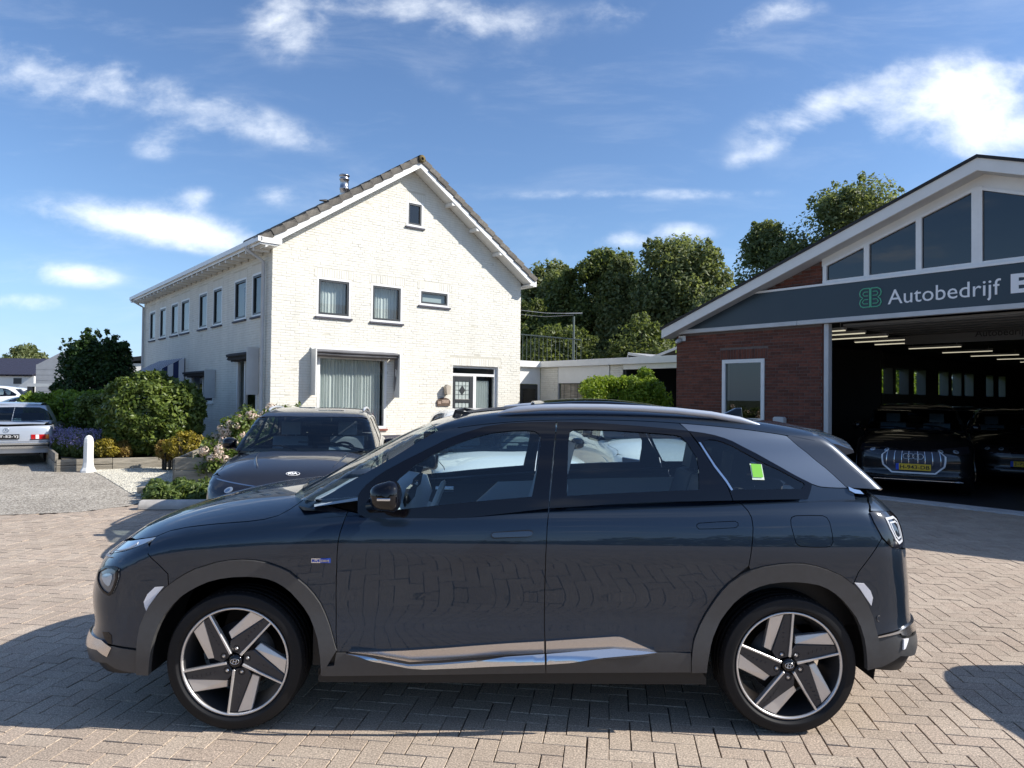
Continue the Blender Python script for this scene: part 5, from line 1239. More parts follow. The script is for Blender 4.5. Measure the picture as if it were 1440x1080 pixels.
def wheel(parent, X, Y, R, w, rimR, rot, side, style='five', name='wheel'):
    """tyre > ; rim with spokes as sub-parts. side -1: outer face towards -y."""
    e = bpy.data.objects.new(name, None); COL.objects.link(e); e.parent = parent; e.location = (X, Y, R)
    n = np.array((0, side, 0.)); mb = MB()
    g = R - rimR; h = w / 2
    prof = [(rimR - .012, -h * .8), (rimR, -h * .86), (rimR + g * .25, -h), (rimR + g * .6, -h * 1.02), (rimR + g * .85, -h * .90), (R - .006, -h * .74), (R, -h * .66)]
    for gq in (-.45, 0, .45): prof += [(R, h * (gq - .06)), (R - .007, h * (gq - .05)), (R - .007, h * (gq + .05)), (R, h * (gq + .06))]
    prof += [(R, h * .66), (R - .006, h * .74), (rimR + g * .86, h * .90), (rimR + g * .80, h * .945), (rimR + g * .77, h * .94), (rimR + g * .55, h * 1.02), (rimR + g * .30, h * 1.0), (rimR + g * .26, h * 1.005), (rimR + g * .22, h * .98), (rimR + .004, h * .86), (rimR - .012, h * .8)]
    mb.lathe(prof, (0, 0, 0), n, 72); mb.build('tyre', M_tyre, e)
    if style == 'five':   # tread sipes at the shoulder
        mb = MB()
        for k in range(72):
            t = 2 * PI * k / 72; c, s_ = math.cos(t), math.sin(t); r0, r1 = R - .014, R + .0006
            d = np.array((c, 0, s_)); tg = np.array((-s_, 0, c))
            for yy in (h * .72,):
                O = d * (R - .004) + n * (yy); mb.frame(O - tg * .004, tg * .008, d * .0035, -n * h * .28)
        mb.build('tread_block', M_tyre, e)
    b = MB(); dp = h * .72
    b.lathe([(rimR - .001, h * .84), (rimR + .001, h * .90), (rimR - .005, h * .925), (rimR - .010, h * .90), (rimR - .012, h * .82)], (0, 0, 0), n, 72, i=0)
    b.lathe([(rimR - .012, h * .82), (rimR - .028, h * .3), (rimR - .034, -h * .8)], (0, 0, 0), n, 48, i=1); b.build('rim', [M_rims, M_rimd], e)
    hub = MB(); hub.lathe([(0, -.02), (.17, -.02), (.17, .0), (.05, .0)], (0, 0, 0), n, 40); hub.build('brake_disc', mat('brake_disc', (.10, .09, .085), .5, metal=.7), e)
    ax = np.array((1., 0, 0)); az = np.array((0, 0, 1.)); rr = rimR - .004
    def pol(r_, a_):   # angle measured from straight down, growing towards +x for the camera side
        a_ = math.radians(a_ + rot); return (rr * r_ * math.sin(a_) * 1.0, -rr * r_ * math.cos(a_))
    f = h * .74
    if style == 'five':
        for k in range(5):
            o = 72 * k
            m1 = MB(); m1.prism([pol(.16, -14 + o), pol(.60, -8.2 + o), (pol(.985, -7.4 + o)), (pol(.985, -5.2 + o)), pol(.60, -4.4 + o), pol(.16, 4 + o)], ax, az, n, .030, n * (f - .012)); sp_ = m1.build('spoke_edge', M_rims, e, bevel=.002, seg=1)
            m1 = MB(); m1.prism([pol(.15, -4 + o), pol(.97, -5.4 + o), pol(.97, 2.6 + o), pol(.40, 50 + o), pol(.24, 64 + o)], ax, az, n, .022, n * (f - .014)); m1.build('spoke', M_rimd, e, bevel=.004, seg=1)
            m1 = MB()
            for j in range(6):
                r_ = .42 + .085 * j; q = pol(r_, -1.8 + o + (1 - r_) * 18); q2 = pol(r_ + .035, -.8 + o + (1 - r_) * 18); q3 = pol(r_ + .03, 1.4 + o + (1 - r_) * 20)
                m1.prism([q, q2, q3], ax, az, n, .003, n * (f + .0075))
            m1.build('spoke_relief', M_rimd, e)
            m1 = MB(); V = [pol(.40, 50 + o), pol(.97, 3.0 + o), pol(.97, 19.6 + o), pol(.545, 54 + o)]
            top = [ax * V[0][0] + az * V[0][1] + n * (f - .004), ax * V[1][0] + az * V[1][1] + n * (f + .006), ax * V[2][0] + az * V[2][1] + n * (f + .008), ax * V[3][0] + az * V[3][1] + n * (f - .012)]
            m1.add(top + [p - n * .03 for p in top], [(0, 1, 2, 3), (7, 6, 5, 4), (0, 4, 5, 1), (1, 5, 6, 2), (2, 6, 7, 3), (3, 7, 4, 0)]); m1.build('spoke_blade', M_rims, e, bevel=.003, seg=1)
            m1 = MB(); q = pol(.235, 32 + o); O = ax * q[0] + az * q[1]; m1.lathe([(.0, -.01), (.0175, -.01), (.0175, .004), (.013, .004), (.012, -.004), (0, -.004)], O + n * (f + .004), n, 16, i=0)
            m1.lathe([(.0095, -.004), (.0095, .004), (.006, .008), (0, .009)], O + n * (f + .003), n, 6, sm=False, i=1); m1.build('lug_nut', [M_gloss, M_chrome], e)
        m1 = MB(); m1.lathe([(0, .012), (.026, .012), (.030, .009), (.034, .004), (.036, -.02)], n * (f + .004), n, 32); m1.build('hub_cap', M_gloss, e)
        # slanted H in an oval
        m1 = MB(); d = f + .0165
        def c3(x, z): return ax * (x * -side) * 1 + az * z + n * d
        m1.tube([c3(.021 * math.cos(t), .0135 * math.sin(t)) for t in np.linspace(0, 2 * PI, 25)], .0016, 6)
        m1.tube([c3(-.010, -.009), c3(-.005, .010)], .0022, 6); m1.tube([c3(.005, -.010), c3(.010, .009)], .0022, 6); m1.tube([c3(-.0075, -.002), c3(.0, .0), c3(.0075, .002)], .0018, 6); m1.build('emblem', M_chrome, e)
    elif style == 'multi':
        m1 = MB()
        for k in range(10):
            o = 36 * k; m1.prism([pol(.14, -12 + o), pol(.98, -4 + o), pol(.98, 4 + o), pol(.14, 12 + o)], ax, az, n, .03, n * (f - .02))
        m1.lathe([(0, f + .012), (.07, f + .012), (.075, f - .01)], (0, 0, 0), n, 24); sp_ = m1.build('spokes', M_silver, e); sp_['kind'] = 'stuff'
    return e

def arc(cx, cz, r, a0, a1, n=14): return [(cx + r * math.cos(math.radians(a)), cz + r * math.sin(math.radians(a))) for a in np.linspace(a0, a1, n)]
# ------------------------------------------------------------------ the parked crossover in the foreground
HY = math.radians(.6)
hero = empty('parked_car', (.012, 4.460, 0), HY, 'dark blue metallic crossover parked broadside in the foreground with silver roof pillars', 'car')
low = Solid(side=[(.15, .86), (.22, .885), (.30, .905), (.38, .915), (.45, .914), (.52, .907), (.58, .901), (.66, .9005), (.75, .9045), (.84, .9095), (.90, .912), (.96, .908), (1.02, .898), (1.08, .883), (1.14, .864), (1.20, .842), (1.30, .79)],
            plan=[(-2.4, .975), (-1.9, .99), (-1.4, 1.0), (-.7, .992), (0, .992), (.7, .996), (1.4, 1.0), (1.9, .985), (2.4, .96)],
            front=[(.15, -2.12), (.22, -2.22), (.30, -2.31), (.38, -2.335), (.45, -2.31), (.60, -2.315), (.72, -2.30), (.82, -2.24), (.90, -2.14), (1.0, -1.98), (1.1, -1.6)], kf=.26,
            rear=[(.15, 2.03), (.25, 2.14), (.36, 2.225), (.44, 2.24), (.52, 2.215), (.65, 2.20), (.80, 2.19), (.95, 2.175), (1.05, 2.14), (1.15, 2.045), (1.25, 1.93)], kr=.24,
            top=[(-2.35, .80), (-2.2, .89), (-2.08, .955), (-1.95, 1.005), (-1.75, 1.06), (-1.5, 1.105), (-1.2, 1.14), (-.9, 1.165), (-.5, 1.18), (0, 1.20), (1, 1.23), (1.7, 1.245), (2.0, 1.22), (2.2, 1.12), (2.3, 1.0)],
            crown=.125, pf=3.2, pr=3.2, pc=3.4, ke=.16, kt=.10, xcf=-1.5, xcr=1.5, R=.9)
gh = Solid(side=[(.95, .885), (1.05, .862), (1.12, .843), (1.20, .818), (1.30, .780), (1.40, .738), (1.48, .705), (1.55, .655), (1.62, .60)],
           plan=[(-1.2, .985), (-.8, .99), (-.3, 1.0), (.4, 1.0), (1.0, .992), (1.5, .968), (2.0, .925)],
           front=[(1.0, -1.50), (1.12, -1.27), (1.2, -1.12), (1.3, -.945), (1.4, -.76), (1.48, -.60), (1.55, -.43), (1.60, -.26), (1.66, 0)], kf=.20,
           rear=[(1.0, 2.25), (1.15, 2.10), (1.25, 2.0), (1.35, 1.89), (1.45, 1.78), (1.52, 1.70), (1.6, 1.6)], kr=.16,
           top=[(-.7, 1.50), (-.4, 1.565), (-.1, 1.607), (.3, 1.628), (.7, 1.625), (1.1, 1.60), (1.5, 1.55), (1.75, 1.50), (2.0, 1.43)],
           crown=.06, pf=2.4, pr=2.4, pc=2.6, ke=.07, kt=.085, xcf=-.3, xcr=1.4, R=.8, yref=.9)
Rinv = np.array(Matrix.Rotation(-HY, 3, 'Z')); HO = Rinv @ (EYE - np.array([.012, 4.460, 0]))
def trace(solid, pts):
    D = np.array([Rinv @ view_ray(*p) for p in pts]); O = HO[None] + D * 2.4; return solid.hit(O, D, 2.6, 200)
def W(solid, pts): return [tuple(q) for q in solid.inv(trace(solid, pts))]
def lp(px, py, y):          # point in the car's own frame on the vertical plane y
    d = Rinv @ view_ray(px, py); return HO + d * ((y - HO[1]) / d[1])

DOORX = [(771.5, 704), (769.5, 740), (767.5, 780), (766, 830), (765.5, 880), (767, 918)]
FSEAM = [(490, 718), (486, 727), (482, 738), (478, 750), (475.5, 762), (474, 780), (472.5, 835), (472.5, 885), (474, 917)]
RSEAM = [(1032, 693.5), (1037, 702), (1044, 710), (1052, 718.5), (1057, 728), (1059, 742), (1058.5, 758), (1056, 779), (1053, 796)]
FOUT = [(474, 914), (471, 905), (469, 897), (464, 879), (458, 863), (451, 848), (442, 835), (431, 823), (419, 813), (407, 803), (394, 797), (377, 791), (358, 787.5), (340, 786.5), (320, 788), (303, 791), (287, 796), (274, 800), (262, 806), (249, 814), (237, 823), (228, 831), (219, 840), (211, 851), (205, 863), (198, 880), (195, 896), (193.5, 914), (193.5, 947)]
FIN = [(452, 949), (451.5, 935), (451, 924), (449, 910), (447, 897), (442, 881), (436, 866), (428, 853), (419, 842), (410, 832), (400, 824), (389, 817.5), (378, 813.5), (365, 811), (350, 810), (330, 810.5), (311, 813), (295, 817), (281, 823), (268, 830), (256, 838), (244, 850), (233, 864), (225, 878), (219, 893), (215, 908), (212.5, 925), (211, 948)]
ROUT = [(971.5, 944.5), (971.5, 930), (972.5, 918), (974, 906), (976, 897), (983, 879), (992, 862), (999, 851), (1006.5, 840), (1015, 829), (1025, 819), (1039, 809.5), (1055, 802), (1074, 796.5), (1094, 793.5), (1113, 792), (1131, 792.5), (1148, 796), (1164, 801), (1184, 810), (1200, 822), (1211, 835), (1219, 849), (1226, 866), (1231, 886), (1234, 900), (1235.5, 913), (1236, 936)]
RIN = [(993, 944.5), (994, 934), (996, 922), (998.5, 908), (1002, 895), (1007, 883), (1012, 872), (1021, 859), (1031, 847), (1042, 837.5), (1053, 830), (1067, 824), (1081, 820), (1099, 817.8), (1117, 817.5), (1134, 819), (1150, 822), (1162, 827), (1173, 834), (1184, 844), (1194, 856), (1202, 867), (1208, 880), (1213, 896), (1215.5, 910), (1217, 925), (1217.5, 941)]
MD = M_black
SN, ST = low.s_nose(), low.s_tail()
# inner dark shell behind the shut lines, with the wheel openings left out
fi, ri = W(low, FIN), W(low, RIN)
sh = [(SN, .24), (-2.35, .24)] + fi[::-1] + ri + [(2.35, .24), (ST, .24), (ST, .95), (1.9, 1.02), (1.5, 1.05), (.9, 1.04), (-.5, 1.03), (-1.2, .98), (-1.9, .86), (SN, .74)]
panel('inner_shell', low, sh, MD, hero, sp=.05, gap=0, off=-.016, skirt=0)
# lower body panels
HOODSEAM = [(427, 702.5), (419, 708.5), (408, 716), (392, 724.5), (372, 730), (350, 733), (322, 735), (294, 737.5), (264, 741), (240, 746), (219, 754.5)]
cowlp = [(443, 703.5), (466, 711), (490, 718)]
fen = W(low, HOODSEAM[::-1] + cowlp[:1] + cowlp[1:] + FSEAM[1:]) + W(low, FOUT[:21]) + W(low, [(236, 807), (222, 793), (208, 779)])
panel('front_fender', low, fen, P_blue, hero)
panel('front_door', low, W(low, FSEAM[::-1] + [(505, 722), (522, 725.5), (563, 725.5), (600, 722.5), (640, 718.5), (677, 715), (730, 709)] + DOORX), P_blue, hero)
RH_ = W(low, [(979.5, 737.5), (983, 735.2), (1010, 733.5), (1034, 732.5), (1038, 735), (1038.5, 739), (1035, 742.5), (1008, 744), (983, 744.5), (979.5, 741.5)])
FL_ = W(low, [(1113, 727), (1119, 724.8), (1138, 724.3), (1157, 724.7), (1163, 727.5), (1167, 734), (1171, 752), (1172, 762), (1169, 768), (1162, 770), (1140, 770), (1125, 768.7), (1119, 764), (1115.5, 752), (1112, 739), (1111.5, 731)])
panel('rear_door', low, W(low, DOORX[::-1] + [(820, 700.7), (863, 698), (930, 695.5), (1000, 693.8)] + RSEAM + [(1025, 819), (1006.5, 840), (992, 862), (983, 879), (976, 897), (973, 918)]), P_blue, hero, hole=RH_)
quart = W(low, [(1032, 693.5), (1080, 691.5), (1130, 690), (1160, 692), (1190, 693), (1216, 693), (1220, 705), (1222, 719), (1228, 732), (1240, 757), (1207, 805), (1200, 822)] + [(1184, 810), (1164, 801), (1148, 796), (1131, 792.5), (1113, 792), (1094, 793.5), (1074, 796.5), (1055, 802)] + RSEAM[::-1][:-1])
qp = panel('quarter_panel', low, quart, P_blue, hero, hole=FL_)
# bumpers wrap to the centre line, where the two halves meet
bl_ = W(low, [(148, 780), (162, 777), (175, 775), (193, 769), (208, 762), (213, 771), (208, 779), (222, 793), (236, 807)] + FOUT[20:28] + [(193.5, 912)])
bot = W(low, [(193, 912.5), (158, 907), (143, 903)])
zb = bot[-1][1]
panel('front_bumper', low, bl_ + bot + [(SN, zb), (SN, .85)], P_blue, hero, sp=.03)
lw1 = W(low, [(193.5, 914), (158, 908.5), (143, 904.5)]); lw2 = W(low, [(193.5, 947), (175, 944), (162, 940), (150, 932)])
panel('lower_bumper', low, lw1[::-1] + lw2[:1] + lw2[1:] + [(SN, .235), (SN, lw1[-1][1])], M_clad, hero, off=.004, sp=.03)
panel('chin_trim', low, [(SN, .345)] + W(low, [(131, 891), (145, 899), (159, 910), (152.5, 924), (138, 914)]) + [(SN, .285)], M_chromep, hero, off=.009, sp=.02, skirt=.02)
panel('grille', low, [(SN, .74), (SN, .37), (SN + .42, .40), (SN + .50, .55), (SN + .42, .74)], M_gloss, hero, off=.006, sp=.03)
for k in range(9): panel('grille_bar', low, [(SN, .40 + k * .037), (SN, .408 + k * .037), (SN + .44, .408 + k * .037), (SN + .44, .40 + k * .037)], M_chromep, hero, off=.012, sp=.05, skirt=.006)
panel('headlamp', low, W(low, [(148, 780), (149, 772), (157.5, 761.7), (186, 760), (201.7, 757.5), (221, 754.5), (213, 760), (203, 765), (193, 769), (175, 775), (160, 778)]), M_lens, hero, off=.001, sp=.012, skirt=.01)
panel('headlamp_guide', low, W(low, [(163, 775), (178, 771), (190, 765.5), (196, 761.5), (194, 766), (183, 772), (170, 775.5)]), M_led, hero, off=.004, sp=.012, skirt=.004)
panel('day_light', low, [(SN, .79), (SN, .765)] + W(low, [(160, 784), (150, 781)]), M_led, hero, off=.005, sp=.02, skirt=.004)
fog = W(low, [(152, 795.5), (162, 795.5), (168.5, 799), (168, 812), (164, 825), (160, 834), (155, 838), (147, 833), (141, 824), (138.5, 812), (141, 802)])
panel('fog_lamp', low, fog, M_fog, hero, off=.004, sp=.012, skirt=.015)
cf = np.mean(fog, 0); panel('fog_lamp_rim', low, fog, M_gloss, hero, off=.010, sp=.012, skirt=.01, hole=[tuple(cf + (np.array(p) - cf) * .80) for p in fog])
panel('fog_lamp_eye', low, [tuple(cf + (np.array(p) - cf) * .45 + [.008, .005]) for p in fog], M_lens, hero, off=.008, sp=.012, skirt=.006)
panel('front_reflector', low, W(low, [(217.5, 825), (231.7, 824), (226, 831), (219, 840), (211, 851), (206, 861), (203, 853), (201.7, 846), (207, 835)]), M_refl, hero, off=.003, sp=.012)
panel('air_inlet', low, W(low, [(143.5, 887.5), (153, 888), (157.5, 893), (158.5, 906), (152, 905.5), (147, 898)]), M_gloss, hero, off=.002, sp=.012)
# wheel-arch and sill cladding stands proud of the paint
panel('front_arch_cladding', low, W(low, FOUT) + W(low, FIN[::-1]), M_clad, hero, off=.015, sp=.02, skirt=.03, gap=.001)
panel('rear_arch_cladding', low, W(low, ROUT) + W(low, RIN[::-1]), M_clad, hero, off=.015, sp=.02, skirt=.03, gap=.001)
panel('sill_cladding', low, W(low, [(473, 917), (560, 917), (650, 917), (767, 917.5)]) + W(low, [(767.5, 945.5), (640, 947.5), (560, 948.5), (480, 949.5), (452.5, 949.5), (452.5, 936), (470, 934)]), M_clad, hero, off=.011, sp=.03, skirt=.04)
panel('sill_cladding', low, W(low, [(767, 917.5), (860, 917), (925, 917), (971.5, 917)]) + W(low, [(971.5, 944.5), (870, 945), (767.5, 945.5)]), M_clad, hero, off=.011, sp=.03, skirt=.04)
TU = [(490.5, 915), (530, 914.5), (571, 913), (620, 910), (665.6, 906.5), (715, 903), (765, 900.3)]; TM = [(765, 917), (715, 919.5), (665.6, 923), (620, 926.5), (577, 928.5), (530, 920)]; TL_ = [(490.5, 916.5), (540, 924.5), (577, 931.5), (599, 933.2), (640, 931.8), (700, 929), (765, 926.7)]
TU2 = [(767.5, 900.3), (815, 897), (862, 894), (870, 894), (876, 895.5), (901, 906), (922, 915)]; TM2 = [(905, 914.5), (862, 911.5), (815, 914), (767.5, 917)]; TL2 = [(767.5, 926.7), (830, 922.5), (902, 918), (922, 916)]
panel('side_trim', low, W(low, TU + TM), M_chromep, hero, off=.020, sp=.02, skirt=.02, gap=.0006); panel('side_trim', low, W(low, TU2 + TM2), M_chromep, hero, off=.020, sp=.02, skirt=.02, gap=.0006)
low2 = Solid.__new__(Solid); low2.__dict__.update(low.__dict__); s0 = low.side; low2.side = lambda z: s0(z) + np.clip((.46 - z) * .9, -.02, .06)
for a_, b_ in ((TM, TL_), (TM2, TL2)):
    pp = W(low, (a_[::-1] + b_[::-1])); panel('side_trim_edge', low2, pp, M_chrome, hero, off=.016, sp=.02, skirt=.02, gap=.0006)
# tail: gate, lamp, bumper
tg = W(low, [(1217, 693.5), (1221, 705), (1224, 718.5), (1238, 719), (1252, 719), (1263, 731), (1268.5, 755), (1269, 771)])
panel('tailgate', low, tg + [(ST, .82), (ST, 1.205)], P_blue, hero)
rl_ = W(low, [(1222, 721), (1227, 719.5), (1240, 719.5), (1253, 720.5), (1259, 727), (1264, 737), (1268, 752), (1269.5, 764), (1266, 770), (1258, 771), (1252, 768.5), (1246.7, 763), (1240, 755.5), (1234, 745), (1228, 734)])
panel('tail_lamp', low, rl_, M_lensd, hero, off=.006, sp=.012, skirt=.02, gap=.001)
g1 = W(low, [(1243, 729), (1253, 726.5), (1258, 731), (1263, 744), (1266.5, 761), (1262, 765.5), (1257, 759), (1249.5, 743)])
c1 = np.mean(g1, 0); panel('tail_light_guide', low, g1, M_led, hero, off=.010, sp=.008, skirt=.004, gap=0, hole=[tuple(c1 + (np.array(p) - c1) * .82) for p in g1])
panel('tail_light_guide', low, [tuple(c1 + (np.array(p) - c1) * .66) for p in g1], M_led, hero, off=.009, sp=.008, skirt=.003, gap=0, hole=[tuple(c1 + (np.array(p) - c1) * .54) for p in g1])
rb = W(low, [(1207, 805), (1240, 757), (1247, 763.5), (1254, 769.5), (1268, 772)]) + [(ST, .80), (ST, .47)] + W(low, [(1279, 877), (1263, 886), (1245, 891), (1229, 895)]) + W(low, [(1226, 866), (1219, 849), (1211, 835), (1200, 822)])
panel('rear_bumper', low, rb, P_blue, hero)
panel('bumper_strip', low, W(low, [(1228, 895.5), (1245, 891.5), (1263, 886.3), (1272, 881), (1279, 876.5)]) + [(ST, .475), (ST, .42)] + W(low, [(1280.5, 889), (1274, 894), (1266, 893), (1264, 890), (1245, 894.5), (1229, 897.5)]), M_chromep, hero, off=.012, sp=.02, skirt=.02, gap=.0005)
panel('rear_valance', low, W(low, [(1229, 898), (1245, 895), (1264, 890.5), (1268, 897), (1276, 896)]) + [(ST, .41), (ST, .25)] + W(low, [(1266, 923), (1256, 930), (1240, 938), (1218, 941.5), (1236, 936), (1235.5, 913)]), M_clad, hero, off=.003, sp=.02)
panel('valance_reflector', low, W(low, [(1268, 898), (1275.5, 896.5), (1271, 912), (1267.5, 914)]), M_refl, hero, off=.012, sp=.012)
panel('rear_reflector', low, W(low, [(1200, 818.7), (1215, 819.7), (1224, 830), (1227.5, 840), (1225, 853), (1216.7, 841), (1208, 828)]), M_refl, hero, off=.006, sp=.012)
fl_ = W(low, [(1113, 727), (1119, 724.8), (1138, 724.3), (1157, 724.7), (1163, 727.5), (1167, 734), (1171, 752), (1172, 762), (1169, 768), (1162, 770), (1140, 770), (1125, 768.7), (1119, 764), (1115.5, 752), (1112, 739), (1111.5, 731)])
panel('fuel_flap', low, FL_, P_blue, hero, sp=.03, gap=.0034)
def handle(pts, flush):
    q = W(low, pts); c = np.mean(q, 0); panel('handle_gap', low, q, MD, hero, off=.0022, sp=.02, skirt=0, gap=0)
    panel('door_handle', low, [tuple(c + (np.array(p) - c) * [.97, .70]) for p in q], paint('door_handle_blue', (.035, .055, .09), .6, .3), hero, off=.0036 if flush else .030, sp=.02, skirt=.0 if flush else .022, gap=0)
handle([(690.5, 751), (694, 748.5), (720, 746.5), (744, 745), (749, 746.5), (750, 750), (747, 754), (742, 755.5), (718, 756.5), (694, 757.5), (691, 755)], False)
panel('door_handle', low, RH_, P_blue, hero, sp=.02, gap=.0030)
q = lp(714, 753, -.925); 
mb = MB(); P0 = trace(low, [(438, 791), (464, 785)]); b0 = P0[0]; mb.box(b0[0], b0[0] + .045, b0[1] - .004, b0[1] + .01, b0[2] - .001, b0[2] + .021, 0); mb.box(b0[0] + .045, b0[0] + .093, b0[1] - .004, b0[1] + .01, b0[2] - .001, b0[2] + .021, 1); mb.build('badge_plate', [M_chrome, M_plblue], hero)
bt = text_mesh('badge', 'BLUE', 1, M_plblue, hero, .002, bold=.02); place_on(bt, Vector((b0[0] + .004, b0[1] - .006, b0[2] + .004)), (1, 0, 0), (0, 0, 1), width=.038, height=.012)
bt = text_mesh('badge', 'DRIVE', 1, M_chrome, hero, .002, bold=.01); place_on(bt, Vector((b0[0] + .050, b0[1] - .006, b0[2] + .004)), (1, 0, 0), (0, 0, 1), width=.040, height=.012)
# parking sensor ring
P0 = trace(low, [(1236, 870)])[0]; mb = MB(); mb.lathe([(.011, 0), (.013, .002), (.015, 0)], P0, (.3, -1, 0), 20); mb.build('parking_sensor', M_clad, hero)
# bonnet
hs = trace(low, HOODSEAM + [(205, 756.8), (190, 758.8), (174, 760.3), (160, 761.3)]); print('bonnet corner', hs[-4:]); hp = [(p[0], p[1]) for p in hs]
cow = [(-1.045, -.73), (-1.12, -.60), (-1.20, -.40), (-1.25, -.2), (-1.27, 0)]
nx_ = hs[-1][0]; ny_ = hs[-1][1]; nosee = [(nx_ - (-2.205 - nx_) * -.0 + (-2.205 - nx_) * (1 - (y_ / ny_) ** 2), y_) for y_ in (ny_, ny_ * .8, ny_ * .6, ny_ * .3, 0)]
half = hp[::-1] ; 
hood_poly = nosee[::-1][:-1] + half + [cow[0]] + cow[1:]
full = [(x, y) for x, y in hood_poly] + [(x, -y) for x, y in hood_poly[::-1][1:-1]]
panel('bonnet', low, full, P_blue, hero, space='top', sp=.035, skirt=.02)
# cowl, wipers
mb = MB(); N = 16; V = []
for k in range(N + 1):
    y = -.80 + 1.6 * k / N; V += [(-1.30 + .22 * (abs(y) / .8) ** 2.2, y, 1.115 - .03 * (y / .8) ** 2), (-1.08 + .2 * (abs(y) / .8) ** 2, y, 1.105 - .03 * (y / .8) ** 2)]
mb.add(V, [(2 * k, 2 * k + 2, 2 * k + 3, 2 * k + 1) for k in range(N)]); mb.build('cowl', M_black, hero)
mb = MB(); mb.tube([(-1.12, -.62, 1.13), (-1.02, -.4, 1.19), (-.98, -.15, 1.215)], .011, 6); mb.tube([(-1.10, -.70, 1.14), (-1.0, -.3, 1.22), (-1.01, .10, 1.23)], .008, 6); mb.tube([(-1.14, .1, 1.14), (-1.08, .3, 1.19), (-1.05, .55, 1.18)], .009, 6); mb.build('wiper', MD, hero)
panel('cowl_corner', low, W(low, [(443, 702.5), (458, 700.5), (480, 698), (504, 698), (520, 700), (522, 724.5), (505, 721), (490, 717.5), (466, 710.5)]), M_gloss, hero, off=.002, sp=.02, gap=.001)
# greenhouse
FTOP = [(503, 698), (508, 690), (515, 682), (528, 671.5), (543, 661.5), (570, 647), (599, 632.5), (626, 619), (654, 608.5), (682, 600), (710, 595.8), (745, 593.8), (782, 593), (815, 593.8), (847, 595.5), (897, 599), (930, 602), (968, 606), (990, 609), (1005, 612), (1018, 616), (1030, 620.5), (1046, 629), (1063, 637.5), (1080, 647), (1097, 656.5), (1110, 664), (1122, 670.5), (1133, 676), (1142, 680.5)]
def ztop(x): return gh.top(x) - .072
xs = np.linspace(-.46, 1.62, 40)
ws_edge = W(gh, [(460, 696), (500, 672.5), (540, 650), (585, 622.5), (629, 597)])
topc = [(x, float(ztop(x))) for x in xs]; seam_x = .93
up1 = [(s_, z_) for s_, z_ in topc if s_ < seam_x]; up2 = [(s_, z_) for s_, z_ in topc if s_ > seam_x]
i968 = 17
pil = W(gh, FTOP[:i968 + 1]); sj = W(gh, [(954, 590.5)])[0]
panel('roof_side', gh, [W(gh, [(446, 703)])[0]] + ws_edge + [p for p in up1 if p[0] > ws_edge[-1][0] + .03 and p[0] < sj[0]] + [(sj[0], float(ztop(sj[0])))] + pil[::-1], P_blue, hero, sp=.025, gap=.001)
hatch = W(gh, [(1106, 613), (1114, 620), (1122, 627), (1135, 637), (1147, 647.5), (1160, 657.5), (1172, 668), (1181, 676.5), (1189, 684), (1192, 686)])
panel('rear_pillar', gh, pil[-1:] + [(sj[0] + .004, float(ztop(sj[0])))] + [p for p in up2 if sj[0] + .02 < p[0] < 1.40] + [(1.42, float(ztop(1.42)))] + hatch + W(gh, [(1180, 686), (1167, 685.5), (1155, 684.5), (1149, 683), (1142, 680.5)]) + W(gh, FTOP[i968 + 1:-1][::-1]), P_silver, hero, sp=.025, gap=.001)
# roof skin with the open glass panel
ed = []
for x in np.linspace(-.40, 1.60, 26):
    p = gh.wall(np.array([[x, ztop(x)]]))[0]; ed.append((x, p[1]))
fr_ = [(-.42, ed[0][1] + .02), (-.47, -.45), (-.50, -.2), (-.505, 0)]
roof_poly = fr_[::-1] + ed + [(1.66, -.3), (1.68, 0)]
full = roof_poly + [(x, -y) for x, y in roof_poly[::-1][1:-1]]
panel('roof', gh, full, P_blue, hero, space='top', sp=.05, skirt=.01)
panel('sunroof_opening', gh, [(-.30, -.40), (.25, -.42), (.25, .42), (-.30, .40)], MD, hero, space='top', sp=.05, off=.003, skirt=.0)
V = []; NX, NY = 14, 8
for i in range(NX + 1):
    for j in range(NY + 1):
        x = .12 + 1.02 * i / NX; y = -.43 + .86 * j / NY; a_ = i / NX
        V.append((x, y, 1.652 + .022 * math.sin(PI * min(1, a_ * 1.15)) - .075 * max(0, a_ - .1) ** 2 + .01 * a_ - .025 * (y / .43) ** 2))
mb = MB(); mb.add(V, [(i * (NY + 1) + j, (i + 1) * (NY + 1) + j, (i + 1) * (NY + 1) + j + 1, i * (NY + 1) + j + 1) for i in range(NX) for j in range(NY)], 0, True)
sg = mb.build('sunroof_glass', M_gloss, hero, fixn=False); md = sg.modifiers.new('t', 'SOLIDIFY'); md.thickness = .010
mb = MB(); mb.tube([(.86, -.41, 1.55), (.86, -.41, 1.625)], .008, 8); mb.build('sunroof_strut', M_chrome, hero)
mb = MB(); mb.frame((-.36, -.40, 1.545), (.02, 0, .055), (0, .8, 0), (.012, 0, -.004)); mb.frame((-.34, -.40, 1.60), (.20, 0, -.035), (0, .012, 0), (0, 0, -.02)); mb.frame((-.34, .40, 1.60), (.20, 0, -.035), (0, -.012, 0), (0, 0, -.02)); mb.build('wind_deflector', MD, hero)
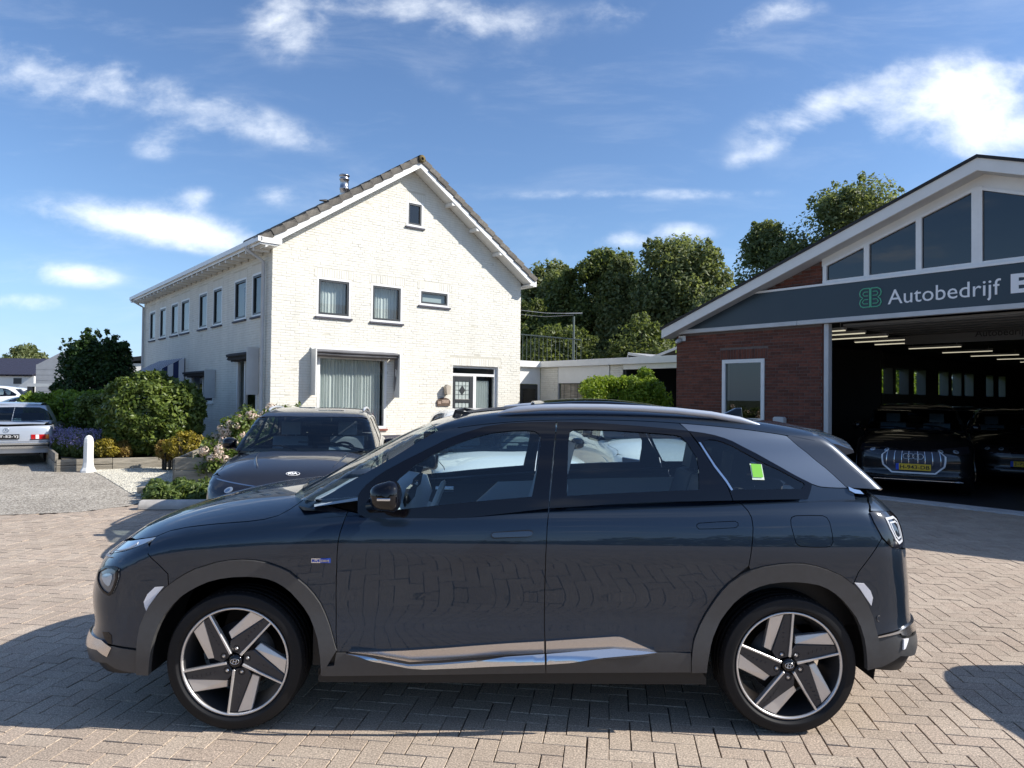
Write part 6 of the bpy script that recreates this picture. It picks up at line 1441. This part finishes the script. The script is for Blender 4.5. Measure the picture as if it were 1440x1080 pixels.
# silver rail
rp = []
for px, py in [(700, 580), (712, 577.2), (730, 574.6), (760, 572.2), (800, 571.2), (850, 571.6), (900, 573.4), (950, 576.6), (1000, 582), (1040, 589.5), (1070, 598), (1090, 606.5)]: rp.append(lp(px, py + 1.2, -.615))
mb = MB(); 0 and mb.tube(rp, [.004] + [.011] * (len(rp) - 2) + [.004], 10); mb.tube([(p[0], -p[1], p[2]) for p in rp], [.004] + [.011] * (len(rp) - 2) + [.004], 10, i=0)
M_rail2 = mat('silver_rail', (.50, .54, .60), .32, metal=.35, coat=.5)
rr_ = MB(); rr_.tube(rp, [.004] + [.010] + [.018] * (len(rp) - 4) + [.010, .004], 12); rr_.build('roof_rail', M_rail2, hero)
rr_ = MB(); rr_.tube([(p[0], -p[1], p[2]) for p in rp], [.006] + [.017] * (len(rp) - 2) + [.006], 12); rr_.build('roof_rail', M_rail2, hero)
# glass and its black surround
GF = [(545, 719), (560, 706), (570, 690), (560, 667), (582, 654), (607, 640), (628, 630), (650, 621.5), (668, 615), (693, 608.5), (718, 605.8), (740, 605.2), (752, 606.5), (758, 610), (761, 617), (759, 636), (755, 662), (748, 698.5), (700, 702.5), (640, 708), (590, 713.5)]
GR = [(797, 697.5), (798, 660), (799.5, 620), (801.5, 607), (806, 604.3), (823, 604), (860, 605.2), (897, 607.5), (930, 610), (950, 612), (958, 614), (968, 625), (980, 644), (982.5, 660), (983, 688.8), (930, 691), (880, 693)]
GQ = [(988, 621.5), (996, 618), (1005, 618.5), (1016, 621.5), (1030, 627.5), (1046, 636), (1063, 645.5), (1080, 654), (1097, 661.5), (1110, 668.5), (1122, 675), (1130, 679), (1131.5, 682), (1127, 687.5), (1090, 688), (1034, 688.6), (1029, 686), (1012, 660)]
BELT1 = [(780, 715), (730, 720), (677, 726), (640, 730), (600, 734), (563, 736), (522, 733), (503, 722)]
i783 = 12
of = FTOP[:i783 + 1] + [(778, 640), (773, 690), (771.5, 715)] + BELT1[1:]
# mirror side: glass starts behind the sail panel
GF2 = [(548, 718.5), (556, 700), (566, 683), (582, 662)] + GF[4:]
GF2 = [(536, 719), (548, 690), (562, 672), (583, 655)] + GF[5:]
def glasspane(nm, pts, m, **k): return panel(nm, gh, W(gh, pts), m, hero, sp=.04, off=-.004, skirt=0, gap=0, **k)
panel('front_window_surround', gh, W(gh, of), M_gloss, hero, sp=.025, off=.002, gap=.0005, hole=W(gh, GF2))
orr = [(783.5, 593)] + FTOP[i783 + 1:i968 + 1] + [(973, 614), (981, 624), (988, 634.5), (1004, 657), (1020, 677), (1030, 704), (980, 705), (930, 706), (863, 709), (820, 712), (772.5, 715), (774.5, 690), (779, 640)]
panel('rear_window_surround', gh, W(gh, orr), M_gloss, hero, sp=.025, off=.002, gap=.0005, hole=W(gh, GR))
oq = FTOP[i968:] + [(1140, 690), (1136, 702), (1080, 703), (1031, 704), (1021, 677), (1005, 656), (990, 634), (982, 623), (974, 613)]
panel('quarter_window_surround', gh, W(gh, oq), M_gloss, hero, sp=.025, off=.002, gap=.0005, hole=W(gh, GQ))
glasspane('front_window', GF2, M_cglass); glasspane('rear_door_window', GR, M_cglass); glasspane('quarter_window', GQ, M_dglass)
panel('window_trim_strip', gh, W(gh, [(982, 622), (985, 622.5), (1006, 655), (1022, 675.5), (1030.5, 689), (1028, 690), (1020, 677.5), (1004, 657)]), M_chrome, hero, sp=.03, off=.005, gap=0)
# windscreen and rear glass
gs, gt_ = gh.s_nose(), gh.s_tail()
wse = [W(gh, [(440, 703.5)])[0]] + ws_edge
panel('windscreen', gh, [(gs, 1.10)] + [(p[0] - .006, p[1]) for p in wse] + [(gs, 1.545)], M_wsh, hero, sp=.04, skirt=0, gap=0, off=-.002)
panel('rear_glass', gh, hatch + [(gt_, 1.17), (gt_, 1.50)] + [(1.7, 1.485), (1.48, 1.49)], paint('rear_glass_painted_sky', (.035, .045, .062), .4, .3), hero, sp=.03, gap=.002)  # opaque slate colour paints the sky's reflection into the glass
panel('rear_glass_trim', gh, W(gh, [(1192, 684.5), (1200, 688), (1209, 690), (1214, 695), (1202, 694), (1194, 690)]), M_chrome, hero, sp=.02, gap=0, off=.006)
panel('pillar_base', gh, W(gh, [(1142, 681), (1149, 683.5), (1155, 685), (1167, 686), (1180, 686.5), (1192, 686.5), (1201, 693.5)]) + [(p[0], p[1] - .05) for p in W(gh, [(1201, 693.5), (1120, 693.5)])] + W(gh, [(1131, 688)]), P_blue, hero, sp=.025, gap=.001, off=-.002)
# spoiler
mb = MB(); N = 20; V = []; prof = [(1.47, 0.0), (1.62, -.012), (1.80, -.045), (1.885, -.075), (1.89, -.088), (1.83, -.105), (1.72, -.105), (1.60, -.085)]
for k in range(N + 1):
    y = -.60 + 1.2 * k / N; e = abs(y) / .6
    for (x, dz) in prof: V.append((x - .04 * e ** 3, y, 1.557 - .045 * e ** 2 - .03 * e ** 6 + dz))
K = len(prof); mb.add(V, [(k * K + j, k * K + (j + 1) % K, (k + 1) * K + (j + 1) % K, (k + 1) * K + j) for k in range(N) for j in range(K)] + [tuple(range(K)), tuple(range(N * K, N * K + K))], sm=True); sp_ = mb.build('spoiler', P_blue, hero)
md = sp_.modifiers.new('e', 'EDGE_SPLIT'); md.split_angle = .7
# antenna fin
mb = MB(); mb.prism([(1.27, 1.560), (1.44, 1.545), (1.43, 1.625), (1.395, 1.622)], (1, 0, 0), (0, 0, 1), (0, 1, 0), .03, (0, -.015, 0)); mb.build('antenna', P_blue, hero, bevel=.006)
# mirrors
for sg_ in (-1, 1):
    mc = lp(544, 698, -.985); mb = MB(); rings = [(-.000, .02, .02), (.010, .06, .048), (.04, .088, .064), (.08, .096, .069), (.12, .092, .066), (.15, .070, .052), (.165, .025, .02)]
    # rings run outward in y; each an ellipse-like section in x-z
    V = []; n = 20
    for (dy, hx_, hz_) in rings:
        for q in range(n):
            t = 2 * PI * q / n; c, s_ = math.cos(t), math.sin(t); ex = abs(c) ** .75 * (1 if c > 0 else -1); ez = abs(s_) ** .75 * (1 if s_ > 0 else -1)
            fx = ex * hx_ * (.62 if ex > 0 else 1.0); V.append((mc[0] + fx + .012, sg_ * (.90 + dy), mc[2] + ez * hz_ * (1.0 + .12 * (ex > 0))))
    mb.add(V, [(k * n + q, k * n + (q + 1) % n, (k + 1) * n + (q + 1) % n, (k + 1) * n + q) for k in range(len(rings) - 1) for q in range(n)] + [tuple(range(n)), tuple(range((len(rings) - 1) * n, len(rings) * n))], sm=True)
    mr = mb.build('door_mirror', [M_gloss], hero)
    mb = MB(); mb.tube([(mc[0] - .10, sg_ * .84, mc[2] - .07), (mc[0] - .05, sg_ * .90, mc[2] - .055), (mc[0], sg_ * .96, mc[2] - .04)], [.035, .026, .03], 12); mb.build('mirror_foot', M_gloss, mr)
    mb = MB(); mb.box(mc[0] - .035, mc[0] + .03, sg_ * 1.064 - .004, sg_ * 1.064 + .004, mc[2] - .012, mc[2] + .002); mb.build('indicator', M_chrome, mr, bevel=.004)
# wheels
WZ = .345
for sg_, (fr_, rr2) in ((-1, (0, 180 + 10.5)), (1, (30, 77))):
    wheel(hero, -1.385, sg_ * .785, WZ, .225, .268, 0 if sg_ < 0 else 30, sg_); wheel(hero, 1.385, sg_ * .785, WZ, .225, .268, (180 + 2.0) if sg_ < 0 else 77, sg_)
# wheel wells, floor pan, cabin
for x in (-1.385, 1.385):
    for sg_ in (-1, 1):
        mb = MB(); mb.lathe([(.20, -.36), (.43, -.36), (.43, .025)], (x, sg_ * .87, WZ + .03), (0, sg_, 0), 28, a0=PI * .93, a1=PI * 2.07); mb.lathe([(0, -.36), (.43, -.36)], (x, sg_ * .87, WZ + .03), (0, sg_, 0), 28, a0=PI * .93, a1=PI * 2.07); mb.build('wheel_well', MD, hero)
mb = MB(); mb.box(-.98, .98, -.84, .84, .23, .30); mb.box(-1.9, -.98, -.48, .48, .24, .5); mb.box(.98, 1.95, -.48, .48, .26, .5); mb.box(-2.1, -1.85, -.45, .45, .26, .8); mb.box(1.85, 1.98, -.5, .5, .3, .9); mb.build('floor_pan', MD, hero)
mb = MB(); mb.box(-1.02, -.98, -.80, .80, .3, 1.05); mb.build('bulkhead', MD, hero); mb = MB(); mb.box(1.0, 1.95, -.72, .72, .5, .74); mb.build('boot_floor', MD, hero)
mb = MB(); V = []; 
for k in range(13):
    y = -.78 + 1.56 * k / 12; V += [(-1.15 + .12 * (y / .78) ** 2, y, 1.10), (-.80, y, 1.135), (-.62, y, 1.10), (-.58, y, .98), (-.66, y, .75)]
mb.add(V, [(k * 5 + j, k * 5 + j + 1, k * 5 + j + 6, k * 5 + j + 5) for k in range(12) for j in range(4)], sm=True); mb.build('dashboard', M_int, hero)
mb = MB(); mb.frame((-.62, -.50, 1.06), (.02, 0, .10), (0, .42, 0), (.02, 0, 0)); mb.frame((-.64, -.02, 1.06), (.02, 0, .10), (0, .36, 0), (.02, 0, 0)); mb.build('screen', M_gloss, hero)
for yy in (-.80, .80):   # door cards seen from inside
    mb = MB(); s_ = -1 if yy < 0 else 1; V = []; 
    for (x, z) in [(-.75, .45), (-.1, .45), (.55, .45), (.88, .48), (.95, .80), (1.25, .92), (1.25, 1.10), (.55, 1.08), (-.1, 1.05), (-.78, 1.0)]: V.append((x, yy, z))
    mb.add(V, [tuple(range(9))]); mb.add([(v_[0], yy - s_ * .05, v_[2]) for v_ in V], [tuple(range(9))]); mb.box(-.6, 1.0, yy - s_ * .10, yy - s_ * .05, .78, .84); mb.build('door_card', M_int, hero)
    mb = MB(); mb.tube([(-.55, yy - s_ * .07, 1.0), (-.42, yy - s_ * .07, 1.0)], .022, 10); mb.build('inner_handle', M_chrome, hero)
mb = MB(); mb.lathe([(.165, -.014), (.181, 0), (.165, .014), (.150, 0), (.165, -.014)], (-.46, -.38, 1.03), (.93, 0, -.36), 36); mb.tube([(-.46, -.53, 1.03), (-.47, -.38, 1.0), (-.46, -.23, 1.03)], .018, 8); mb.tube([(-.47, -.38, 1.0), (-.52, -.38, .87)], .02, 8); mb.lathe([(0, 0), (.06, 0), (.06, .03), (0, .03)], (-.48, -.38, 1.01), (-.93, 0, .36), 20); mb.build('steering_wheel', M_intl, hero)
def seat(x, y, w, m, tall=1.0):
    s_ = bpy.data.objects.new('seat', None); COL.objects.link(s_); s_.parent = hero; s_.location = (x, y, 0)
    mb = MB(); mb.box(-.28, .24, -w / 2, w / 2, .45, .66); mb.build('seat_cushion', m, s_, bevel=.05, seg=3)
    mb = MB(); mb.prism([(.16, .58), (.30, .58), (.46, 1.20 * tall), (.42, 1.24 * tall), (.35, 1.22 * tall)], (1, 0, 0), (0, 0, 1), (0, 1, 0), w * .92, (0, -w * .46, 0)); mb.build('seat_back', m, s_, bevel=.045, seg=3)
    mb = MB(); mb.prism([(.37, 1.25 * tall), (.46, 1.25 * tall), (.50, 1.42 * tall), (.45, 1.44 * tall), (.40, 1.42 * tall)], (1, 0, 0), (0, 0, 1), (0, 1, 0), w * .5, (0, -w * .25, 0)); mb.tube([(.42, -.06, 1.2 * tall), (.43, -.06, 1.3 * tall)], .008, 6); mb.tube([(.42, .06, 1.2 * tall), (.43, .06, 1.3 * tall)], .008, 6); mb.build('headrest', m, s_, bevel=.04, seg=3)
seat(-.16, -.38, .50, M_seat, 1.0); seat(-.16, .38, .50, M_seat, 1.0)
for yy in (-.42, 0, .42): seat(.82, yy, .42, M_seatd, .97)
panel('headliner', gh, [(-.40, -.50), (1.5, -.50), (1.5, .50), (-.40, .50)], M_int, hero, space='top', sp=.12, off=-.04, skirt=0)
mb = MB(); mb.box(-.55, -.50, -.12, .12, 1.40, 1.46); mb.build('rear_view_mirror', M_gloss, hero, bevel=.01)
# green sticker on the quarter glass
sk = trace(gh, [(1054, 652), (1071, 653), (1075, 675), (1058, 674.5)]); nrm = gh.grad(sk); mb = MB(); V = [p + n_ * .001 for p, n_ in zip(sk, nrm)]; mb.add(V, [(0, 1, 2, 3)]); s1 = mb.build('sticker', mat('sticker_white', (.75, .85, .72), .5), hero, fixn=False)
ctr = np.mean(V, 0); mb = MB(); V2 = [ctr + (np.array(v_) - ctr) * .84 + nrm[0] * .0008 + np.array((0, 0, .006)) for v_ in V]; mb.add(V2, [(0, 1, 2, 3)]); mb.build('sticker_face', mat('sticker_green', (.22, .62, .05), .5), s1, fixn=False)
# ------------------------------------------------------------------ the other cars
SKIP = ('front_bumper', 'grille', 'grille_bar', 'headlamp', 'headlamp_guide', 'day_light', 'fog_lamp', 'fog_lamp_rim', 'fog_lamp_eye', 'chin_trim', 'air_inlet', 'badge', 'badge_plate', 'parking_sensor',
        'sticker', 'sticker_face', 'sunroof_opening', 'sunroof_glass', 'sunroof_strut', 'wind_deflector', 'wheel', 'side_trim', 'side_trim_edge', 'front_reflector', 'handle_gap', 'antenna', 'window_trim_strip', 'rear_glass_trim')
HERO_PARTS = [o for o in SC.objects if o.parent == hero]; KIDS = {p: [o for o in SC.objects if o.parent == p] for p in HERO_PARTS}
wproto = wheel(None, 0, 0, .34, .22, .23, 0, -1, 'multi'); wproto_k = [o for o in SC.objects if o.parent == wproto]
def base(n): return n.split('.')[0]
GRNS = Solid.__new__(Solid)
used_wheel = [False]
def plate(parent, P, a, up, w, h, txt, yellow=True, name='number_plate'):
    a, up = np.array(a, float), np.array(up, float); n = np.cross(a, up); P = np.array(P, float); mb = MB(); mb.frame(P - a * w / 2 - up * h / 2 - n * .012, a * w, up * h, n * .012, 0); pl = mb.build(name, M_yellow if yellow else M_ink, parent, bevel=.002)
    if yellow:
        mb = MB(); mb.frame(P - a * w / 2 - up * h / 2 + n * .0005, a * w * .09, up * h, n * .0015); mb.build('euro_band', M_plblue, pl)
    t_ = text_mesh('lettering', txt, 1, M_ink if yellow else M_lettw, pl, .001, bold=.012); place_on(t_, Vector(P - a * w * .38 - up * h * .30 + n * .003), a, up, width=w * (.84 if yellow else .84), height=h * .6)
    return pl
def crossover(loc, rz, sc, paint_, label, group=None, front='plain', plate_txt=None, rails=True, clad=None, pillar=None, name='parked_car', seats=True):
    root = empty(name, loc, rz, label, 'car', group); root.scale = sc; mp = {P_blue.name: paint_, P_silver.name: pillar or paint_, M_clad.name: clad or M_clad, M_dglass.name: M_dglass, M_wsh.name: M_dglass, M_int.name: M_seatd, M_intl.name: M_seatd, M_seat.name: M_seatd}
    for p in HERO_PARTS:
        b = base(p.name)
        if b in SKIP or (not rails and b == 'roof_rail'): continue
        c = p.copy(); COL.objects.link(c); c.parent = root
        for sl in c.material_slots:
            if sl.material and sl.material.name in mp: m_ = mp[sl.material.name]; sl.link = 'OBJECT'; sl.material = m_
        for k in KIDS[p]: d = k.copy(); COL.objects.link(d); d.parent = c
    for x in (-1.385, 1.385):
        for sg_ in (-1, 1):
            w_ = wproto.copy() if used_wheel[0] else wproto
            if used_wheel[0]: COL.objects.link(w_)
            w_.parent = root; w_.location = (x, sg_ * .78, .34); w_.rotation_euler = (0, 0, 0 if sg_ < 0 else PI)
            if used_wheel[0]:
                for k in wproto_k: d = k.copy(); COL.objects.link(d); d.parent = w_
            used_wheel[0] = True
    # own front end: bumper with arch side, lamps, grille
    fs = W(low, [(208, 762), (213, 771), (208, 779), (222, 793), (236, 807)] + FOUT[20:] )
    hl0 = (SN + .30, .70)
    panel('front_bumper', low, [(SN, .865), (SN + .45, .88)] + W(low, [(208, 758)]) + fs[1:] + [(SN, fs[-1][1])], paint_, root, sp=.06)
    lampP = [(SN + .28, .74), (SN + .30, .83), (SN + .70, .875), (SN + .95, .90), (SN + .86, .79), (SN + .62, .72), (SN + .40, .70)]
    panel('headlamp', low, lampP, M_lensd if front in ('kia', 'audi') else M_lensd, root, off=.006, sp=.04, skirt=.012)
    cl_ = np.mean(lampP, 0)
    for dx in (-.14, .08):
        q = [(cl_[0] + dx + .040 * math.cos(t), cl_[1] + .01 + .028 * math.sin(t)) for t in np.linspace(0, 2 * PI, 14)[:-1]]
        panel('lamp_projector', low, q, M_lens, root, off=.011, sp=.03, skirt=.006, gap=0); c0 = np.mean(q, 0); panel('lamp_eye', low, [tuple(c0 + (np.array(z_) - c0) * .5) for z_ in q], M_chrome, root, off=.014, sp=.03, skirt=.004, gap=0)
    if paint_ not in (P_black, P_navy): panel('lamp_light_guide', low, [(SN + .30, .832), (SN + .30, .824), (SN + .70, .866), (SN + .93, .892), (SN + .95, .902), (SN + .70, .875)], M_chrome, root, off=.009, sp=.04, skirt=.004, gap=0)
    panel('intake', low, [(SN, .46), (SN, .28), (SN + .62, .28), (SN + .72, .40), (SN + .66, .46)], M_gloss, root, off=.005, sp=.06)
    if front == 'audi':
        G = [(SN, .80), (SN, .42), (SN + .34, .42), (SN + .47, .55), (SN + .49, .72), (SN + .42, .80)]
        panel('grille', low, G, mat('grille_grey', (.05, .055, .075), .35), root, off=.010, sp=.04, skirt=.02)
        def rim(a_, b_, w_=.014):
            a_, b_ = np.array(a_), np.array(b_); d = (b_ - a_) / np.linalg.norm(b_ - a_); n_ = np.array([-d[1], d[0]]) * w_; panel('grille_frame', low, [tuple(a_ - n_), tuple(b_ - n_), tuple(b_ + n_), tuple(a_ + n_)], M_lettw, root, off=.022, sp=.04, skirt=.014, gap=0)
        for i in range(1, len(G) - 1): rim(G[i], G[i + 1], .012 if i < 4 else .006)
        for k in range(4): x_ = SN + .07 + .115 * k; panel('grille_slat', low, [(x_, .56), (x_ + .010, .56), (x_ + .010, .79), (x_, .79)], M_chrome, root, off=.016, sp=.04, skirt=.008, gap=0)
        mb = MB()
        for k in range(4):
            cy = -.105 + .07 * k; pt = [(-2.345, cy + .046 * math.cos(t), .715 + .046 * math.sin(t)) for t in np.linspace(0, 2 * PI, 25)]; mb.tube(pt, .0055, 6, cap=False)
        mb.build('rings_emblem', M_chrome, root)
        plate(root, (-2.37, 0, .53), (0, -1, 0), (0, 0, 1), .52, .11, plate_txt or 'H-943-DB')
        mb = MB(); mb.box(-2.36, -2.33, -.6, .6, .30, .312); mb.build('lip', M_chrome, root)
    else:
        panel('grille', low, [(SN, .78), (SN, .62), (SN + .24, .64), (SN + .28, .74), (SN + .20, .79)], M_gloss, root, off=.008, sp=.05)
        if plate_txt: plate(root, (-2.345, 0, .52), (0, -1, 0), (0, 0, 1), .52, .11, plate_txt)
    if front == 'kia':
        mb = MB(); P = low.topm(np.array([[-2.05, y] for y in np.linspace(-.1, .1, 3)])); c = P[1]; nn_ = low.grad(P)[1]; up_ = np.cross(nn_, (0, -1, 0)); up_ /= np.linalg.norm(up_); 
        if up_[2] < 0: up_ = -up_
        a_ = np.array((0, -1., 0)); O = c + nn_ * .006
        mb.tube([O + a_ * .070 * math.cos(t) + up_ * .034 * math.sin(t) for t in np.linspace(0, 2 * PI, 33)], .0028, 6, cap=False); em = mb.build('emblem_ring', M_lettw, root)
        t_ = text_mesh('emblem_letters', 'KIA', 1, M_lettw, root, .002, bold=.05); place_on(t_, Vector(O - a_ * .050 - up_ * .019 + nn_ * .004), a_, up_, width=.10, height=.038)
        mb = MB(); mb.frame((-1.02, -.52, 1.135), (.012, 0, 0), (0, .26, 0), (.02, 0, .035)); mb.build('paper_notice', M_lettw, root)
        for sy in (-1, 1): # raised creases along the bonnet
            P = low.topm(np.array([[x, sy * (.50 - .16 * ((x + 1.25) / .8) ** 2)] for x in np.linspace(-1.95, -1.2, 12)])); mb = MB(); mb.tube([p - (0, 0, .012) for p in P], [.004] + [.020] * 10 + [.008], 12, cap=False); mb.build('bonnet_crease', paint_, root)
    return root
P_w2 = paint('pearl_white', (.72, .75, .76), 0)
crossover((-2.44, 8.95, 0), math.radians(98.5), (.94, .93, .93), P_graphite, 'graphite grey crossover with roof rails parked behind the bonnet of the dark blue car', front='kia', plate_txt='ZP-417-N')
crossover((-.24, 9.20, 0), math.radians(101), (.95, .98, .935), P_white, 'white crossover parked nose on, seen through the front side window of the dark blue car', 'white cars parked in the yard', rails=False, clad=P_white)
crossover((2.05, 11.8, 0), math.radians(98), (.95, .98, .95), P_w2, 'white car further back, seen through the rear side window of the dark blue car', 'white cars parked in the yard', clad=P_w2, rails=False)
crossover((8.24, 14.55, 0), math.radians(60), (1.04, 1.03, 1.0), P_black, 'black SUV with a silver framed grille and yellow plate just inside the showroom', 'dark cars inside the showroom', front='audi', rails=False, clad=P_black)
crossover((11.0, 15.6, 0), math.radians(60), (1.0, 1.0, .95), P_black, 'black car beside the framed grille SUV, its yellow plate dim in the dark', 'dark cars inside the showroom', plate_txt='J-752-RK', rails=False, clad=P_black)
crossover((12.4, 19.5, 0), math.radians(62), (1.0, 1.0, .95), P_navy, 'navy car in the second row of the showroom behind the two black ones', 'dark cars inside the showroom', rails=False, clad=P_black)
crossover((7.2, 18.8, 0), math.radians(62), (1.0, 1.0, .93), P_black, 'black car deep in the showroom near the side windows', 'dark cars inside the showroom', rails=False, clad=P_black)
crossover((5.76, 3.56, 0), 0, (.95, .97, .95), P_graphite, 'grey car just outside the right edge, only its rounded shadow falls on the pavers', rails=False)
crossover((-18.4, 27, 0), math.radians(35), (.98, 1, .93), P_navy, 'dark blue car parked behind the old silver saloon at the left edge', rails=False, clad=P_black)
# the clipping of paper on the floor before the showroom cars
mb = MB(); mb.frame((-.05, -.045, 0), (.11, .02, 0), (-.02, .10, .002), (0, 0, .003)); o = mb.build('paper_sheet', M_lettw, None); o.location = at(1349, 679, 12.1); 
tag(o, 'small white card fixed low on the black car just inside the showroom', 'card')
# old silver saloon seen from behind
sal = empty('parked_saloon', (-12.38, 17.95, 0), math.radians(-62), 'old silver saloon with a black number plate parked away from the viewer', 'car')
sl = Solid(side=[(.15, .80), (.3, .86), (.45, .885), (.6, .893), (.75, .89), (.88, .872), (.96, .84), (1.05, .78)], plan=[(-2.4, .97), (-1.5, .99), (0, 1), (1.5, .985), (2.35, .955)],
           front=[(.15, -2.25), (.4, -2.33), (.7, -2.33), (.9, -2.28)], kf=.10, rear=[(.15, 2.20), (.4, 2.28), (.6, 2.30), (.8, 2.29), (.92, 2.25), (1.0, 2.15)], kr=.10,
           top=[(-2.35, .86), (-1.5, .93), (-.9, .97), (0, .98), (1.2, 1.0), (1.7, .99), (2.1, .96), (2.3, .90)], crown=.05, pf=4, pr=4, pc=3, ke=.10, kt=.07, xcf=-1.6, xcr=1.6, R=.9)
sg2 = Solid(side=[(.85, .85), (.98, .80), (1.1, .745), (1.25, .665), (1.36, .60), (1.45, .53)], plan=[(-1.2, 1), (.4, 1), (1.5, .96)], front=[(.9, -1.05), (1.1, -.80), (1.3, -.45), (1.42, -.15)], kf=.12,
            rear=[(.9, 1.62), (1.1, 1.34), (1.3, 1.02), (1.42, .75)], kr=.10, top=[(-.7, 1.34), (-.2, 1.40), (.3, 1.415), (.8, 1.39), (1.2, 1.33)], crown=.05, pf=2.6, pr=2.6, pc=2.6, ke=.06, kt=.07, xcf=-.3, xcr=.6, R=.7)
n2, t2 = sl.s_nose(), sl.s_tail()
ar = lambda cx: [(x, z) for x, z in arc(cx, .33, .36, 180, 0, 15)]
def SXp(pts): return [tuple(q) for q in sl.SX(pts)]
bpoly = [(n2, .26), (-2.3, .26)] + SXp([(-1.76, .26)] + ar(-1.40) + [(-1.04, .26), (1.04, .26)] + ar(1.40) + [(1.76, .26)]) + [(2.3, .28), (t2, .28), (t2, .88), (2.2, .90), (1.2, .93), (0, .92), (-1.2, .88), (-2.2, .82), (n2, .80)]
panel('body', sl, bpoly, P_oldsilver, sal, sp=.06, gap=0)
panel('deck', sl, [(-2.26, -.70), (-1.0, -.76), (0, -.77), (1.2, -.76), (2.12, -.70), (2.20, 0), (2.12, .70), (1.2, .76), (0, .77), (-1.0, .76), (-2.26, .70), (-2.30, 0)], P_oldsilver, sal, space='top', sp=.08, gap=0)
a2, b2 = sg2.s_nose(), sg2.s_tail()
panel('rear_screen', sg2, [(.6 + .34, 1.0), (b2, 1.0), (b2, 1.30), (.6 + .50, 1.29), (.6 + .42, 1.15)], M_dglass, sal, sp=.06, skirt=0, gap=0)
panel('pillar', sg2, [(.6 + .02, .92), (b2, .92), (b2, 1.34), (.3, 1.34), (.36, 1.30), (.50, 1.0)], P_oldsilver, sal, sp=.05, gap=0, hole=[(.6 + .33, .99), (b2 - .005, .99), (b2 - .005, 1.305), (.6 + .48, 1.295), (.6 + .40, 1.15)])
panel('side_window', sg2, [(-.75, .99), (.48, 1.0), (.34, 1.31), (-.35, 1.31)], M_dglass, sal, sp=.08, skirt=0, gap=0)
panel('windscreen', sg2, [(a2, .95), (-.85, .95), (-.4, 1.33), (a2, 1.33)], M_dglass, sal, sp=.08, skirt=0, gap=0)
panel('roof', sg2, [(-.42, -.52), (.3, -.53), (.86, -.50), (.92, 0), (.86, .50), (.3, .53), (-.42, .52), (-.48, 0)], P_oldsilver, sal, space='top', sp=.08)
def RS(nm, y0, y1, z0, z1, m_, off=.01, both=True):   # rear panel by lateral position
    def s_of(y): return 1.6 + .9 * math.atan2(2.28 - 1.6, y)
    panel(nm, sl, [(s_of(y1), z0), (s_of(max(y0, .0001)), z0), (s_of(max(y0, .0001)), z1), (s_of(y1), z1)], m_, sal, sp=.05, off=off, skirt=off + .003, gap=0, both=both)
RS('tail_lamp', .46, .85, .595, .70, M_red, .012); RS('reverse_lamp', .55, .62, .60, .695, M_lettw, .015); RS('indicator_lamp', .77, .855, .60, .695, M_amber, .015); RS('lamp_surround', .44, .865, .58, .592, M_black, .014)
RS('bumper', .0, .86, .40, .52, M_chrome, .06); RS('bumper_rubber', .0, .86, .45, .48, M_black, .066); RS('boot_seam', .0, .84, .535, .542, MD, .002)
plate(sal, (2.325, 0, .655), (0, 1, 0), (0, 0, 1), .50, .11, 'TT-52-YJ', yellow=False)
mb = MB(); mb.tube([(2.30, .05 * math.cos(t) , .80 + .05 * math.sin(t)) for t in np.linspace(0, 2 * PI, 25)], .004, 6, cap=False)
for a_ in (90, 210, 330): mb.tube([(2.30, 0, .80), (2.30, .05 * math.cos(math.radians(a_)), .80 + .05 * math.sin(math.radians(a_)))], .004, 6)
mb.build('star_emblem', M_chrome, sal)
for x in (-1.4, 1.4):
    for sg_ in (-1, 1):
        w_ = wproto.copy(); COL.objects.link(w_); w_.parent = sal; w_.location = (x, sg_ * .74, .32); w_.scale = (.94, .85, .94); w_.rotation_euler = (0, 0, 0 if sg_ < 0 else PI)
        for k in wproto_k: d = k.copy(); COL.objects.link(d); d.parent = w_
mb = MB(); mb.box(-2.1, 2.1, -.6, .6, .22, .5); mb.build('underbody', MD, sal); mb = MB(); mb.box(-.3, 1.1, -.6, .6, .5, .95); mb.box(.6, .75, -.55, -.1, .95, 1.15); mb.box(.6, .75, .1, .55, .95, 1.15); mb.build('cabin_trim', M_seatd, sal)
van = crossover((-29.5, 40, 0), math.radians(20), (1.05, 1.05, 1.22), P_white, 'tall white vehicle far back beyond the silver saloon', rails=False, clad=P_white)
